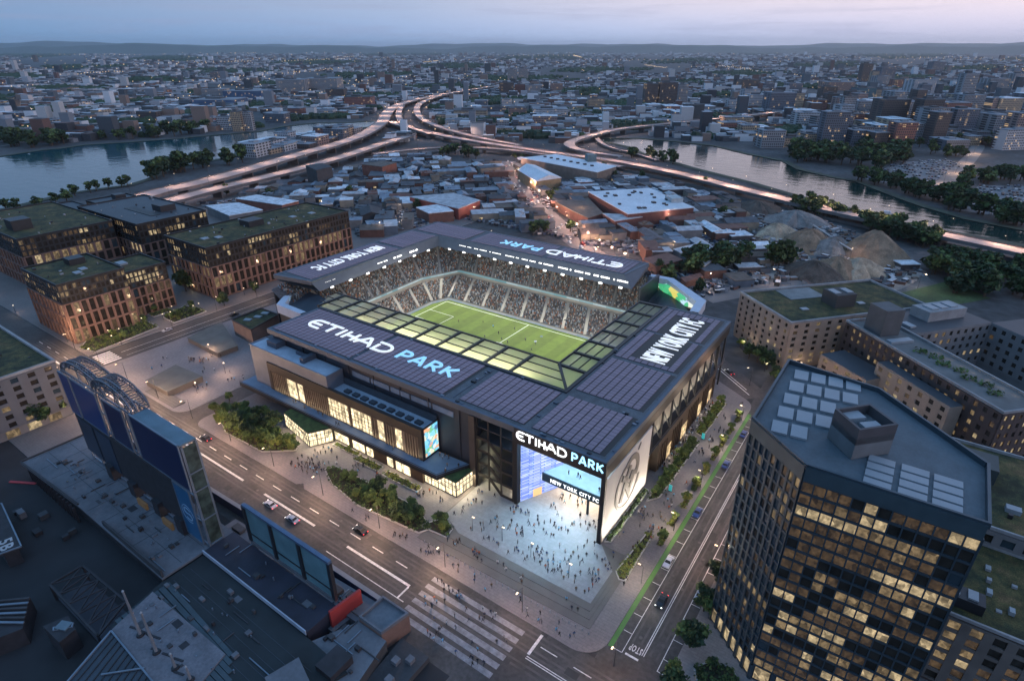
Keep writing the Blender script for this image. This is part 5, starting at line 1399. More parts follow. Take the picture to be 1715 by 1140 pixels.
m = MB(); m.prism([(-90, 46), (-78, 40), (-72, 44), (-75, 57.9), (-84, 57.9)], -.1, 4.6, 0, 1); m.obj('wall', [dk_conc, mid_conc], PB)
m = MB(); m.prism([(-88, 36), (-78, 33), (-74, 39), (-86, 43)], -.1, 7.4, 0, 1); m.obj('sloped_block', [dk_conc, mid_conc], PB)
m = MB(); m.box(-82, 44, 4.61, -77, 50, 6.8); m.obj('roof_void', black_wall, PB)
m = MB(); m.prism([(-73, 42), (-66, 42), (-66, 62), (-74.5, 62)], -.1, 1.5); m.obj('loading_deck', dk_conc, PB)
for x, y in ((-72, 56), (-70, 52), (-69.5, 58), (-71, 47)): MB().box(x, y, 1.51, x + 1.6, y + 1.6, 2.6).obj('roof_unit', mid_conc, PB)

PD = thing('paved_roof', 'pale lilac paved roof with dark slots where the flagpoles stand', 'roof', (-115, 28, 0))
MB().prism([(-128, 23.5), (-131, 34.2), (-101, 34.8), (-98, 25), (-106, 22.6)], -.1, 5.9).obj('roof', mat('lilac_paving', (.14, .14, .16), .85, var=.2, scale=.2, fine=.15), PD)
for k in range(7): MB().obox((-124 + 3.2 * k, 26.6 + (k % 3) * .8), (.95, .3), 1.3, .22, 5.91, 6.1).obj('slot', black_wall, PD)
def mast(x, y, z0, h, lean, label):
    t = thing('mast', label, 'mast', (x, y, z0))
    MB().tube([(x, y, z0), (x + lean[0] * .5, y + lean[1] * .5, z0 + h / 2), (x + lean[0], y + lean[1], z0 + h)], [.36, .3, .2], 10).obj('pole', mat('mast_grey', (.23, .24, .26), .5, .3), t)
    MB().tube([(x, y, z0 - .05), (x, y, z0 + .5)], [.9, .75], 10).obj('base', dkmetal, t)
    MB().tube([(x + lean[0], y + lean[1], z0 + h), (x + lean[0], y + lean[1], z0 + h + .4)], [.3, .05], 8).obj('finial', whitepad, t)
mast(-121, 26.5, 5.9, 14, (0, 0), 'tallest grey mast on the lilac paved roof'); mast(-113.7, 26.4, 5.9, 12.6, (0, 0), 'second grey mast, between the tallest one and the thin poles')
mast(-106.6, 26.8, 5.9, 4.6, (0, 0), 'thin short pole nearer the dark terrace, second from the tall masts'); mast(-101.4, 27.2, 5.9, 4.2, (0, 0), 'thinnest short pole at the edge of the lilac paved roof')
TC = thing('truss_canopy', 'dark open steel canopy with crossed trusses over the ballpark yard', 'canopy', (-142, 25, 0))
m = MB(); q4 = [(-155, 20.8), (-155, 28.2), (-134, 29.2), (-129.5, 21)]
for i in range(4): m.bar((*q4[i], 5.2), (*q4[(i + 1) % 4], 5.2), .5)
for k in range(5):
    a = lerp2(q4[0], q4[3], k / 5); b = lerp2(q4[1], q4[2], (k + 1) / 5); c = lerp2(q4[1], q4[2], k / 5); d = lerp2(q4[0], q4[3], (k + 1) / 5)
    m.bar((*a, 5.2), (*b, 5.2), .3); m.bar((*c, 5.22), (*d, 5.22), .3); m.bar((*a, 5.21), (*c, 5.21), .3)
m.obj('truss', black_wall, TC)
m = MB()
for p in q4: m.bar((*p, -.1), (*p, 5), .5)
m.obj('leg', black_wall, TC)
MB().prism([lerp2(p, (-143, 25), .05) for p in q4], .3, .5).obj('floor', mat('canopy_floor', (.04, .042, .055), .8), TC)  # floor plate in one plain dark tone
CR = thing('ribbed_roof', 'dark ribbed sheet-metal roof with pale edges at the bottom corner of the ballpark', 'roof', (-117, 18, 0))
cr4 = [(-127.5, 23.2), (-122, 12), (-99, 12), (-106.3, 22.4)]
MB().prism(cr4, -.1, 5.8).obj('roof', mat('rib_dark', (.045, .055, .07), .5, .3), CR)
m = MB()
for k in range(13): m.bar((*lerp2(cr4[0], cr4[3], k / 12), 5.9), (*lerp2(cr4[1], cr4[2], k / 12), 5.9), .22)
m.obj('rib', mat('rib_line', (.02, .024, .03), .6), CR)
m = MB(); m.bar((*cr4[0], 6.05), (*cr4[1], 6.05), .4); m.bar((*cr4[0], 6.06), (*cr4[3], 6.06), .35); m.bar((-118, 17, 6.07), (-112, 23, 6.07), .3); m.obj('edge', frame_pale, CR)
SK = thing('skylight_box', 'small dark roof box with a square framed skylight beside the truss canopy', 'roof box', (-138, 18, 0))
MB().prism([(-142, 14.8), (-140.4, 19.4), (-135, 18.8), (-134.2, 15.2)], -.1, 5.8).obj('box', black_wall, SK)
MB().obox((-138, 17.6), (.9, .4), 1.5, 1.1, 5.81, 6.2).obj('skylight', mat('skylight_glass', (.10, .14, .17), .2), SK)
m = MB(); ring(m, [(-139.6, 16), (-137, 19.3), (-136, 18.6), (-138.6, 15.6)], 5.82, 6.1, .6); m.obj('skylight_frame', frame_pale, SK)
LV = thing('louvre_canopy', 'row of dark louvre slats shading the ballpark yard at the photo edge', 'canopy', (-158, 12, 0))
for k in range(6): MB().bar((-162 + 1.6 * k, 9 - .2 * k, 5.6), (-154 + 1.4 * k, 16.2 - .7 * k, 5.6), .5, .3).obj('slat', frame_pale if k % 2 else dk_conc, LV)
MB().prism([(-166, 6), (-155, 16.5), (-146, 12), (-150, 2)], -.1, 5.1).obj('base', black_wall, LV)
BS = thing('ballpark_sign', 'black framed sign with pale block letters cut off at the left edge of the view', 'sign', (-182, 20, 0))
sg_ = [(-199, 24.9), (-174.5, 21.6), (-176, 17.2), (-201, 19)]
MB().prism(sg_, 5.4, 6.0).obj('sign_board', black_wall, BS)
m = MB()
for i in range(4): m.bar((*sg_[i], 6.1), (*sg_[(i + 1) % 4], 6.1), .35)
m.obj('sign_frame', frame_pale, BS)
font_letters('sign_letter', '5B', (-181.5, 18.6, 6.05), (.98, -.2, 0), (.2, .98, 0), 5, 3.0, mat('sign_pale', (.4, .4, .42), .6), BS, depth=.05)
m = MB(); m.prism([(-199, 19), (-199, 24), (-176, 21), (-177, 18)], -.1, 5.39); m.obj('base', black_wall, BS)
MB().bar((-219, 31.5, .15), (-211, 36, .15), .8, .3).obj('red_kerb', mat('red_kerb_paint', (.4, .05, .06), .7))
tag(bpy.data.objects['red_kerb'], 'bright red painted kerb strip beside the old ballpark roof deck', 'kerb')

# pipes, ducts, hatches and roof seams that fill the ballpark roofs
rr = random.Random(404)
def clutter(parent, x0, y0, x1, y1, z, n):
    for _ in range(n):
        x, y = rr.uniform(x0, x1), rr.uniform(y0, y1); k = rr.random()
        if k < .4: MB().box(x, y, z, x + rr.uniform(.5, 1.8), y + rr.uniform(.5, 1.4), z + rr.uniform(.3, 1.1)).obj('roof_unit', rr.choice((mid_conc, dk_conc, black_wall)), parent)
        elif k < .6: MB().tube([(x, y, z), (x, y, z + rr.uniform(.4, 1.2))], .16, 7).obj('vent_pipe', frame_pale, parent)
        elif k < .8:
            L = rr.uniform(3, 9); d = rr.choice(((1, 0), (0, 1))); MB().bar((x, y, z + .2), (x + d[0] * L, y + d[1] * min(L, 4), z + .2), .22).obj('pipe_run', rr.choice((frame_pale, dk_conc)), parent)
        else: MB().box(x, y, z + .005, x + rr.uniform(1, 2.6), y + rr.uniform(.8, 2), z + .03).obj('roof_patch', rr.choice((mid_conc, black_wall, dk_conc)), parent)
clutter(BP, -213, 39, -140, 46, 6.01, 46); clutter(TB, -128, 27, -92, 46, 5.21, 40); clutter(TB, -130, 49.5, -94, 56, 6.21, 16); clutter(PD, -126, 26, -104, 33.5, 5.91, 14)
clutter(PB, -87, 42, -76, 57, 4.61, 14); clutter(LW, -138, 58.3, -90, 61.5, 2.61, 18)
m = MB()
for k in range(10): m.box(-216 + 8.2 * k, 38, 6.003, -215.85 + 8.2 * k, 56.5, 6.03)
for y in (43, 49.2): m.box(-216, y, 6.003, -134, y + .12, 6.035)
m.obj('roof_seam', dk_conc, BP)
m = MB()
for k in range(9): m.bar((-131, 26 + 2.2 * k, 5.22), (-92 + 1.2 * k, 25.5 + 2.2 * k, 5.22), .1)
m.obj('roof_seam', mat('seam_grey', (.05, .06, .075), .8), TB)
for k in range(26):
    x, y = rr.uniform(-205, -150), rr.uniform(2, 33)
    if x > -166 and y < 30: continue
    o = MB().box(x, y, -.1, x + rr.uniform(1, 4), y + rr.uniform(1, 3), rr.uniform(.4, 2.2)).obj('yard_crate', rr.choice((dk_conc, black_wall, mid_conc)))
    tag(o, 'dark equipment crate left in the unlit ballpark yard', 'crate', 'equipment crates in the ballpark yard')

# ================================================================ PLANTING, PEOPLE, VEHICLES, LAMPS
for k_ in ('lit_window_bright', 'lit_window', 'lit_window_dim'): MATS[k_].cycles.emission_sampling = 'NONE'
def leafmesh(m, c, rad, n, rr, size=.5, flat=1.0, mi=0):
    for _ in range(n):
        d = Vector((rr.gauss(0, 1), rr.gauss(0, 1), rr.gauss(0, 1))).normalized() * (rr.random() ** .45)
        p = Vector(c) + Vector((d.x * rad[0], d.y * rad[1], d.z * rad[2]))
        e = size * rr.uniform(.6, 1.3)
        a = Vector((rr.gauss(0, 1), rr.gauss(0, 1), rr.gauss(0, .8))).normalized() * e
        b = a.cross(Vector((rr.gauss(0, 1), rr.gauss(0, 1), rr.gauss(0, 1)))).normalized() * e * rr.uniform(.6, 1)
        m.quad(p - a - b * .6, p + a - b * .6, p + a * .7 + b, p - a * .7 + b, mi)
def tree_proto(seed, h, spread, nleaf, mats, name='tree', clumps=11):
    rr = random.Random(seed); t = thing(name, 'x', 'tree', (0, 0, 0))
    m = MB(); m.tube([(0, 0, -.1), (.05, 0, h * .25), (.12, .08, h * .55), (.1, .1, h * .85)], [.05 * h ** .8, .04 * h ** .8, .028 * h ** .8, .01 * h], 7)
    cs = []
    for k in range(clumps):
        a = 2.4 * k + rr.uniform(-.4, .4); f = rr.uniform(.25, 1); zc = h * rr.uniform(.42, .92); r = spread * f * math.sin(math.pi * min(.98, max(.15, (zc / h - .25) / .8)))
        c = (math.cos(a) * r, math.sin(a) * r, zc); cs.append(c)
        m.tube([(.08, .05, zc * .6), (c[0] * .55, c[1] * .55, zc * .85), c], [.018 * h, .011 * h, .004 * h], 5)
    m.obj('trunk', bark, t)
    g = MB()
    for k, c in enumerate(cs): q = spread * rr.uniform(.36, .56); leafmesh(g, c, (q, q, q * .8), nleaf // clumps, rr, .055 * h * rr.uniform(.8, 1.2), mi=rr.choice((0, 0, 1, 1, 2)))
    leafmesh(g, (0, 0, h * .7), (spread * .6, spread * .6, h * .25), nleaf // 5, rr, .06 * h, mi=0)
    g.obj('crown', mats, t)
    return t
MIX_D = [leaf_a, mat('leaf_deep', (.022, .045, .02), .85, var=.3), leaf_b]
MIX_M = [leaf_b, leaf_a, leaf_c]
MIX_L = [leaf_c, leaf_b, mat('leaf_yellow', (.17, .17, .035), .8, var=.25)]
PROTO = {('d', i): tree_proto(100 + i, 8, 3.4, 900, MIX_D) for i in range(2)}
PROTO.update({('m', i): tree_proto(120 + i, 6, 2.3, 700, MIX_M) for i in range(2)})
PROTO.update({('l', i): tree_proto(140 + i, 5, 1.7, 500, MIX_L) for i in range(2)})
_used = set()
def put_tree(kind, x, y, s, label, group, z=0.0):
    i = rnd.randrange(2); src = PROTO[(kind, i)]
    if (kind, i) not in _used:
        _used.add((kind, i)); src.location = (x, y, z); src.rotation_euler = (0, 0, rnd.uniform(0, 6)); src.scale = (s, s, s); tag(src, label, 'tree', group); return src
    return copy_thing(src, (x, y, z), rnd.uniform(0, 6), label, s, group)
def inside(p, poly):
    c = False; n = len(poly)
    for i in range(n):
        a, b = poly[i], poly[(i + 1) % n]
        if (a[1] > p[1]) != (b[1] > p[1]) and p[0] < (b[0] - a[0]) * (p[1] - a[1]) / (b[1] - a[1]) + a[0]: c = not c
    return c
BEDS = []
soil = mat('planting_soil', (.035, .03, .02), .95, var=.3)
def bed(label, pts, h, dens, mix, seed, trees=(), tgroup=None, edge=True):
    BEDS.append(pts); rr = random.Random(seed)
    t = thing('planting_bed', label, 'planting bed', (pts[0][0], pts[0][1], 0))
    n = len(pts); cx = sum(p[0] for p in pts) / n; cy_ = sum(p[1] for p in pts) / n
    if edge:
        k = MB()
        for i in range(n): k.bar((*pts[i], .22), (*pts[(i + 1) % n], .22), .35, .44)
        k.obj('kerb', kerb_m, t)
    MB().poly([(p[0], p[1], .3) for p in pts]).obj('soil', soil, t)
    g = MB(); xs = [p[0] for p in pts]; ys = [p[1] for p in pts]; A = (max(xs) - min(xs)) * (max(ys) - min(ys))
    for _ in range(int(A * dens)):
        p = (rr.uniform(min(xs), max(xs)), rr.uniform(min(ys), max(ys)))
        if not inside(p, pts): continue
        hh = h * rr.uniform(.35, 1.1); leafmesh(g, (p[0], p[1], .3 + hh * .5), (.7, .7, hh * .5), 7, rr, .26, mi=rr.choice((0, 0, 1, 2)))
    o = g.obj('shrubs', mix, t); o['kind'] = 'stuff'
    for (kind, x, y, s, lb) in trees: put_tree(kind, x, y, s, lb, tgroup)
r5 = random.Random(11)
def ring_trees(poly, n, kinds, smin, smax, words, seed):
    rr = random.Random(seed); out = []; xs = [p[0] for p in poly]; ys = [p[1] for p in poly]
    while len(out) < n:
        p = (rr.uniform(min(xs), max(xs)), rr.uniform(min(ys), max(ys)))
        if inside(p, poly) and all((p[0] - q[1]) ** 2 + (p[1] - q[2]) ** 2 > 5 for q in out):
            k = rr.choice(kinds); out.append((k, p[0], p[1], rr.uniform(smin, smax), {'d': 'dark leafy', 'm': 'mid green', 'l': 'small pale green'}[k] + ' tree ' + words))
    return out
b1 = [(-198, 91), (-187, 86.8), (-166, 87.4), (-157, 94.5), (-159, 97.2), (-174, 98), (-182, 100.6), (-196, 98.6)]
bed('big planting bed thick with shrubs and trees at the far end of the avenue frontage', b1, 1.5, 1.3, MIX_M, 1, ring_trees(b1, 22, 'mmd', .75, 1.1, 'in the thick planting bed farthest along the avenue', 5), 'trees in the far planting bed')
b2 = [(-140.5, 93.5), (-138.5, 96.6), (-103, 97.6), (-93.5, 93.3), (-95.2, 90), (-118.5, 87.9), (-133, 90)]
bed('long dark planting bed between the avenue and the glazed lobby', b2, 1.0, 1.3, MIX_D, 2, ring_trees(b2, 15, 'dmm', .55, .85, 'in the long bed between avenue and lobby', 6), 'trees in the long planting bed')
b3 = [(-97, 92.2), (-92.8, 99.5), (-88.2, 96.6), (-87.4, 93.2), (-94, 92.6)]
bed('short planting bed at the corner of the pale forecourt', b3, .9, 1.3, MIX_D, 3, [('d', -92.3, 96.2, .62, 'round dark tree standing at the corner of the pale forecourt'), ('m', -90, 95, .6, 'smaller round tree beside the pale forecourt')], 'trees at the forecourt corner')
for i, (x0, y0, x1, y1, lb) in enumerate(((-149, 104, -137, 106, 'narrow planter under the long canopy beside the glazed entrance'), (-136.4, 102.4, -125.5, 105.4, 'raised planter of grasses under the long canopy, middle one'), (-122.7, 102.3, -107.9, 104.9, 'raised planter of grasses closest to the glowing corner lobby'))):
    bed(lb, [(x0, y0), (x1, y0 + .3), (x1, y1), (x0, y1)], .8, 1.8, MIX_L, 10 + i)
bed('narrow green strip along the foot of the white emblem wall', [(-49.9, 117.5), (-48.3, 118.5), (-48.3, 145), (-49.9, 145)], .6, 2.2, MIX_D, 14)
bed('wedge-shaped bed of yellowish shrubs at the forecourt end of the side street', [(-42.4, 109.6), (-40.6, 107.6), (-39.2, 108), (-39.6, 128.5), (-41.3, 127)], .9, 1.8, MIX_L, 15)
b4 = [(-46.8, 140), (-44.2, 144), (-43.6, 179), (-46.6, 180)]
bed('long leafy bed beside the cafe terrace on the side street', b4, 1.2, 1.8, MIX_M, 16, [('m', -45.4, 144 + 4.4 * k, .62 + .1 * (k % 3), 'leafy tree in the bed beside the cafe terrace') for k in range(8)], 'trees by the cafe terrace')
b5 = [(-46.8, 184), (-43.8, 183), (-43.6, 210), (-46.4, 209)]
bed('leafy bed at the far end of the side street', b5, 1.2, 1.8, MIX_L, 17, [('l', -45.2, 186 + 4.5 * k, .8 + .1 * (k % 2), 'pale tree in the bed at the far end of the side street') for k in range(6)], 'trees at the far end of the side street')
for k in range(9):
    y = 127 + 9.3 * k
    bed('small tree pit with low plants beside the green bike lane', [(-37.4, y - 2.2), (-36, y - 2.2), (-36, y + 2.2), (-37.4, y + 2.2)], .6, 2.4, MIX_L, 30 + k, edge=False)
    put_tree('l' if k % 3 else 'm', -36.7, y + .6, .62 + .12 * (k % 3), ('yellow-green' if k % 3 else 'darker') + ' young tree in a pit beside the green bike lane', 'trees along the bike lane')
for o in list(bpy.data.objects):
    if o.get('label') == 'small tree pit with low plants beside the green bike lane': o['group'] = 'tree pits along the bike lane'
for x, y, s, k in ((-19, 121.5, .8, 'd'), (-19.2, 111, .9, 'd'), (-18.6, 99.4, .95, 'd'), (-19.4, 91.4, .6, 'm'), (-18.2, 86.6, .85, 'd')): put_tree(k, x, y, s, ('dark' if k == 'd' else 'small round') + ' street tree at the kerb beside the glass tower', 'trees at the foot of the glass tower')
tb = [tuple(G(x, y))[:2] for x, y in ((1162, 1118), (1190, 1108), (1226, 1120), (1240, 1150), (1170, 1150))]
bed('dark rounded shrub bed on the pavement at the foot of the glass tower', tb, 1.2, 2.2, MIX_D, 45, [('d', tb[1][0] + .5, tb[1][1] - 1, .35, 'low dark tree in the shrub bed at the foot of the glass tower')])
gl = [tuple(G(x, y))[:2] for x, y in ((134, 585), (150, 565), (245, 538), (266, 548), (160, 590))]
bed('garden strip of shrubs and small lamps along the front of the corner brick block', gl, 1.4, .8, MIX_M, 46, ring_trees(gl, 5, 'dm', .5, .75, 'in the garden strip before the corner brick block', 8), 'trees before the corner brick block')
for i, px in enumerate((((233, 521), (258, 509), (292, 520), (258, 531)), ((274, 532), (310, 512), (346, 522), (292, 541)))):
    P = [tuple(G(x, y))[:2] for x, y in px]
    bed(('plain lit lawn' if i == 0 else 'lawn crowded with dark bushes') + ' in the court between two brick blocks', P, .5 if i == 0 else 1.6, .7, MIX_L if i == 0 else MIX_M, 50 + i, ring_trees(P, 2 if i == 0 else 7, 'd', .35, .6, 'on the lawns between the brick blocks', 9 + i), 'trees on the court lawns')
for px, s, lb in (((262, 508), 2.5, 'largest dark spreading tree in the court between brick blocks'), ((238, 500), 1.6, 'dark tree beside the brick annex'), ((312, 488), 1.5, 'dark tree at the foot of the long brick block'), ((32, 715), 1.2, 'dark tree under the square-windowed block, outermost'), ((70, 712), 1.3, 'dark tree under the square-windowed block, middle one'), ((112, 690), 1.1, 'dark tree under the square-windowed block, by the scoreboard'), ((376, 512), .9, 'small tree by the corner of the long brick block'), ((428, 490), .8, 'small lit tree near the end of the long brick block')):
    p = G(*px); put_tree('d', p.x, p.y, s, lb, None)
for px, s in (((1240, 582), .8), ((1254, 600), .9), ((1268, 606), 1.0), ((1284, 618), 1.0), ((1298, 640), .9), ((1395, 640), .8), ((1405, 640), .7), ((1570, 690), .7), ((1440, 655), .6)):
    p = G(*px); put_tree('d' if s > .8 else 'm', p.x, p.y, s, ('dark' if s > .8 else 'slender') + ' tree at the foot of the tan and pink brick blocks', 'trees at the foot of the tan block')
for px in ((385, 672), (395, 690), (372, 700), (360, 690)):
    p = G(*px); put_tree('m', p.x, p.y, .7, 'bright green young tree at the corner of the west square', 'trees at the west square corner')

# --- people: one skinned body per pose, coloured by outfit
def body(pose):
    """joints -> continuous surface grown by the skin modifier"""
    st, arm, sit = pose
    J = [(0, 0, .95), (0, 0, 1.18), (0, 0, 1.42), (0, 0, 1.52), (0, .03, 1.66),
         (-.1, 0, .92), (-.11, st * .22, .5), (-.11, st * .34 - .04, .07), (-.11, st * .34 + .1, .03),
         (.1, 0, .92), (.11, -st * .18, .5), (.11, -st * .4 - .06, .08), (.11, -st * .4 + .08, .03),
         (-.2, 0, 1.4), (-.26, -arm * .16, 1.14), (-.25, -arm * .22 + .1, .88), (-.25, -arm * .22 + .14, .79),
         (.2, 0, 1.4), (.26, arm * .16, 1.14), (.25, arm * .25 + .1, .88), (.25, arm * .25 + .14, .79), (0, .04, 1.74)]
    Ed = [(0, 1), (1, 2), (2, 3), (3, 4), (4, 21), (0, 5), (5, 6), (6, 7), (7, 8), (0, 9), (9, 10), (10, 11), (11, 12), (2, 13), (13, 14), (14, 15), (15, 16), (2, 17), (17, 18), (18, 19), (19, 20)]
    Rd = [.15, .14, .16, .065, .105, .095, .07, .045, .04, .095, .07, .045, .04, .075, .05, .035, .04, .075, .05, .035, .04, .085]
    me = bpy.data.meshes.new('body'); me.from_pydata(J, Ed, [])
    ob = bpy.data.objects.new('body', me); SC.collection.objects.link(ob)
    ob.modifiers.new('s', 'SKIN'); ob.modifiers.new('d', 'SUBSURF').levels = 1
    for i, v in enumerate(me.skin_vertices[0].data): v.radius = (Rd[i] * (1.25 if i in (0, 1, 2) else 1), Rd[i]); v.use_root = i == 0
    dg = bpy.context.evaluated_depsgraph_get(); dg.update()
    out = bpy.data.meshes.new_from_object(ob.evaluated_get(dg))
    bpy.data.objects.remove(ob); bpy.data.meshes.remove(me)
    return out
POSES = {'standing': (0.05, .1, 0), 'walking': (.9, 1, 0), 'striding': (-1.1, -1, 0)}
BODY = {k: body(v) for k, v in POSES.items()}
skin = mat('skin', (.32, .2, .15), .6, var=.2, scale=3); hair = mat('hair_dark', (.025, .018, .014), .6)
OUTFIT = {'navy coat': ((.018, .025, .05), (.02, .022, .03)), 'black clothes': ((.012, .012, .014), (.015, .015, .02)), 'grey jacket': ((.12, .12, .13), (.03, .035, .05)), 'white shirt': ((.55, .55, .56), (.03, .04, .07)),
          'light blue jersey': ((.16, .40, .60), (.03, .03, .04)), 'orange-red top': ((.42, .10, .04), (.03, .03, .05)), 'brown jacket': ((.12, .075, .045), (.03, .03, .04)), 'dark blue jersey': ((.03, .07, .17), (.12, .11, .10))}
PM = {}
for pn, src in BODY.items():
    for on, (tc_, lc) in OUTFIT.items():
        me = src.copy(); me.materials.clear()
        for m_ in (mat('cloth ' + on, tc_, .85, var=.1), mat('legs ' + on, lc, .85, var=.1), skin, hair): me.materials.append(m_)
        idx = []
        for p in me.polygons:
            c = p.center; idx.append(1 if c.z < .93 and abs(c.x) < .21 else 2 if (c.z < .86 or 1.5 < c.z < 1.7 and c.y > .04) else 3 if c.z > 1.56 else 2 if c.z > 1.5 else 0)
        me.polygons.foreach_set('material_index', idx); me.polygons.foreach_set('use_smooth', [True] * len(idx)); me.update()
        PM[(pn, on)] = me
PEOPLE = []
def person(x, y, z, place, group, rr, pose=None):
    pn = pose or rr.choice(('standing', 'standing', 'walking', 'striding')); on = rr.choices(list(OUTFIT), (5, 4, 3, 1.5, 2, 1.2, 2, 2))[0]
    PEOPLE.append((math.dist((x, y, z), (0, 0, CAMZ)), PM[(pn, on)], (x, y, z), rr.uniform(.95, 1.08), rr.uniform(0, 6.28), f'person in {on} {pn} {place}', group))
def crowd(n, poly, z, place, group, seed, clump=.5, mind=.6):
    rr = random.Random(seed); xs = [p[0] for p in poly]; ys = [p[1] for p in poly]; got = []
    tries = 0
    while len(got) < n and tries < n * 60:
        tries += 1
        if got and rr.random() < clump: q = rr.choice(got); p = (q[0] + rr.gauss(0, 1.1), q[1] + rr.gauss(0, 1.1))
        else: p = (rr.uniform(min(xs), max(xs)), rr.uniform(min(ys), max(ys)))
        if not inside(p, poly) or any(inside(p, b) for b in BEDS) or any((p[0] - q[0]) ** 2 + (p[1] - q[1]) ** 2 < mind ** 2 for q in got): continue
        got.append(p); person(p[0], p[1], z, place, group, rr)
crowd(128, [(-84, 98), (-45, 97.5), (-44, 108), (-52, 115), (-78, 115)], .4, 'on the blue-lit forecourt before the entrance portal', 'people on the forecourt', 1)
crowd(32, [(-70, 117), (-54, 117), (-54, 130), (-70, 129)], .4, 'inside the glowing entrance portal', 'people inside the portal', 2)
crowd(14, [(-92, 97), (-86, 97), (-86, 115), (-92, 115)], .4, 'by the stair bay left of the portal', 'people by the stair bay', 12)
crowd(24, [(-88, 91), (-42, 92.5), (-43, 94), (-86, 94)], .24, 'on the stone border of the forecourt', 'people on the forecourt border', 3)
crowd(40, [(-118, 84.5), (-42, 84.5), (-42, 88), (-92, 88), (-118, 86.5)], 0, 'on the kerbside pavement of the avenue', 'people on the avenue pavement', 4)
crowd(52, [(-80.5, 66.5), (-53, 66.5), (-53, 81), (-80.5, 81)], -.125, 'crossing the avenue on the zebra stripes', 'people on the zebra crossing', 5)
crowd(52, [(-154, 88), (-141, 88), (-138, 98), (-148, 103), (-153, 98)], 0, 'on the pavement before the slanted glass lobby', 'people before the slanted lobby', 6)
crowd(26, [(-136, 98.5), (-103, 98.8), (-96, 102), (-98, 107), (-110, 106.5), (-136, 101.5)], 0, 'walking the path under the long canopy', 'people under the canopy', 7)
crowd(48, [(-47.5, 100), (-38.5, 100), (-38, 140), (-41, 150), (-43, 150), (-47.5, 130)], 0, 'on the side street pavement by the emblem wall', 'people by the emblem wall', 8)
crowd(44, [(-49.4, 157), (-47.4, 157), (-47.4, 208), (-49.4, 208)], 0, 'on the cafe terrace along the podium', 'people on the cafe terrace', 9, .6, .5)
crowd(22, [(-42, 150), (-38.2, 150), (-38.2, 215), (-42, 215)], 0, 'on the far half of the side street walk', 'people on the side street walk', 10)
crowd(44, [(-276, 86), (-217, 90), (-215, 128), (-258, 120)], 0, 'on the dim west square', 'people on the west square', 11, .6)
crowd(8, [(-109, 110), (-100, 108.5), (-98, 115), (-108, 116)], 6.8, 'on the terrace over the corner lobby', 'people on the lobby terrace', 13, .3)
crowd(9, [(-180, 106.5), (-115, 106.8), (-115, 108.6), (-180, 108)], 6.8, 'walking along the long canopy deck', 'people on the canopy deck', 14, .4)
crowd(6, [(-72, 126), (-56, 126), (-56, 134), (-72, 134)], 8.8, 'on the balcony behind the name sign', 'people on the balcony', 15, .2)
rr = random.Random(77)
for px, py in ((809, 541), (835, 560), (850, 575), (862, 553), (880, 571), (890, 588), (840, 570), (826, 549), (812, 566), (843, 582), (768, 540), (897, 578)):
    p = G(px, py); person(p.x, p.y, .03, 'on the bright grass pitch', 'players on the pitch', rr)

PEOPLE.sort(key=lambda t: t[0])
for d_, me_, lc_, s_, rz_, lb_, gr_ in PEOPLE[:300]:
    o = bpy.data.objects.new('person', me_); SC.collection.objects.link(o); o.location = lc_; o.scale = (s_, s_, s_); o.rotation_euler = (0, 0, rz_); tag(o, lb_, 'person', gr_)
pmb = MB(); pmats = []
for d_, me_, lc_, s_, rz_, lb_, gr_ in PEOPLE[300:]:
    M_ = Matrix.Translation(lc_) @ Matrix.Rotation(rz_, 4, 'Z') @ Matrix.Diagonal((s_, s_, s_, 1)); o_ = len(pmb.v)
    pmb.v += [tuple(M_ @ v.co) for v in me_.vertices]
    for m_ in me_.materials:
        if m_ not in pmats: pmats.append(m_)
    ix = [pmats.index(m_) for m_ in me_.materials]
    for p_ in me_.polygons: pmb.f.append(tuple(o_ + i for i in p_.vertices)); pmb.m.append(ix[p_.material_index])
stuff(pmb.obj('pedestrians', pmats, smooth=True), 'more distant strollers thinning out on the pavements and squares round the stadium', 'crowd')
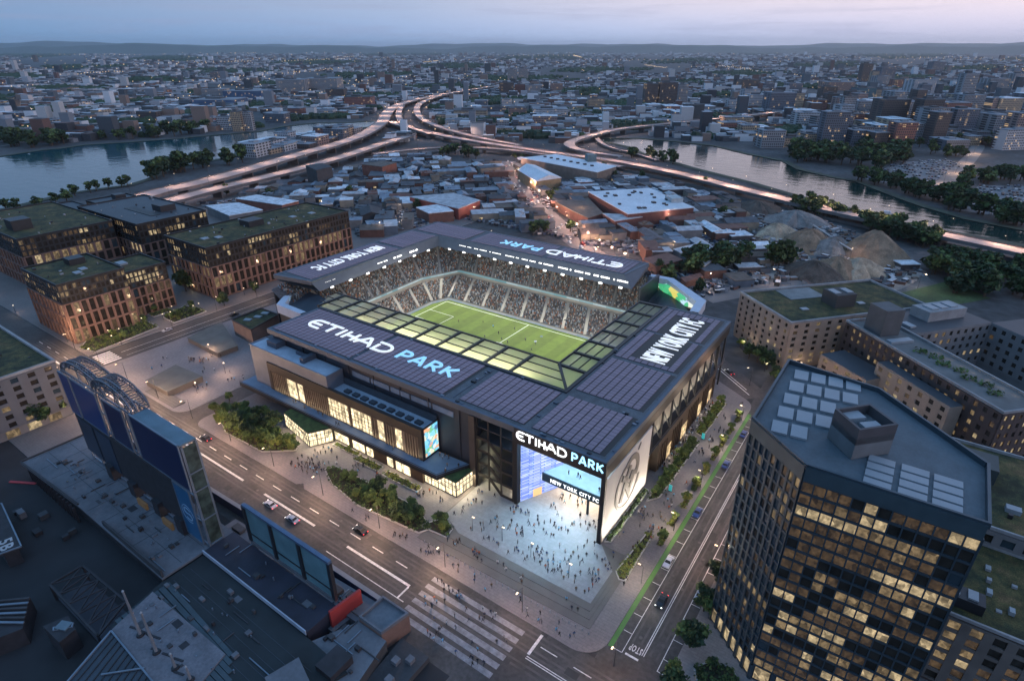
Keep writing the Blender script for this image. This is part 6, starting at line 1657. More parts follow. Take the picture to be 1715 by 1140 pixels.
# --- cars
def car_proto(name, label, cat, body_col, tail=1.0, head=1.0):
    t = thing(name, label, cat, (0, 0, 0)); paintm = mat('car_paint ' + str(body_col), body_col, .3, .3, var=.02, spec=.6)
    L, w = 2.25, .9
    prof = [(-L, .32), (-L, .72), (-L + .12, .86), (-1.45, .95), (-.85, 1.40), (.35, 1.44), (1.05, .98), (1.95, .86), (L, .70), (L, .32)]
    m = MB(); n = len(prof)
    def wid(z): return w if z < .9 else w * (1 - (z - .9) * .38)
    for s in (-1, 1): m.add([(x, s * wid(z), z) for x, z in prof], [tuple(range(n)) if s < 0 else tuple(range(n))[::-1]])
    for i in range(n):
        a, b = prof[i], prof[(i + 1) % n]; m.quad((a[0], -wid(a[1]), a[1]), (a[0], wid(a[1]), a[1]), (b[0], wid(b[1]), b[1]), (b[0], -wid(b[1]), b[1]))
    m.obj('body', paintm, t)
    def wq(a, b): MB().quad((a[0], -wid(a[1]) + .08, a[1]), (b[0], -wid(b[1]) + .06, b[1]), (b[0], wid(b[1]) - .06, b[1]), (a[0], wid(a[1]) - .08, a[1])).obj('window', darkglass, t)
    wq((.39, 1.44), (1.05, 1.0)); wq((-1.47, .98), (-.89, 1.41))
    for s in (-1, 1):
        MB().poly([(x, s * (wid(z) + .015), z) for x, z in ((-1.3, .98), (-.8, 1.36), (.3, 1.39), (.88, .98))][::s]).obj('side_window', darkglass, t)
        MB().box(L - .02, s * .78 - .16, .58, L + .03, s * .78 + .16, .74).obj('headlight', mat('headlight', (.8, .8, .8), .3, emit=(1, .95, .85), es=6 * head), t) if head else MB().box(L - .02, s * .78 - .16, .58, L + .03, s * .78 + .16, .74).obj('headlight', mat('headlight_off', (.5, .5, .52), .2), t)
        MB().box(-L - .03, s * .78 - .14, .62, -L + .02, s * .78 + .14, .8).obj('taillight', mat('taillight', (.4, .02, .02), .3, emit=(1, .04, .05), es=5 * tail) if tail else mat('taillight_off', (.25, .02, .02), .3), t)
        for x in (-1.35, 1.4):
            wm = MB(); wm.tube([(x, s * (w - .18), .32), (x, s * (w + .03), .32)], .32, 12); o = wm.obj('wheel', mat('tyre', (.015, .015, .015), .8), t)
            h = MB(); h.tube([(x, s * (w + .031), .32), (x, s * (w + .045), .32)], .18, 10); h.obj('rim', mat('rim', (.3, .3, .32), .3, .6), o)
    return t
CARP = {}
def car(x, y, rz, col, lights, label, group):
    k = (col, lights)
    if k not in CARP:
        CARP[k] = car_proto('car', label, 'car', col, 1 if lights else 0, 1 if lights else 0); CARP[k].location = (x, y, -.12); CARP[k].rotation_euler = (0, 0, rz); tag(CARP[k], label, 'car', group); o = CARP[k]
    else: o = copy_thing(CARP[k], (x, y, -.12), rz, label, 1, group)
    if lights:
        d = Vector((math.cos(rz), math.sin(rz), 0)); p = Vector((x, y, .5))
        lamp('car_beam', 'SPOT', tuple(p + d * 2.4), 260, (1, .92, .8), to=tuple(p + d * 14 - Vector((0, 0, .7))), spot=R(55), parent=o, soft=.1)
        bpy.data.objects[-1] if False else None
    return o
def fix_beams():
    for o in bpy.data.objects:
        if o.type == 'LIGHT' and o.name.startswith('car_beam') and o.parent:
            o.location = (2.4, 0, .6); o.rotation_euler = Vector((-12, 0, .6)).to_track_quat('Z', 'Y').to_euler()
BLUE, SILV, DARK, WHIT = (.03, .06, .20), (.28, .33, .42), (.014, .018, .024), (.5, .5, .55)
PG = 'cars parked along the side street'
car(-32.1, 192.9, R(90), BLUE, False, 'blue car parked by the green bike lane, farthest up the side street', PG)
car(-32.1, 171.7, R(90), BLUE, False, 'blue car parked by the green bike lane, second up from the white car', PG)
car(-32.1, 143.8, R(-90), BLUE, False, 'blue car parked by the green bike lane, next above the white car', PG)
car(-32.1, 120.6, R(-90), WHIT, False, 'white car parked by the green bike lane', PG)
car(-21.4, 115.2, R(90), SILV, False, 'silver blue car parked beside the tower, farther from the crossing', PG)
car(-21.4, 103.2, R(90), SILV, False, 'silver blue car parked beside the tower, half under a tree near the crossing', PG)
car(-28.8, 107.6, R(-90), DARK, True, 'dark car with lights on driving down the side street', 'cars driving')
car(-140.4, 72.7, R(180), WHIT, True, 'white car with red tail lights driving along the avenue beside the glass screen wall', 'cars driving')
car(-129.6, 72.6, R(180), SILV, True, 'silver car following the white car along the avenue', 'cars driving')
car(-109.7, 81, R(180), DARK, True, 'black car with bright tail lights in the kerb lane of the avenue', 'cars driving')
car(-189.3, 80.6, R(180), DARK, True, 'dark car on the avenue beyond the scoreboard tower', 'cars driving')
car(-281.5, 150, R(90), DARK, False, 'dark car parked on the cross road near the stadium corner', None)
car(-291.3, 120, R(-90), WHIT, False, 'pale car parked on the cross road before the brick blocks', None)
car(-50, 236, R(142), DARK, True, 'dark car driving on the back road behind the stadium', 'cars driving')
fix_beams()

# --- lamps, bollards, totems
def lamp_proto(h, arm, label, name='street_lamp'):
    t = thing(name, label, 'street lamp', (0, 0, 0))
    MB().tube([(0, 0, -.1), (0, 0, h * .6), (0, 0, h)], [.1, .08, .06], 8).tube([(0, 0, h), (arm * .6, 0, h + .25), (arm, 0, h + .25)], .05, 6).obj('pole', dkmetal, t)
    MB().box(arm - .25, -.16, h + .2, arm + .5, .16, h + .3).obj('lamp_head', mat('lamp_glow', (.9, .8, .6), .4, emit=(1, .72, .45), es=2.0), t)
    return t
LP = {}
MATS_lamp_light = {}
def street_lamp(x, y, rz, h, arm, power, col, label, group, z=0, kind='a', real=True):
    if kind not in LP: LP[kind] = o = lamp_proto(h, arm, label); o.location = (x, y, z); o.rotation_euler = (0, 0, rz); tag(o, label, 'street lamp', group)
    else: o = copy_thing(LP[kind], (x, y, z), rz, label, 1, group); 
    if real:
        key = (power, col)
        if key not in MATS_lamp_light:
            d = bpy.data.lights.new('street_light', 'POINT'); d.energy = power; d.color = col; d.shadow_soft_size = .3; MATS_lamp_light[key] = d
        l = bpy.data.objects.new('street_light', MATS_lamp_light[key]); SC.collection.objects.link(l); l.location = (x + math.cos(rz) * arm, y + math.sin(rz) * arm, z + h - .1)
    return o
AMB = (1, .60, .36)
for k in range(12): street_lamp(-306 + 25 * k, 85, R(-90), 8.5, 2.2, 6500 if k < 10 else 2500, AMB, 'tall street lamp on the stadium side of the avenue', 'street lamps along the avenue')
for k in range(5): street_lamp(-300 + 27 * k, 65.2, R(90), 8.5, 2.2, 5500, AMB, 'tall street lamp on the ballpark side of the avenue', 'street lamps along the ballpark side')
for k in range(6): street_lamp(-19.5, 125 + 20 * k, R(180), 8.5, 2.2, 2600, AMB, 'street lamp beside the tower on the side street', 'street lamps on the tower side')
for k in range(5): street_lamp(-35.4, 110 + 23 * k, R(180), 6, 1.0, 2200, (1, .78, .52), 'lamp post between bike lane and pavement', 'lamps along the bike lane', kind='b')
for k in range(7): street_lamp(-294.2, 100 + 24 * k, R(0), 8.5, 2.2, 2400, AMB, 'street lamp before the brick blocks on the cross road', 'street lamps on the cross road')
for k in range(4): p = Vector((-40 - 24 * k, 230 + 18.5 * k)); street_lamp(p.x, p.y, R(230), 8.5, 2.2, 1700, AMB, 'street lamp on the back road behind the stadium', 'street lamps on the back road')
for i, px in enumerate(((791.6, 890), (841, 907), (889, 934), (952, 969))): p = G(*px); street_lamp(p.x, p.y, 0, 5, .3, 150, (1, .85, .78), 'slim plaza lamp on the pale forecourt, ' + ('beside the corner tree', 'second from the corner tree', 'third from the corner tree', 'nearest the side street')[i], 'plaza lamps', .4, 'c')
for p in ((-250, 118), (-228, 112), (-222, 96)): street_lamp(p[0], p[1], 0, 5, .3, 2000, AMB, 'slim lamp on the west square', 'square lamps', 0, 'c')
for p in ((-318, 86.5), (-306, 100), (-304, 125), (-302, 140), (-303, 170), (-303, 200), (-303, 235), (-380, 86), (-420, 86)): street_lamp(p[0], p[1], 0, 4, .3, 280, (1, .68, .46), 'low garden lamp along the foot of the brick blocks', 'garden lamps by the brick blocks', 0, 'd')
for px in ((240, 545), (262, 520), (290, 525), (325, 488), (300, 470), (335, 520), (190, 575)): p = G(*px); street_lamp(p.x, p.y, 0, 4, .3, 260, (1, .78, .45), 'low garden lamp in the court between the brick blocks', 'garden lamps in the court', 0, 'd')
for p in ((-52, 262), (-38, 246), (-26, 255), (-12, 240), (8, 224)): street_lamp(p[0], p[1], 0, 4, .3, 380, (1, .75, .48), 'low lamp at the foot of the tan and pink brick blocks', 'lamps by the tan block', 0, 'd')
bo = MB().tube([(0, 0, 0), (0, 0, .95)], [.13, .11], 8).mesh('bollard', mat('bollard_steel', (.30, .31, .34), .4, .5))
for k in range(30):
    o = bpy.data.objects.new('bollard', bo); SC.collection.objects.link(o); o.location = (-91.4 + k * 1.79, 88.25 + .02 * k, 0)
    tag(o, 'short steel bollard in the row between forecourt steps and avenue', 'bollard', 'bollards along the avenue')
for px, lb in (((1122, 822), 'slim teal information totem on the side street near the emblem wall'), ((1177, 735), 'slim teal information totem beside the cafe terrace')):
    p = G(*px); t = thing('information_totem', lb, 'totem', tuple(p))
    MB().box(p.x - .5, p.y - .15, 0, p.x + .5, p.y + .15, 2.4).obj('panel', mat('totem_teal', (.05, .4, .45), .4, emit=(.05, .6, .65), es=.25), t)
    MB().box(p.x - .65, p.y - .25, 0, p.x + .65, p.y + .25, .2).obj('base', dkmetal, t)
# cafe tables on the terrace
tt = MB(); tt.tube([(0, 0, .70), (0, 0, .74)], .45, 10); tt.tube([(0, 0, 0), (0, 0, .7)], .04, 6); tt.tube([(0, 0, 0), (0, 0, .04)], .25, 8)
tme = tt.mesh('cafe_table', mat('table_white', (.5, .5, .5), .5))
for k in range(18):
    o = bpy.data.objects.new('cafe_table', tme); SC.collection.objects.link(o); o.location = (-48.9 + (k % 2) * 1.2, 158.5 + 2.7 * k, 0); tag(o, 'small round white table on the cafe terrace along the podium', 'table', 'cafe tables')

# ================================================================ LOW QUARTER BETWEEN STADIUM AND HIGHWAY
r6 = random.Random(21)
QUARTER = [tuple(G(x, y))[:2] for x, y in ((250, 352), (420, 322), (560, 292), (640, 268), (720, 262), (760, 285), (852, 272), (1030, 292), (1200, 335), (1245, 350), (1240, 400), (1300, 440), (1260, 455), (1240, 480), (1170, 515), (1150, 480), (1090, 430), (770, 366), (600, 400), (590, 350), (420, 345))]
roofs = {'pale grey': (.36, .38, .41), 'slate': (.07, .08, .095), 'rust red': (.14, .065, .05), 'bluish grey': (.17, .21, .26), 'white': (.55, .58, .62), 'dark': (.035, .038, .045), 'brown': (.11, .085, .07)}
walls = [mat('shed_wall_' + k, c, .85, var=.2) for k, c in (('brick', (.13, .065, .052)), ('grey', (.16, .16, .165)), ('cream', (.22, .195, .16)), ('dark', (.05, .05, .055)), ('blue', (.09, .12, .16)))]
rmats = {k: mat('shed_roof_' + k.replace(' ', '_'), c, .8, var=.3, scale=.25, fine=.2) for k, c in roofs.items()}
SD = Vector((STREETS[0][12].x - STREETS[0][4].x, STREETS[0][12].y - STREETS[0][4].y)).normalized()
KEEP = []
def clear(p, r): return all((p[0] - k[0]) ** 2 + (p[1] - k[1]) ** 2 > (r + k[2]) ** 2 for k in KEEP)
def seg_d(p, a, b):
    ab = (b[0] - a[0], b[1] - a[1]); t = max(0, min(1, ((p[0] - a[0]) * ab[0] + (p[1] - a[1]) * ab[1]) / (ab[0] ** 2 + ab[1] ** 2 + 1e-9)))
    return math.hypot(p[0] - a[0] - t * ab[0], p[1] - a[1] - t * ab[1])
def street_d(p):
    d = 1e9
    for S, w in ((STREETS[0], 9), (STREETS[1], 5), (STREETS[2], 7)):
        for i in range(len(S) - 1): d = min(d, seg_d(p, (S[i].x, S[i].y), (S[i + 1].x, S[i + 1].y)) - w)
    for (q, t, w) in HW_PTS: d = min(d, math.hypot(p[0] - q.x, p[1] - q.y) - w * .9 - 6)
    return d
def pxbox(px, z):
    """plan corners of a roof seen at photo pixels, on a roof height z"""
    return [tuple(G(x, y, z))[:2] for x, y in px]
def big(name, label, cat, px, z, wall, roofm, steps=(), win=None):
    P = pxbox(px, z); c = (sum(p[0] for p in P) / len(P), sum(p[1] for p in P) / len(P)); KEEP.append((c[0], c[1], max(math.hypot(p[0] - c[0], p[1] - c[1]) for p in P) * .72))
    t = thing(name, label, cat, (c[0], c[1], 0))
    MB().prism(P, -.2, z - .01, 0).obj('wall', wall, t)
    MB().prism([(c[0] + (p[0] - c[0]) * 1.012, c[1] + (p[1] - c[1]) * 1.012) for p in P], z, z + .5).obj('roof', roofm, t)
    return t, P, c
white_roof = mat('warehouse_white_roof', (.60, .63, .67), .7, var=.1, scale=.06, fine=.1)
wall_maroon = mat('maroon_brick', (.12, .05, .045), .85, var=.15)
t, P, c = big('warehouse', 'largest warehouse with a broad white roof and dark maroon brick walls', 'warehouse', ((986, 322), (1087, 316), (1162, 348), (1052, 359)), 11, wall_maroon, white_roof)
rr = random.Random(5)
for k in range(16):
    a, b = rr.uniform(.1, .9), rr.uniform(.1, .9); p = lerp2(lerp2(P[0], P[1], a), lerp2(P[3], P[2], a), b); MB().obox(p, (SD.x, SD.y), rr.uniform(.8, 2.2), rr.uniform(.8, 1.6), 11.51, 12.6).obj('roof_unit', dkmetal, t)
p = lerp2(P[1], P[2], .7); MB().obox((p[0] - 4, p[1] - 2), (SD.x, SD.y), 7, 5, 11.52, 15).obj('roof_house', mat('roof_house', (.35, .4, .42), .7), t)
t, P, c = big('warehouse_annex', 'maroon brick annex with a pale roof in front of the big white-roofed warehouse', 'warehouse', ((1009, 358), (1052, 360), (1076, 364), (1030, 371)), 8, wall_maroon, rmats['pale grey'])
t, P, c = big('brick_store', 'long dark maroon brick store along the main street beside the white-roofed warehouse', 'warehouse', ((930, 338), (985, 332), (1010, 358), (985, 366), (955, 352)), 7, wall_maroon, rmats['brown'])
lamp('yard_lamp', 'POINT', (c[0], c[1], 13), 1800, (1, .6, .3))
t, P, c = big('gable_shed', 'tall shed with a white pitched roof at the top of the main street', 'shed', ((867, 285), (896, 277), (940, 298), (898, 304)), 10, mat('ochre_wall', (.26, .19, .11), .8), white_roof)
A, B_, C_, D_ = [Vector((*q, 10.5)) for q in P]; m = MB(); r0, r1 = (A + D_) / 2 + Vector((0, 0, 4)), (B_ + C_) / 2 + Vector((0, 0, 4)); r0, r1 = (A + B_) / 2 + Vector((0, 0, 4)), (C_ + D_) / 2 + Vector((0, 0, 4))
m.quad(A, r0, r1, D_); m.quad(B_, C_, r1, r0); m.add([A, B_, r0], [(0, 1, 2)]); m.add([C_, D_, r1], [(0, 1, 2)]); m.obj('gable', white_roof, t)
t, P, c = big('factory', 'long factory with white flat roof and a dark rooftop tank below the highway', 'factory', ((873, 265), (931, 259), (1032, 279), (1000, 289)), 12, mat('factory_wall', (.17, .14, .12), .8), white_roof)
p = lerp2(P[2], P[1], .4); MB().obox(p, (SD.x, SD.y), 6, 5, 12.51, 20).obj('roof_tank', mat('tank_green', (.10, .15, .16), .6), t)
for k in range(8): q = lerp2(lerp2(P[0], P[1], .5), lerp2(P[3], P[2], .5), .1 + .1 * k); MB().obox(q, (SD.x, SD.y), 1.6, 1.6, 12.51, 13.8).obj('roof_unit', dkmetal, t)
t, P, c = big('brick_store', 'square brick store with dark red side and pale roof left of the main street', 'warehouse', ((686, 330), (760, 324), (804, 336), (768, 350)), 9, mat('red_side', (.26, .07, .055), .8), rmats['pale grey'])
t, P, c = big('brick_store', 'brick store with white roof nearest behind the stadium roof', 'warehouse', ((697, 348), (740, 342), (760, 354), (718, 358)), 8, walls[0], rmats['white'])
t, P, c = big('brick_building', 'bright orange-red brick building with white roof close to the brick blocks', 'building', ((395, 333), (430, 327), (500, 337), (472, 344)), 9, mat('orange_brick', (.20, .08, .058), .85), rmats['white'])
t, P, c = big('brick_building', 'red brick building just under the lower highway', 'building', ((606, 276), (640, 270), (664, 273), (640, 280)), 12, mat('orange_brick', (.20, .08, .058)), rmats['brown'])
t, P, c = big('pale_shed', 'large pale roofed shed sprawling by the brick blocks', 'shed', ((345, 345), (400, 340), (440, 352), (384, 362)), 7, walls[1], rmats['white'])
t, P, c = big('pale_shed', 'big pale bluish shed beside the stadium right-hand corner screen', 'shed', ((1128, 418), (1168, 408), (1215, 420), (1180, 446)), 7, walls[1], rmats['pale grey'])
t, P, c = big('red_roof_house', 'house with broad rust red roof right behind the stadium far corner', 'house', ((1076, 434), (1118, 424), (1144, 436), (1100, 448)), 7, walls[0], rmats['rust red'])
t, P, c = big('dark_tower_house', 'tall dark house rising among low sheds near the lower highway', 'building', ((512, 278), (540, 274), (556, 280), (530, 286)), 18, walls[3], rmats['dark'])
t, P, c = big('red_container', 'long rust red container-like shed by the corner screen', 'shed', ((1140, 466), (1172, 458), (1178, 464), (1148, 474)), 4, walls[0], rmats['rust red'])

N_SHED = 0; tries = 0; placed = []
landmarks = [('main street', tuple(STREETS[0][8])[:2]), ('white-roofed warehouse', tuple(G(1070, 340))[:2]), ('gravel heaps', tuple(G(1240, 400))[:2]), ('lower highway', tuple(G(480, 300))[:2]), ('brick blocks', tuple(G(400, 350))[:2]), ('stadium back roof', tuple(G(800, 365))[:2]), ('long factory', tuple(G(800, 300))[:2])]
xs = [p[0] for p in QUARTER]; ys = [p[1] for p in QUARTER]
def shed_proto(kind):
    """unit shed 1 x 1 x 1: wall and roof parts, scaled per copy"""
    t = thing('shed', 'x', 'shed', (0, 0, 0))
    w = MB(); w.box(-.5, -.5, -.05, .5, .5, 1); 
    return t
while N_SHED < 300 and tries < 30000:
    tries += 1
    p = (r6.uniform(min(xs), max(xs)), r6.uniform(min(ys), max(ys)))
    if not inside(p, QUARTER): continue
    a, b = r6.uniform(4, 14) * (1.3 if r6.random() < .15 else 1), r6.uniform(3.8, 8.5)
    rad = math.hypot(a, b) * .62
    if -262 < p[0] < -60 and p[1] < 290: continue
    if -300 < p[0] < -262 and p[1] < 300: continue
    if street_d(p) < b * .6 or not clear(p, rad * .8) or any((p[0] - q[0]) ** 2 + (p[1] - q[1]) ** 2 < ((rad + q[2]) * .70) ** 2 for q in placed): continue
    placed.append((p[0], p[1], rad)); rk = r6.choices(list(roofs), (5, 6, 2, 5, 3, 4, 3))[0]; h = r6.uniform(3.4, 7.5)
    u = SD if r6.random() < .6 else Vector((-SD.y, SD.x)); u = Vector((u.x, u.y, 0)); u.rotate(Matrix.Rotation(r6.gauss(0, .07), 3, 'Z'))
    lm = min(landmarks, key=lambda L: math.hypot(L[1][0] - p[0], L[1][1] - p[1]))[0]
    gable = r6.random() < .25
    form = ('pitched' if gable else 'flat') + '-roofed'; size = 'long' if a > 2.1 * b else 'large' if a * b > 95 else 'small'
    t = thing('shed', f'{size} {rk} {form} shed crowded near the {lm}', 'shed', (p[0], p[1], 0), 'sheds of the low quarter')
    m = MB(); m.obox(p, (u.x, u.y), a, b, -.2, h); m.obj('wall', r6.choice(walls), t)
    m = MB()
    U, V = Vector((u.x, u.y, 0)), Vector((-u.y, u.x, 0)); c = Vector((*p, 0))
    if gable:
        k = [c + U * (sa * (a + .3)) + V * (sb * (b + .3)) + Vector((0, 0, h + .02)) for sa, sb in ((-1, -1), (1, -1), (1, 1), (-1, 1))]; e0, e1 = c - U * (a + .3) + Vector((0, 0, h + b * .35)), c + U * (a + .3) + Vector((0, 0, h + b * .35))
        m.add(k + [e0, e1], [(0, 1, 5, 4), (2, 3, 4, 5), (1, 2, 5), (3, 0, 4)])
    else:
        m.obox(p, (u.x, u.y), a + .15, b + .15, h + .01, h + .45)
        for _ in range(r6.randrange(4)):
            q = c + U * r6.uniform(-.7, .7) * a + V * r6.uniform(-.7, .7) * b; m.obox((q.x, q.y), (u.x, u.y), r6.uniform(.6, 2), r6.uniform(.5, 1.4), h + .46, h + r6.uniform(.9, 1.9))
    m.obj('roof', rmats[rk], t)
    if r6.random() < .35:
        q = c - V * (b + .03) if V.y > 0 else c + V * (b + .03); s = r6.uniform(-.5, .5) * a
        m = MB(); o = q + U * s; m.quad(o - U * 1.3 + Vector((0, 0, .6)), o + U * 1.3 + Vector((0, 0, .6)), o + U * 1.3 + Vector((0, 0, 2.6)), o - U * 1.3 + Vector((0, 0, 2.6))); m.obj('lit_door', warm_hi, t)
    N_SHED += 1
# parked wrecks and small clutter between the sheds: one uncountable mass
m = MB(); n = 0
while n < 8000:
    p = (r6.uniform(min(xs), max(xs)), r6.uniform(min(ys), max(ys)))
    if not inside(p, QUARTER) or (-262 < p[0] < -60 and p[1] < 286) or not clear(p, -2) or street_d(p) < -3.5: continue
    n += 1; a = r6.choice((0, 1.57)) + r6.gauss(0, .25) + math.atan2(SD.y, SD.x); m.obox(p, (math.cos(a), math.sin(a)), r6.uniform(1.2, 2.4), r6.uniform(.7, 1.1), -.2, r6.uniform(.8, 1.8))
clutter_m = island_mat('wreck_colours', [(.02, .022, .026), (.25, .27, .30), (.05, .06, .08), (.42, .44, .46), (.11, .055, .045), (.09, .09, .10), (.06, .09, .16), (.12, .12, .12), (.03, .034, .04), (.16, .18, .2)], .45)
stuff(m.obj('scrapyard_cars', clutter_m), 'dense scatter of parked and scrapped cars between the low sheds', 'cars')
for p in [(-330, 300), (-250, 330), (-300, 380), (-210, 300), (-170, 340), (-120, 310), (-90, 330), (-60, 360), (-20, 350), (-130, 380), (-230, 410), (-360, 350), (-70, 420), (-160, 450), (-30, 430), (-420, 320), (10, 400)]:
    q = proj((p[0], p[1], 0))
    street_lamp(p[0], p[1], r6.uniform(0, 6), 9, 1.5, 2600, (1, .70, .50), 'street lamp among the low sheds behind the stadium', 'street lamps of the low quarter')
S = STREETS[0]
for i in range(1, len(S) - 1, 2): d = (S[i + 1] - S[i]).normalized(); street_lamp(S[i].x - d.y * 7.5, S[i].y + d.x * 7.5, math.atan2(-d.x, d.y), 9, 2, 16000, (1, .56, .38), 'street lamp on the main street climbing away from the stadium', 'street lamps on the main street')
m = MB()
for k in range(46):
    i = r6.randrange(len(S) - 1); p = S[i].lerp(S[i + 1], r6.random()); d = (S[i + 1] - S[i]).normalized(); s = r6.choice((-5.5, -2, 2, 5.5)); p += Vector((-d.y, d.x, 0)) * s
    t = MB(); t.obox((p.x, p.y), (d.x, d.y), 2.2, .9, .12, .8).obox((p.x, p.y), (d.x, d.y), 1.2, .78, .81, 1.35)
    t.obox((p.x + d.x * 2.22, p.y + d.y * 2.22), (d.x, d.y), .03, .6, .4, .62, 1); t.obox((p.x - d.x * 2.22, p.y - d.y * 2.22), (d.x, d.y), .03, .6, .4, .62, 2)
    cn = r6.choice(('dark', 'silver', 'white', 'red'))
    o = t.obj('car', [mat('street_car_' + cn, {'dark': (.02, .022, .03), 'silver': (.3, .31, .33), 'white': (.55, .55, .56), 'red': (.25, .03, .03)}[cn], .35), mat('street_headlight', (.8, .8, .75), .3, emit=(1, .85, .65), es=1.5), mat('street_taillight', (.4, .02, .02), .3, emit=(1, .05, .03), es=1.2)])
    tag(o, f'{cn} car on the main street behind the stadium', 'car', 'cars on the main street')

# --- gravel heaps
def heap(px, r, h, col, label, seed, sx=1.0):
    p = G(*px); rr = random.Random(seed); m = MB(); n, k = 28, 9; a0 = rr.uniform(0, 3)
    V = []
    ph = [rr.uniform(0, 6) for _ in range(6)]
    for i in range(k + 1):
        f = i / k
        for j in range(n):
            a = 2 * math.pi * j / n; w = 1 + .26 * math.sin(2 * a + ph[0]) + .14 * math.sin(3 * a + ph[1]) + (.05 + .06 * f) * math.sin(8 * a + ph[2])
            rad = r * (1 - f) * w; zz = h * 1.25 * (1 - (1 - f) ** 1.25) * (1 + .25 * math.sin(9 * a + ph[4] + 4 * f) * f * (1 - f)) * (1 + .14 * math.sin(3 * a + ph[3]) * (1 - f)) - .2 + rr.uniform(-.25, .25) * (0 < f < 1)
            V.append((p.x + math.cos(a + a0) * rad * sx, p.y + math.sin(a + a0) * rad, zz))
    m.add(V, [(i * n + j, i * n + (j + 1) % n, (i + 1) * n + (j + 1) % n, (i + 1) * n + j) for i in range(k) for j in range(n)])
    o = m.obj('gravel_heap', mat('heap_' + col, {'brown': (.20, .135, .09), 'grey': (.17, .16, .155), 'pale': (.32, .25, .18), 'dark': (.085, .066, .055)}[col], .95, var=.4, scale=.18, fine=.3, bump=.8), loc=(p.x, p.y, 0))
    KEEP.append((p.x, p.y, r))
    tag(o, label, 'gravel heap', 'gravel heaps by the river road')
for a in (((1462, 425), 27, 13, 'brown', 'tallest brown gravel heap with a ridged top', 1), ((1398, 458), 20, 9, 'brown', 'brown gravel heap at the front of the yard, middle of three', 2), ((1362, 462), 17, 8, 'dark', 'dark gravel heap at the front of the yard, closest to the tan block trees', 3), ((1432, 456), 18, 8, 'pale', 'sandy gravel heap at the front of the yard', 4),
          ((1268, 352), 19, 7, 'dark', 'dark gravel heap next to the riverside highway', 5), ((1330, 372), 24, 8, 'grey', 'broad grey gravel heap below the riverside trees', 6), ((1300, 392), 18, 7, 'pale', 'pale gravel heap in the middle of the yard', 7), ((1352, 408), 20, 9, 'brown', 'brown gravel heap behind the tallest one', 8), ((1228, 360), 15, 6, 'brown', 'small brown gravel heap beside the white-roofed warehouse', 9), ((1392, 420), 17, 8, 'grey', 'grey gravel heap beside the tallest brown one', 10)): heap(*a)
m = MB(); m.poly([tuple(G(x, y, -.16)) for x, y in ((1180, 345), (1330, 350), (1520, 420), (1560, 470), (1640, 500), (1500, 500), (1340, 480), (1180, 485), (1160, 470), (1290, 440))])
structure(m.obj('yard', mat('yard_gravel', (.10, .10, .10), .95, var=.35, scale=.05, fine=.25)))
m = MB(); m.poly([tuple(G(x, y, -.14)) for x, y in ((1510, 490), (1590, 470), (1660, 500), (1570, 515))])
structure(m.obj('lawn', mat('field_grass', (.05, .085, .03), .95, var=.4, scale=.08, fine=.3)))
for px, h, L, ang, lb in (((1385, 405), 9, 14, .5, 'long sloping conveyor among the gravel heaps, upper one'), ((1425, 430), 8, 15, .5, 'long sloping conveyor beside the tallest gravel heap')):
    p = G(*px); t = thing('conveyor', lb, 'conveyor', tuple(p)); d = Vector((math.cos(-ang), math.sin(-ang), 0))
    MB().bar(tuple(p - d * L + Vector((0, 0, h))), tuple(p + d * L + Vector((0, 0, 1))), 1.6, .6).obj('belt', mat('belt_pale', (.3, .3, .3), .8), t)
    m = MB()
    for k in (-.8, -.3, .3): q = p + d * L * k; m.bar((q.x, q.y, -.2), (q.x, q.y, 1 + (h - 1) * (.5 - k / 2) - .3), .4)
    m.obj('support', dkmetal, t)
p = G(1516, 450); t = thing('site_hut', 'white-roofed site hut between the gravel heaps and the trees', 'hut', tuple(p)); MB().obox((p.x, p.y), (.8, .6), 6, 4, -.2, 4).obj('wall', walls[3], t); MB().obox((p.x, p.y), (.8, .6), 6.3, 4.3, 4.01, 4.4).obj('roof', rmats['white'], t)

# --- trees along the river banks and between roads
FT = []
for s in range(4):
    rr = random.Random(300 + s); m = MB(); h = 10; m.tube([(0, 0, -.3), (.1, 0, 4), (.2, .1, 7)], [.4, .3, .12], 6, 3)
    for k in range(9):
        a = 2.4 * k; zc = rr.uniform(3.2, 8.6); r = 3.3 * math.sin(math.pi * min(.95, max(.25, zc / 11))) * rr.uniform(.3, 1); leafmesh(m, (math.cos(a) * r, math.sin(a) * r, zc), (2.0, 2.0, 1.5), 34, rr, .75, mi=rr.choice((0, 0, 1, 1, 2)))
    FT.append(m.mesh('river_tree', [leaf_a, MATS['leaf_deep'], leaf_b, bark]))
NT = [0]
TREES = []
def far_tree(p, s, label, group):
    q = proj((p[0], p[1], 5)); vis = q and -40 < q[0] < 1755 and q[1] < 1180
    TREES.append((s * 10 / math.hypot(p[0], p[1]) if vis else 0, (p[0], p[1], -.2), rnd.uniform(0, 6.28), (s * rnd.uniform(.9, 1.25), s * rnd.uniform(.9, 1.25), s), label, group, rnd.choice(FT)))
def belt(px, n, wpx, smin, smax, label, group):
    L = smooth_px(px, 6)
    for k in range(n):
        q = L[min(len(L) - 1, int(rnd.random() * len(L)))]; p = G(q[0] + rnd.uniform(-4, 4), q[1] + rnd.uniform(-wpx, wpx)); far_tree(p, rnd.uniform(smin, smax), label, group)
belt([(1335, 352), (1400, 364), (1460, 384), (1520, 400), (1560, 412)], 54, 8, 1.0, 1.5, 'dense dark tree between the riverside highway and the gravel heaps', 'trees by the riverside highway')
belt([(1560, 452), (1620, 458), (1715, 468)], 30, 11, 1.1, 1.5, 'big dark tree in the wood behind the tan block', 'trees of the wood at the right edge')
belt([(1600, 484), (1660, 492), (1720, 494)], 16, 10, 1.2, 1.6, 'big dark tree at the near side of the wood behind the courtyard block', 'trees at the near side of the wood')
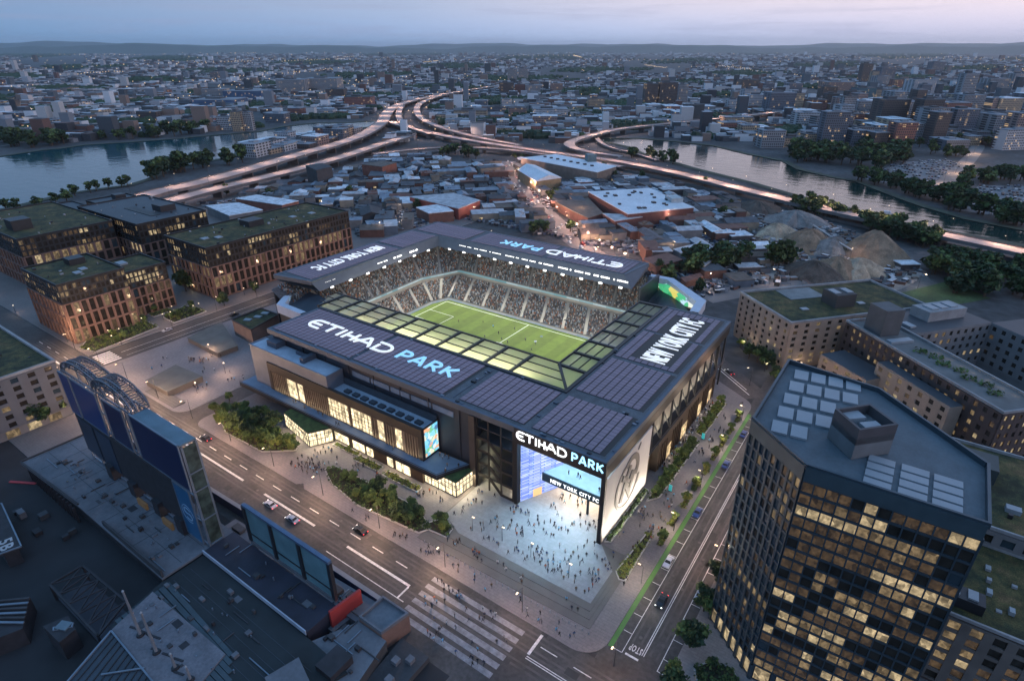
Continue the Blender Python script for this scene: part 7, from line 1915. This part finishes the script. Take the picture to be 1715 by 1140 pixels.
belt([(1330, 262), (1370, 262), (1420, 272), (1470, 278), (1510, 268)], 40, 10, 1.7, 2.5, 'dark tree in the grove on the far bank of the right river', 'trees of the far bank grove')
belt([(1440, 300), (1490, 312), (1540, 328), (1600, 342)], 28, 5, 1.2, 1.7, 'dark tree lining the far bank below the car park', 'trees below the car park')
belt([(1500, 262), (1560, 258), (1610, 262)], 14, 4, 1.0, 1.4, 'dark tree behind the car park on the far bank', 'trees behind the car park')
belt([(0, 240), (50, 243), (105, 240)], 22, 5, 1.7, 2.5, 'dark tree on the far bank of the left river', 'trees on the far left bank')
belt([(160, 233), (220, 230), (290, 226), (350, 218)], 26, 3, 1.5, 2.2, 'dark tree in the long row on the far bank of the left river', 'tree row on the far left bank')
belt([(258, 296), (300, 285), (350, 278), (405, 268)], 26, 5, 1.6, 2.2, 'round dark tree on the near bank beside the upper highway', 'trees beside the upper highway')
belt([(1620, 300), (1600, 330), (1580, 350)], 14, 8, 1.2, 1.8, 'dark tree beside the road on the far right bank', 'trees by the far right road')
belt([(1640, 300), (1680, 304), (1715, 300)], 16, 6, 1.2, 1.8, 'dark tree behind the crowded car park at the right edge', 'trees behind the right car park')
belt([(1600, 350), (1660, 366), (1720, 380)], 22, 5, 1.3, 1.9, 'dark tree on the bank below the crowded car park', 'trees below the right car park')
belt([(1440, 250), (1560, 246), (1640, 240), (1715, 250)], 24, 5, 1.2, 1.8, 'dark tree between downtown and the far car park', 'trees below downtown')
for px in ((126, 328), (152, 323), (162, 320), (182, 316), (204, 313), (214, 311), (30, 352), (64, 348), (12, 354), (95, 342), (112, 336)): p = G(*px); far_tree(p, 1.1, 'small round tree in the thin row along the near left bank', 'tree row on the near left bank')
belt([(745, 262), (775, 262), (800, 268)], 9, 5, 1.2, 1.6, 'dark tree inside the highway interchange', 'trees of the interchange'); belt([(1060, 262), (1095, 264), (1130, 272)], 10, 3, 1.0, 1.5, 'dark tree between the bridge ramp and the river', 'trees by the bridge ramp')
belt([(1150, 458), (1200, 450), (1240, 446), (1320, 444)], 18, 4, 1.3, 1.8, 'dark tree in the row behind the tan block', 'tree row behind the tan block')
for px in ((902, 388), (912, 392), (893, 394), (955, 388), (930, 330), (921, 338), (862, 268), (874, 268), (975, 296), (1030, 300), (1075, 302), (1010, 288), (1180, 312), (1208, 365), (1222, 352), (1102, 462), (1120, 470), (1170, 490), (640, 262), (452, 332), (380, 326), (700, 352), (585, 330), (540, 305)): p = G(*px); far_tree(p, rnd.uniform(.8, 1.25), 'lone dark tree among the low sheds behind the stadium', 'trees of the low quarter')

TREES.sort(key=lambda t: -t[0]); near_n = sum(1 for o in bpy.data.objects if o.get('category') == 'tree')
for sz_, loc_, rz_, sc_, lb_, gr_, me_ in TREES[:max(0, 300 - near_n)]:
    o = bpy.data.objects.new('tree', me_); SC.collection.objects.link(o); o.location = loc_; o.rotation_euler = (0, 0, rz_); o.scale = sc_; tag(o, lb_, 'tree', gr_)
bwm = MB()
for sz_, loc_, rz_, sc_, lb_, gr_, me_ in TREES[max(0, 300 - near_n):]:
    M_ = Matrix.Translation(loc_) @ Matrix.Rotation(rz_, 4, 'Z') @ Matrix.Diagonal((*sc_, 1)); o_ = len(bwm.v)
    bwm.v += [tuple(M_ @ v.co) for v in me_.vertices]
    for p_ in me_.polygons: bwm.f.append(tuple(o_ + i for i in p_.vertices)); bwm.m.append(p_.material_index)
stuff(bwm.obj('bank_woods', [leaf_a, MATS['leaf_deep'], leaf_b, bark]), 'dark wooded fringe of the far river banks reading as one mass', 'woods')

# junk, tracks and small plant on the gravel yard
YD = [tuple(G(x, y))[:2] for x, y in ((1185, 350), (1330, 355), (1510, 420), (1550, 465), (1480, 490), (1340, 478), (1190, 480), (1280, 440))]
jm = MB(); n = 0; X_ = [p[0] for p in YD]; Y_ = [p[1] for p in YD]
while n < 520:
    p = (r6.uniform(min(X_), max(X_)), r6.uniform(min(Y_), max(Y_)))
    if not inside(p, YD) or any((p[0] - k[0]) ** 2 + (p[1] - k[1]) ** 2 < (k[2] * .9) ** 2 for k in KEEP): continue
    n += 1; a = r6.uniform(0, 3.1); jm.obox(p, (math.cos(a), math.sin(a)), r6.uniform(.8, 4), r6.uniform(.6, 1.6), -.2, r6.uniform(.6, 2.6))
stuff(jm.obj('yard_junk', island_mat('junk_colours', [(.05, .05, .055), (.14, .09, .06), (.25, .25, .26), (.09, .05, .04), (.40, .41, .43), (.07, .08, .1)], .8)), 'scattered machinery and junk between the gravel heaps', 'junk')
tk = MB()
for px in (((1180, 482), (1290, 462), (1350, 445), (1330, 410), (1290, 375), (1240, 352)), ((1320, 480), (1420, 492), (1500, 480), (1530, 455), (1480, 440))): P_ = [G(a, b) for a, b in smooth_px(px, 4)]; tk.strip(P_, 7, -.11)
structure(tk.obj('dirt_track', mat('dirt_track', (.24, .22, .20), .95, var=.3, scale=.1, fine=.2)))

# ================================================================ FAR CITY
r7 = random.Random(99)
def city_mat(name, col, wcol=(.02, .022, .028), sx=.28, lit=.05):
    """facade with rows of windows, some of them lamp-lit"""
    m = bpy.data.materials.new(name); m.use_nodes = True; n, l = m.node_tree.nodes, m.node_tree.links; b = n['Principled BSDF']; b.inputs['Roughness'].default_value = .6
    geo = n.new('ShaderNodeNewGeometry'); sp = n.new('ShaderNodeSeparateXYZ'); l.new(geo.outputs['Position'], sp.inputs[0])
    ad = n.new('ShaderNodeMath'); ad.operation = 'ADD'; l.new(sp.outputs[0], ad.inputs[0]); l.new(sp.outputs[1], ad.inputs[1])
    cb = n.new('ShaderNodeCombineXYZ'); l.new(ad.outputs[0], cb.inputs[0]); l.new(sp.outputs[2], cb.inputs[1])
    br = n.new('ShaderNodeTexBrick'); br.offset = 0; br.inputs['Scale'].default_value = sx; br.inputs['Brick Width'].default_value = 1.1; br.inputs['Row Height'].default_value = .95; br.inputs['Mortar Size'].default_value = .22
    br.inputs['Color1'].default_value = (*wcol, 1); br.inputs['Color2'].default_value = (*[c * 1.6 for c in wcol], 1); br.inputs['Mortar'].default_value = (*col, 1)
    l.new(cb.outputs[0], br.inputs['Vector']); l.new(br.outputs['Color'], b.inputs['Base Color'])
    wn_ = n.new('ShaderNodeTexWhiteNoise'); fl = n.new('ShaderNodeVectorMath'); fl.operation = 'FLOOR'; mu = n.new('ShaderNodeVectorMath'); mu.operation = 'SCALE'; mu.inputs['Scale'].default_value = sx
    l.new(cb.outputs[0], mu.inputs[0]); l.new(mu.outputs[0], fl.inputs[0]); l.new(fl.outputs[0], wn_.inputs['Vector'])
    gt = n.new('ShaderNodeMath'); gt.operation = 'LESS_THAN'; gt.inputs[1].default_value = lit; l.new(wn_.outputs['Value'], gt.inputs[0])
    iv = n.new('ShaderNodeMath'); iv.operation = 'SUBTRACT'; iv.inputs[0].default_value = 1; l.new(br.outputs['Fac'], iv.inputs[1])
    ms = n.new('ShaderNodeMath'); ms.operation = 'MULTIPLY'; l.new(gt.outputs[0], ms.inputs[0]); l.new(iv.outputs[0], ms.inputs[1])
    m2 = n.new('ShaderNodeMath'); m2.operation = 'MULTIPLY'; m2.inputs[1].default_value = .55; l.new(ms.outputs[0], m2.inputs[0])
    b.inputs['Emission Color'].default_value = (1, .66, .34, 1); l.new(m2.outputs[0], b.inputs['Emission Strength']); m.cycles.emission_sampling = 'NONE'
    return m
CM = {k: city_mat('city_' + k.replace(' ', '_'), c) for k, c in {'dark brown': (.085, .065, .06), 'grey': (.26, .27, .29), 'white': (.42, .43, .46), 'red brick': (.24, .10, .08), 'tan': (.36, .28, .2), 'slate': (.11, .13, .165), 'pinkish': (.27, .19, .175)}.items()}
CM['teal glass'] = city_mat('city_teal', (.05, .13, .16), (.02, .05, .07)); CM['blue'] = city_mat('city_blue', (.05, .10, .19), (.03, .05, .09), lit=.05)
roof_far = mat('far_roof', (.20, .22, .25), .85, var=.3, scale=.03)
roof_far2 = mat('far_roof_dark', (.07, .075, .085), .85, var=.3, scale=.03)
KF = []
def tower(x0, x1, yb, yt, col, label, deep=1.0, pods=True, name='tower_block', cat='building'):
    """a block standing on the ground where the photo shows its foot"""
    a, b = G(x0, yb), G(x1, yb); xm = (x0 + x1) / 2; h = topz(xm, yb, yt)
    g = G(xm, yb); w = (b - a).length / 2; u = (b - a).normalized(); v = Vector((-u.y, u.x, 0)); d = max(6, w * .8 * deep); c = g + v * d
    t = thing(name, label, cat, (c.x, c.y, 0)); KF.append((c.x, c.y, max(w, d) * 1.1))
    MB().obox((c.x, c.y), (u.x, u.y), w, d, -.3, h).obj('wall', CM[col], t)
    MB().obox((c.x, c.y), (u.x, u.y), w * 1.01, d * 1.01, h + .02, h + 1.2).obj('roof', roof_far if col in ('white', 'grey', 'slate', 'blue', 'pinkish') else roof_far2, t)
    if pods: MB().obox((c.x - u.x * w * .2, c.y - u.y * w * .2), (u.x, u.y), w * .35, d * .4, h + 1.21, h + 1.2 + max(3, h * .07)).obj('plant_room', roof_far2, t)
TW = [(1468, 1512, 222, 168, 'dark brown', 'broad dark slab tower, left one of the pair above the riverside grove'), (1533, 1566, 226, 168, 'dark brown', 'dark slab tower, right one of the pair above the riverside grove'), (1514, 1531, 214, 168, 'dark brown', 'narrow dark tower between the two broad dark slabs'),
 (1590, 1628, 230, 184, 'slate', 'grey striped tower standing right of the dark slab pair'), (1646, 1708, 228, 190, 'dark brown', 'wide dark tower near the right edge below the skyline'), (1600, 1622, 185, 124, 'grey', 'tall slim grey tower, the highest on the right of the skyline'),
 (1078, 1100, 178, 141, 'dark brown', 'dark tower, left one of the twin pair by the bridge'), (1102, 1132, 178, 139, 'dark brown', 'dark tower, right one of the twin pair by the bridge'), (1134, 1150, 176, 142, 'grey', 'pale slim tower touching the dark twin pair'),
 (1286, 1328, 192, 156, 'slate', 'dark glass block with a tan end wall above the right river'), (1328, 1342, 192, 157, 'tan', 'tan slab against the dark glass block'), (1430, 1460, 184, 148, 'teal glass', 'teal glass tower in the middle of the right downtown'), (1460, 1484, 180, 150, 'tan', 'yellowish tower beside the teal glass one'),
 (1415, 1440, 190, 154, 'dark brown', 'dark stepped block left of the teal glass tower'), (1396, 1420, 196, 164, 'pinkish', 'pinkish apartment tower in the right downtown'), (1380, 1400, 188, 158, 'dark brown', 'dark narrow block left of the pinkish tower'), (1349, 1382, 192, 168, 'red brick', 'red brick block above the right river bank'),
 (1440, 1456, 140, 107, 'dark brown', 'brown tower standing far out on the horizon side'), (1457, 1468, 142, 120, 'tan', 'tan block hugging the far brown tower'), (1472, 1496, 138, 113, 'slate', 'slate block farther out beside the far brown tower'), (1466, 1490, 144, 128, 'grey', 'low pale block before the far slate one'),
 (1525, 1562, 162, 134, 'white', 'white paired tower in the right downtown'), (1540, 1556, 164, 142, 'slate', 'slate block before the white paired tower'), (1588, 1602, 180, 146, 'dark brown', 'dark block at the foot of the slim grey tower'), (1605, 1640, 200, 160, 'grey', 'grey office block under the slim grey tower'),
 (1618, 1636, 148, 124, 'dark brown', 'dark far block at the right horizon'), (1652, 1684, 156, 132, 'grey', 'wide grey far block near the right edge'), (1690, 1712, 186, 160, 'pinkish', 'pinkish block at the right edge'), (1692, 1713, 150, 124, 'grey', 'pale tower on the right horizon edge'),
 (1218, 1240, 188, 168, 'white', 'white block on the bridge road'), (1244, 1270, 176, 150, 'white', 'white apartment slab above the right river'), (1252, 1286, 186, 160, 'white', 'pair-fronted white slab above the right river'), (1228, 1250, 168, 152, 'grey', 'grey block behind the white slabs'), (1240, 1270, 152, 134, 'dark brown', 'dark block behind the white slabs'), (1278, 1296, 152, 140, 'slate', 'slate block far behind the white slabs'), (1318, 1342, 158, 140, 'slate', 'slate block beyond the dark glass block'),
 (1385, 1430, 152, 138, 'pinkish', 'broad pinkish block far behind the teal tower'), (1500, 1530, 150, 134, 'red brick', 'broad red brick block behind the dark slab pair'), (1376, 1400, 164, 146, 'dark brown', 'dark block beside the park'), (1274, 1312, 248, 220, 'grey', 'square grey block standing on the right river bank'), (1313, 1350, 246, 232, 'tan', 'low tan block on the right river bank'),
 (1408, 1444, 214, 192, 'red brick', 'red brick block by the bridge road end'), (1350, 1380, 210, 196, 'red brick', 'low red brick block by the right river'), (1452, 1466, 206, 188, 'pinkish', 'pinkish narrow block left of the dark slab pair'), (1570, 1590, 198, 166, 'grey', 'grey block just right of the dark slab pair'),
 (465, 512, 158, 134, 'grey', 'long grey slab block on the left far bank, left half'), (513, 566, 156, 132, 'grey', 'long grey slab block on the left far bank, right half'), (376, 440, 170, 153, 'blue', 'wide blue hall behind the river tower pair'), (323, 394, 181, 168, 'blue', 'long low blue shed behind the river tower pair'), (340, 376, 168, 150, 'grey', 'grey block beside the wide blue hall'),
 (390, 407, 220, 188, 'tan', 'brown silo-like tower on the left river bank, left one'), (408, 424, 219, 189, 'grey', 'grey silo-like tower on the left river bank, right one'), (366, 390, 218, 196, 'white', 'white blank-walled block beside the silo-like towers'),
 (547, 577, 166, 150, 'dark brown', 'brown tower by the highway bend'), (578, 622, 183, 163, 'red brick', 'dark red block by the highway bend'), (836, 860, 160, 139, 'dark brown', 'dark block beyond the highway, middle of the view'), (862, 880, 158, 142, 'red brick', 'red block beyond the highway, middle of the view'), (880, 905, 160, 143, 'grey', 'pale block beyond the highway, middle of the view'), (922, 942, 156, 140, 'pinkish', 'pinkish block beyond the highway'),
 (893, 951, 198, 184, 'white', 'big white-walled hall in front of the low city'), (760, 815, 198, 186, 'tan', 'ochre lit block row inside the highway bend'), (985, 1012, 182, 166, 'tan', 'tan block right of the white-walled hall'), (850, 866, 136, 116, 'grey', 'grey tower cluster far in the middle, left one'), (868, 884, 134, 115, 'grey', 'grey tower cluster far in the middle, right one'), (1560, 1580, 120, 104, 'slate', 'small far tower on the right horizon'), (56, 62, 104, 93, 'dark brown', 'lone dark tower far on the left horizon'), (353, 366, 134, 121, 'slate', 'dark cube block far on the left')]
for q in TW: tower(*q[:5], q[5])

def bigbox(px, yb, w, d, h, col, label, group): pass
# --- individually built nearer houses of the far districts
def ok_far(x, y, px):
    p = (px.x, px.y)
    if any((p[0] - k[0]) ** 2 + (p[1] - k[1]) ** 2 < k[2] ** 2 for k in KF): return False
    if inside((x, y), LEFT_NEAR + LEFT_FAR) or inside((x, y), RIGHT_FAR + RIGHT_NEAR): return False
    return all((p[0] - q.x) ** 2 + (p[1] - q.y) ** 2 > ((w * .9 + 9) * (1 + math.hypot(q.x, q.y) / 2600)) ** 2 for q, t, w in HW_PTS)
SHORE = [tuple(p) for p in LEFT_FAR]
def near_water(x, y):
    for dy in (-5, 0, 7):
        if inside((x, y + dy), LEFT_NEAR + LEFT_FAR) or inside((x, y + dy), RIGHT_FAR + RIGHT_NEAR): return True
    return False
ZONES = [([(0, 150), (320, 150), (360, 205), (240, 226), (120, 228), (0, 212)], 62, 'in the far district across the left river'), ([(430, 168), (560, 166), (632, 178), (640, 205), (600, 202), (450, 206)], 26, 'in the far district between left river and highway bend'),
         ([(730, 160), (1060, 160), (1070, 196), (960, 222), (830, 228), (740, 205), (720, 180)], 78, 'in the low district inside the highway bend'), ([(1080, 180), (1280, 178), (1300, 235), (1220, 236), (1120, 226)], 34, 'in the district by the far bridge end'),
         ([(1340, 190), (1715, 180), (1715, 250), (1560, 250), (1450, 246), (1330, 236)], 84, 'in the right downtown below the towers'), ([(400, 224), (560, 218), (600, 226), (500, 250), (420, 262)], 30, 'on the point between left river and upper highway')]
hk = list(CM)[:7]; HM = {}
NF = 0; fplaced = []
for poly, n, place in ZONES:
    xs_ = [p[0] for p in poly]; ys_ = [p[1] for p in poly]; k = 0; tr_ = 0
    while k < n and tr_ < 4000:
        tr_ += 1; x, y = r7.uniform(min(xs_), max(xs_)), r7.uniform(min(ys_), max(ys_))
        if not inside((x, y), poly): continue
        p = G(x, y); w = r7.uniform(9, 26); d = r7.uniform(8, 18); h = r7.choice((12, 16, 20, 26, 34, 44)) if 'downtown' in place else r7.choice((5, 6, 8, 9, 12, 16))
        if not ok_far(x, y, p) or near_water(x, y) or any((p.x - q[0]) ** 2 + (p.y - q[1]) ** 2 < ((w + q[2]) * .72) ** 2 for q in fplaced): continue
        fplaced.append((p.x, p.y, w)); col = r7.choice(hk); a = r7.choice((.35, .35 + math.pi / 2)) + (.3 if x > 700 else 0) + r7.gauss(0, .05)
        t = thing('city_house', f'{col} flat-roofed ' + ('long' if w > 1.6 * d else 'squat') + f' building {place}', 'building', (p.x, p.y, 0), 'buildings ' + place)
        MB().obox((p.x, p.y), (math.cos(a), math.sin(a)), w, d, -.3, h).obj('wall', CM[col], t)
        MB().obox((p.x, p.y), (math.cos(a), math.sin(a)), w + .3, d + .3, h + .02, h + .8).obox((p.x, p.y), (math.cos(a), math.sin(a)), w * .3, d * .3, h + .81, h + 2.6).obj('roof', r7.choice((roof_far, roof_far, roof_far2, white_roof)), t)
        k += 1; NF += 1
# --- carpet of distant houses, woods and lamps that reads as one mass
house_cols = island_mat('distant_house_colours', [(.34, .36, .40), (.06, .07, .085), (.17, .19, .22), (.55, .58, .62), (.13, .075, .065), (.20, .15, .13), (.04, .045, .055), (.42, .42, .43), (.09, .11, .13), (.62, .64, .68), (.05, .06, .07)], .85)
hm = MB(); n = 0
def wooded(x, y): return math.sin(x * .021 + y * .19 + 2) * .6 + math.sin(x * .009 - y * .33) * .6 + .25 * math.sin(x * .06 + y * .7)
def carpet_density(x, y):
    v = math.sin(x * .013 + y * .031) + math.sin(x * .031 - y * .05 + 1) + math.sin(x * .005 + 2.1 * y * .05)
    return v
GRIDA = .55
while n < 19000:
    x = r7.uniform(-150, 1865); y = 87.2 + (r7.random() ** 1.3) * 150
    if y > 236: continue
    p = G(x, y)
    if near_water(x, y) or carpet_density(x, y) < -1.35: continue
    D = math.hypot(p.x, p.y)
    if D < 3500 and not ok_far(x, y, p): continue
    if wooded(x, y) > .62: continue
    if y > 150 and any((p.x - q[0]) ** 2 + (p.y - q[1]) ** 2 < (q[2] + 8) ** 2 for q in fplaced): continue
    # snap to street grid rows
    ca, sa = math.cos(GRIDA), math.sin(GRIDA); u = p.x * ca + p.y * sa; v = -p.x * sa + p.y * ca
    v = round(v / 36) * 36 + r7.choice((-9, 9)) + r7.uniform(-2, 2)
    px, py = u * ca - v * sa, u * sa + v * ca
    s = 1 + D / 5200; w, d, h = r7.uniform(4, 10) * s, r7.uniform(4, 7) * s, r7.choice((5, 6, 7, 8, 10, 14 if r7.random() < .25 else 6)) * (1 + D / 20000) * (1 if r7.random() > .03 else r7.uniform(2, 4))
    hm.obox((px, py), (ca, sa), w, d, -.3, h); n += 1
stuff(hm.obj('distant_houses', house_cols), 'endless carpet of small distant houses running to the horizon', 'houses')
wm = MB(); n = 0
wood_m = mat('distant_wood', (.024, .05, .024), .9, var=.45, scale=.01)
while n < 13000:
    x = r7.uniform(-150, 1865); y = 86.4 + (r7.random() ** 1.5) * 150
    p = G(x, y)
    cd = wooded(x, y) + r7.uniform(-.6, .12)
    if near_water(x, y) or y > 232 or cd < .42: continue
    D = math.hypot(p.x, p.y)
    if D < 3500 and not ok_far(x, y, p): continue
    r = r7.uniform(4, 8) * (1 + D / 4000); h = r7.uniform(6, 11) * (1 + D / 15000)
    V = [(p.x + r * math.cos(a) * r7.uniform(.7, 1.2), p.y + r * math.sin(a) * r7.uniform(.7, 1.2), h * r7.uniform(.3, .6)) for a in (0, 1.05, 2.1, 3.14, 4.2, 5.24)]
    T2 = [(p.x + r * .55 * math.cos(a), p.y + r * .55 * math.sin(a), h * r7.uniform(.85, 1.0)) for a in (.5, 2.0, 3.6, 5.2)]
    B2_ = [(q[0], q[1], -.2) for q in V]
    wm.add(V + T2 + B2_, [(0, 1, 6), (1, 2, 7, 6), (2, 3, 7), (3, 4, 8, 7), (4, 5, 9, 8), (5, 0, 6, 9), (6, 7, 8, 9)] + [(10 + i, 10 + (i + 1) % 6, (i + 1) % 6, i) for i in range(6)]); n += 1
stuff(wm.obj('distant_woods', wood_m), 'dark far-off woods and street trees spread between the distant houses', 'woods')
glow_far = mat('distant_lamp', (.9, .7, .4), .5, emit=(1, .66, .34), es=2.0, var=.02); glow_far.cycles.emission_sampling = 'NONE'
lm = MB()
LPTS = [(r7.uniform(-100, 1815), 86 + (r7.random() ** 1.4) * 140) for _ in range(520)]
for _ in range(46):
    x, y = r7.uniform(0, 1715), 88 + r7.random() ** 1.5 * 110; p0_ = G(x, y); a_ = r7.choice((GRIDA, GRIDA + 1.5708)); L_ = r7.uniform(300, 1500) * (1 + p0_.length / 6000); n_l = r7.randrange(8, 26)
    for j in range(n_l):
        q = proj((p0_.x + math.cos(a_) * L_ * j / n_l, p0_.y + math.sin(a_) * L_ * j / n_l, 0))
        if q and 86 < q[1] < 235: LPTS.append(q)
for x, y in LPTS:
    if near_water(x, y): continue
    p = G(x, y); D = math.hypot(p.x, p.y); e = .3 + D / 4200; z0 = r7.uniform(5, 9) * (1 + D / 12000)
    lm.obox((p.x, p.y), (1, 0), e, e, z0, z0 + e * 1.3)
stuff(lm.obj('distant_lamps', glow_far), 'scatter of tiny warm street lights glinting across the distant city', 'lights')
# car parks on the far bank
m = MB()
for poly in ([(1450, 300), (1500, 272), (1590, 268), (1610, 280), (1560, 306), (1520, 312)], [(1590, 350), (1640, 310), (1715, 312), (1800, 320), (1800, 370), (1715, 368)], [(0, 215), (110, 215), (110, 228), (0, 232)], [(240, 206), (310, 190), (330, 196), (280, 214)]):
    P = [tuple(G(x, y, -.15)) for x, y in poly]; structure(MB().poly(P).obj('car_park', mat('car_park_asphalt', (.17, .17, .18), .85, var=.2)))
    X = [q[0] for q in P]; Y = [q[1] for q in P]
    row = 0; y = min(Y)
    while y < max(Y):
        x = min(X)
        while x < max(X):
            if inside((x, y), [q[:2] for q in P]) and r7.random() < .55: m.obox((x, y), (0, 1), 2.2, .95, -.1, 1.35)
            x += 2.9
        row += 1; y += 5.5 if row % 2 else 12
stuff(m.obj('parked_cars', clutter_m), 'rows of parked cars filling the car parks on the far river banks', 'cars')
b = G(1495, 362, 0); t = thing('barge', 'small grey barge moored on the right river', 'boat', (b.x, b.y, 0)); MB().prism([(b.x - 9, b.y - 2), (b.x + 8, b.y - 3), (b.x + 11, b.y), (b.x + 8, b.y + 3), (b.x - 9, b.y + 2.4)], -.1, 1.4).obj('hull', mat('hull_grey', (.2, .2, .2), .6), t); MB().box(b.x - 7, b.y - 1.2, 1.41, b.x - 2, b.y + 1.2, 3.6).obj('cabin', rmats['white'], t)

# --- lamps along the highways and far streets
HL = (1, .60, .44)
hp_ = lamp_proto(11, 3, 'x'); hp_.name = 'highway_lamp'; first = [True]
for i, (p, t_, w) in enumerate(HW_PTS):
    D = math.hypot(p.x, p.y)
    if i % 2 and D > 1100: continue
    nrm = Vector((-t_.y, t_.x, 0)); q = p + nrm * (w / 2 - .6); rz = math.atan2(-nrm.y, -nrm.x)
    lb = 'tall highway lamp on the ' + ('interchange curves' if 700 > (proj(tuple(p)) or (0, 0))[0] > 600 else 'left highway before the bend' if (proj(tuple(p)) or (0, 0))[0] <= 600 else 'riverside highway to the right' if (proj(tuple(p)) or (0, 0))[1] > 258 else 'bridge road and its ramps')
    if first[0]: first[0] = False; hp_.location = q; hp_.rotation_euler = (0, 0, rz); tag(hp_, lb, 'street lamp', 'highway lamps')
    else: copy_thing(hp_, tuple(q), rz, lb, 1, 'highway lamps', 'street lamp')
    key = ('hw', D > 1100)
    if key not in MATS_lamp_light:
        d = bpy.data.lights.new('highway_light', 'SPOT'); d.spot_size = R(166); d.spot_blend = 1.0; d.energy = 19000 if D <= 1100 else 44000; d.color = HL; d.shadow_soft_size = .4; MATS_lamp_light[key] = d
    l = bpy.data.objects.new('highway_light', MATS_lamp_light[key]); SC.collection.objects.link(l); l.location = q - nrm * 4 + Vector((0, 0, 14))
for S_, pw in ((STREETS[3], 16000), (STREETS[4], 12000), (STREETS[5], 12000)):
    for i in range(0, len(S_), 3): street_lamp(S_[i].x, S_[i].y, 0, 10, 2, pw, (1, .64, .4), 'street lamp on a wide street of the far city', 'street lamps of the far city', kind='e')

# --- hills on the horizon
def hills(name, dist, h0, h1, seed, m_):
    rr = random.Random(seed); ph = [rr.uniform(0, 6.28) for _ in range(8)]; m = MB(); N = 180; V = []
    for i in range(N + 1):
        az = YAW + R(-62 + 124 * i / N); s = i / N * 40
        hh = h0 + (h1 - h0) * (.5 + .2 * math.sin(s * .55 + ph[0]) + .16 * math.sin(s * 1.3 + ph[1]) + .1 * math.sin(s * 2.9 + ph[2]) + .06 * math.sin(s * 6.1 + ph[3]) + rr.uniform(-.03, .03))
        for f, z in ((1, -.3), (1.04, hh * .75), (1.08, hh), (1.25, -.3)): V.append((math.sin(az) * dist * f, math.cos(az) * dist * f, z))
    m.add(V, [(4 * i + k, 4 * i + 4 + k, 4 * i + 5 + k, 4 * i + 1 + k) for i in range(N) for k in range(3)])
    structure(m.obj(name, m_, smooth=True))
hills('hills', 24000, 120, 330, 4, mat('hill_woods', (.04, .06, .045), .95, var=.2, scale=.002))
hills('hills', 34000, 240, 480, 9, MATS['hill_woods'])

# --- evening haze
hz = MB(); hz.box(-43000, -6500, -1.3, 43000, 43000, 620)
ho = hz.obj('haze', [])
hmz = bpy.data.materials.new('haze_air'); hmz.use_nodes = True; n_, l_ = hmz.node_tree.nodes, hmz.node_tree.links; n_.clear()
vo_ = n_.new('ShaderNodeVolumePrincipled'); vo_.inputs['Color'].default_value = (.86, .93, 1, 1); vo_.inputs['Density'].default_value = 2.7e-5; vo_.inputs['Anisotropy'].default_value = .55
oo_ = n_.new('ShaderNodeOutputMaterial'); l_.new(vo_.outputs[0], oo_.inputs['Volume'])
ho.data.materials.append(hmz); stuff(ho, 'thin evening haze softening the far city', 'haze')
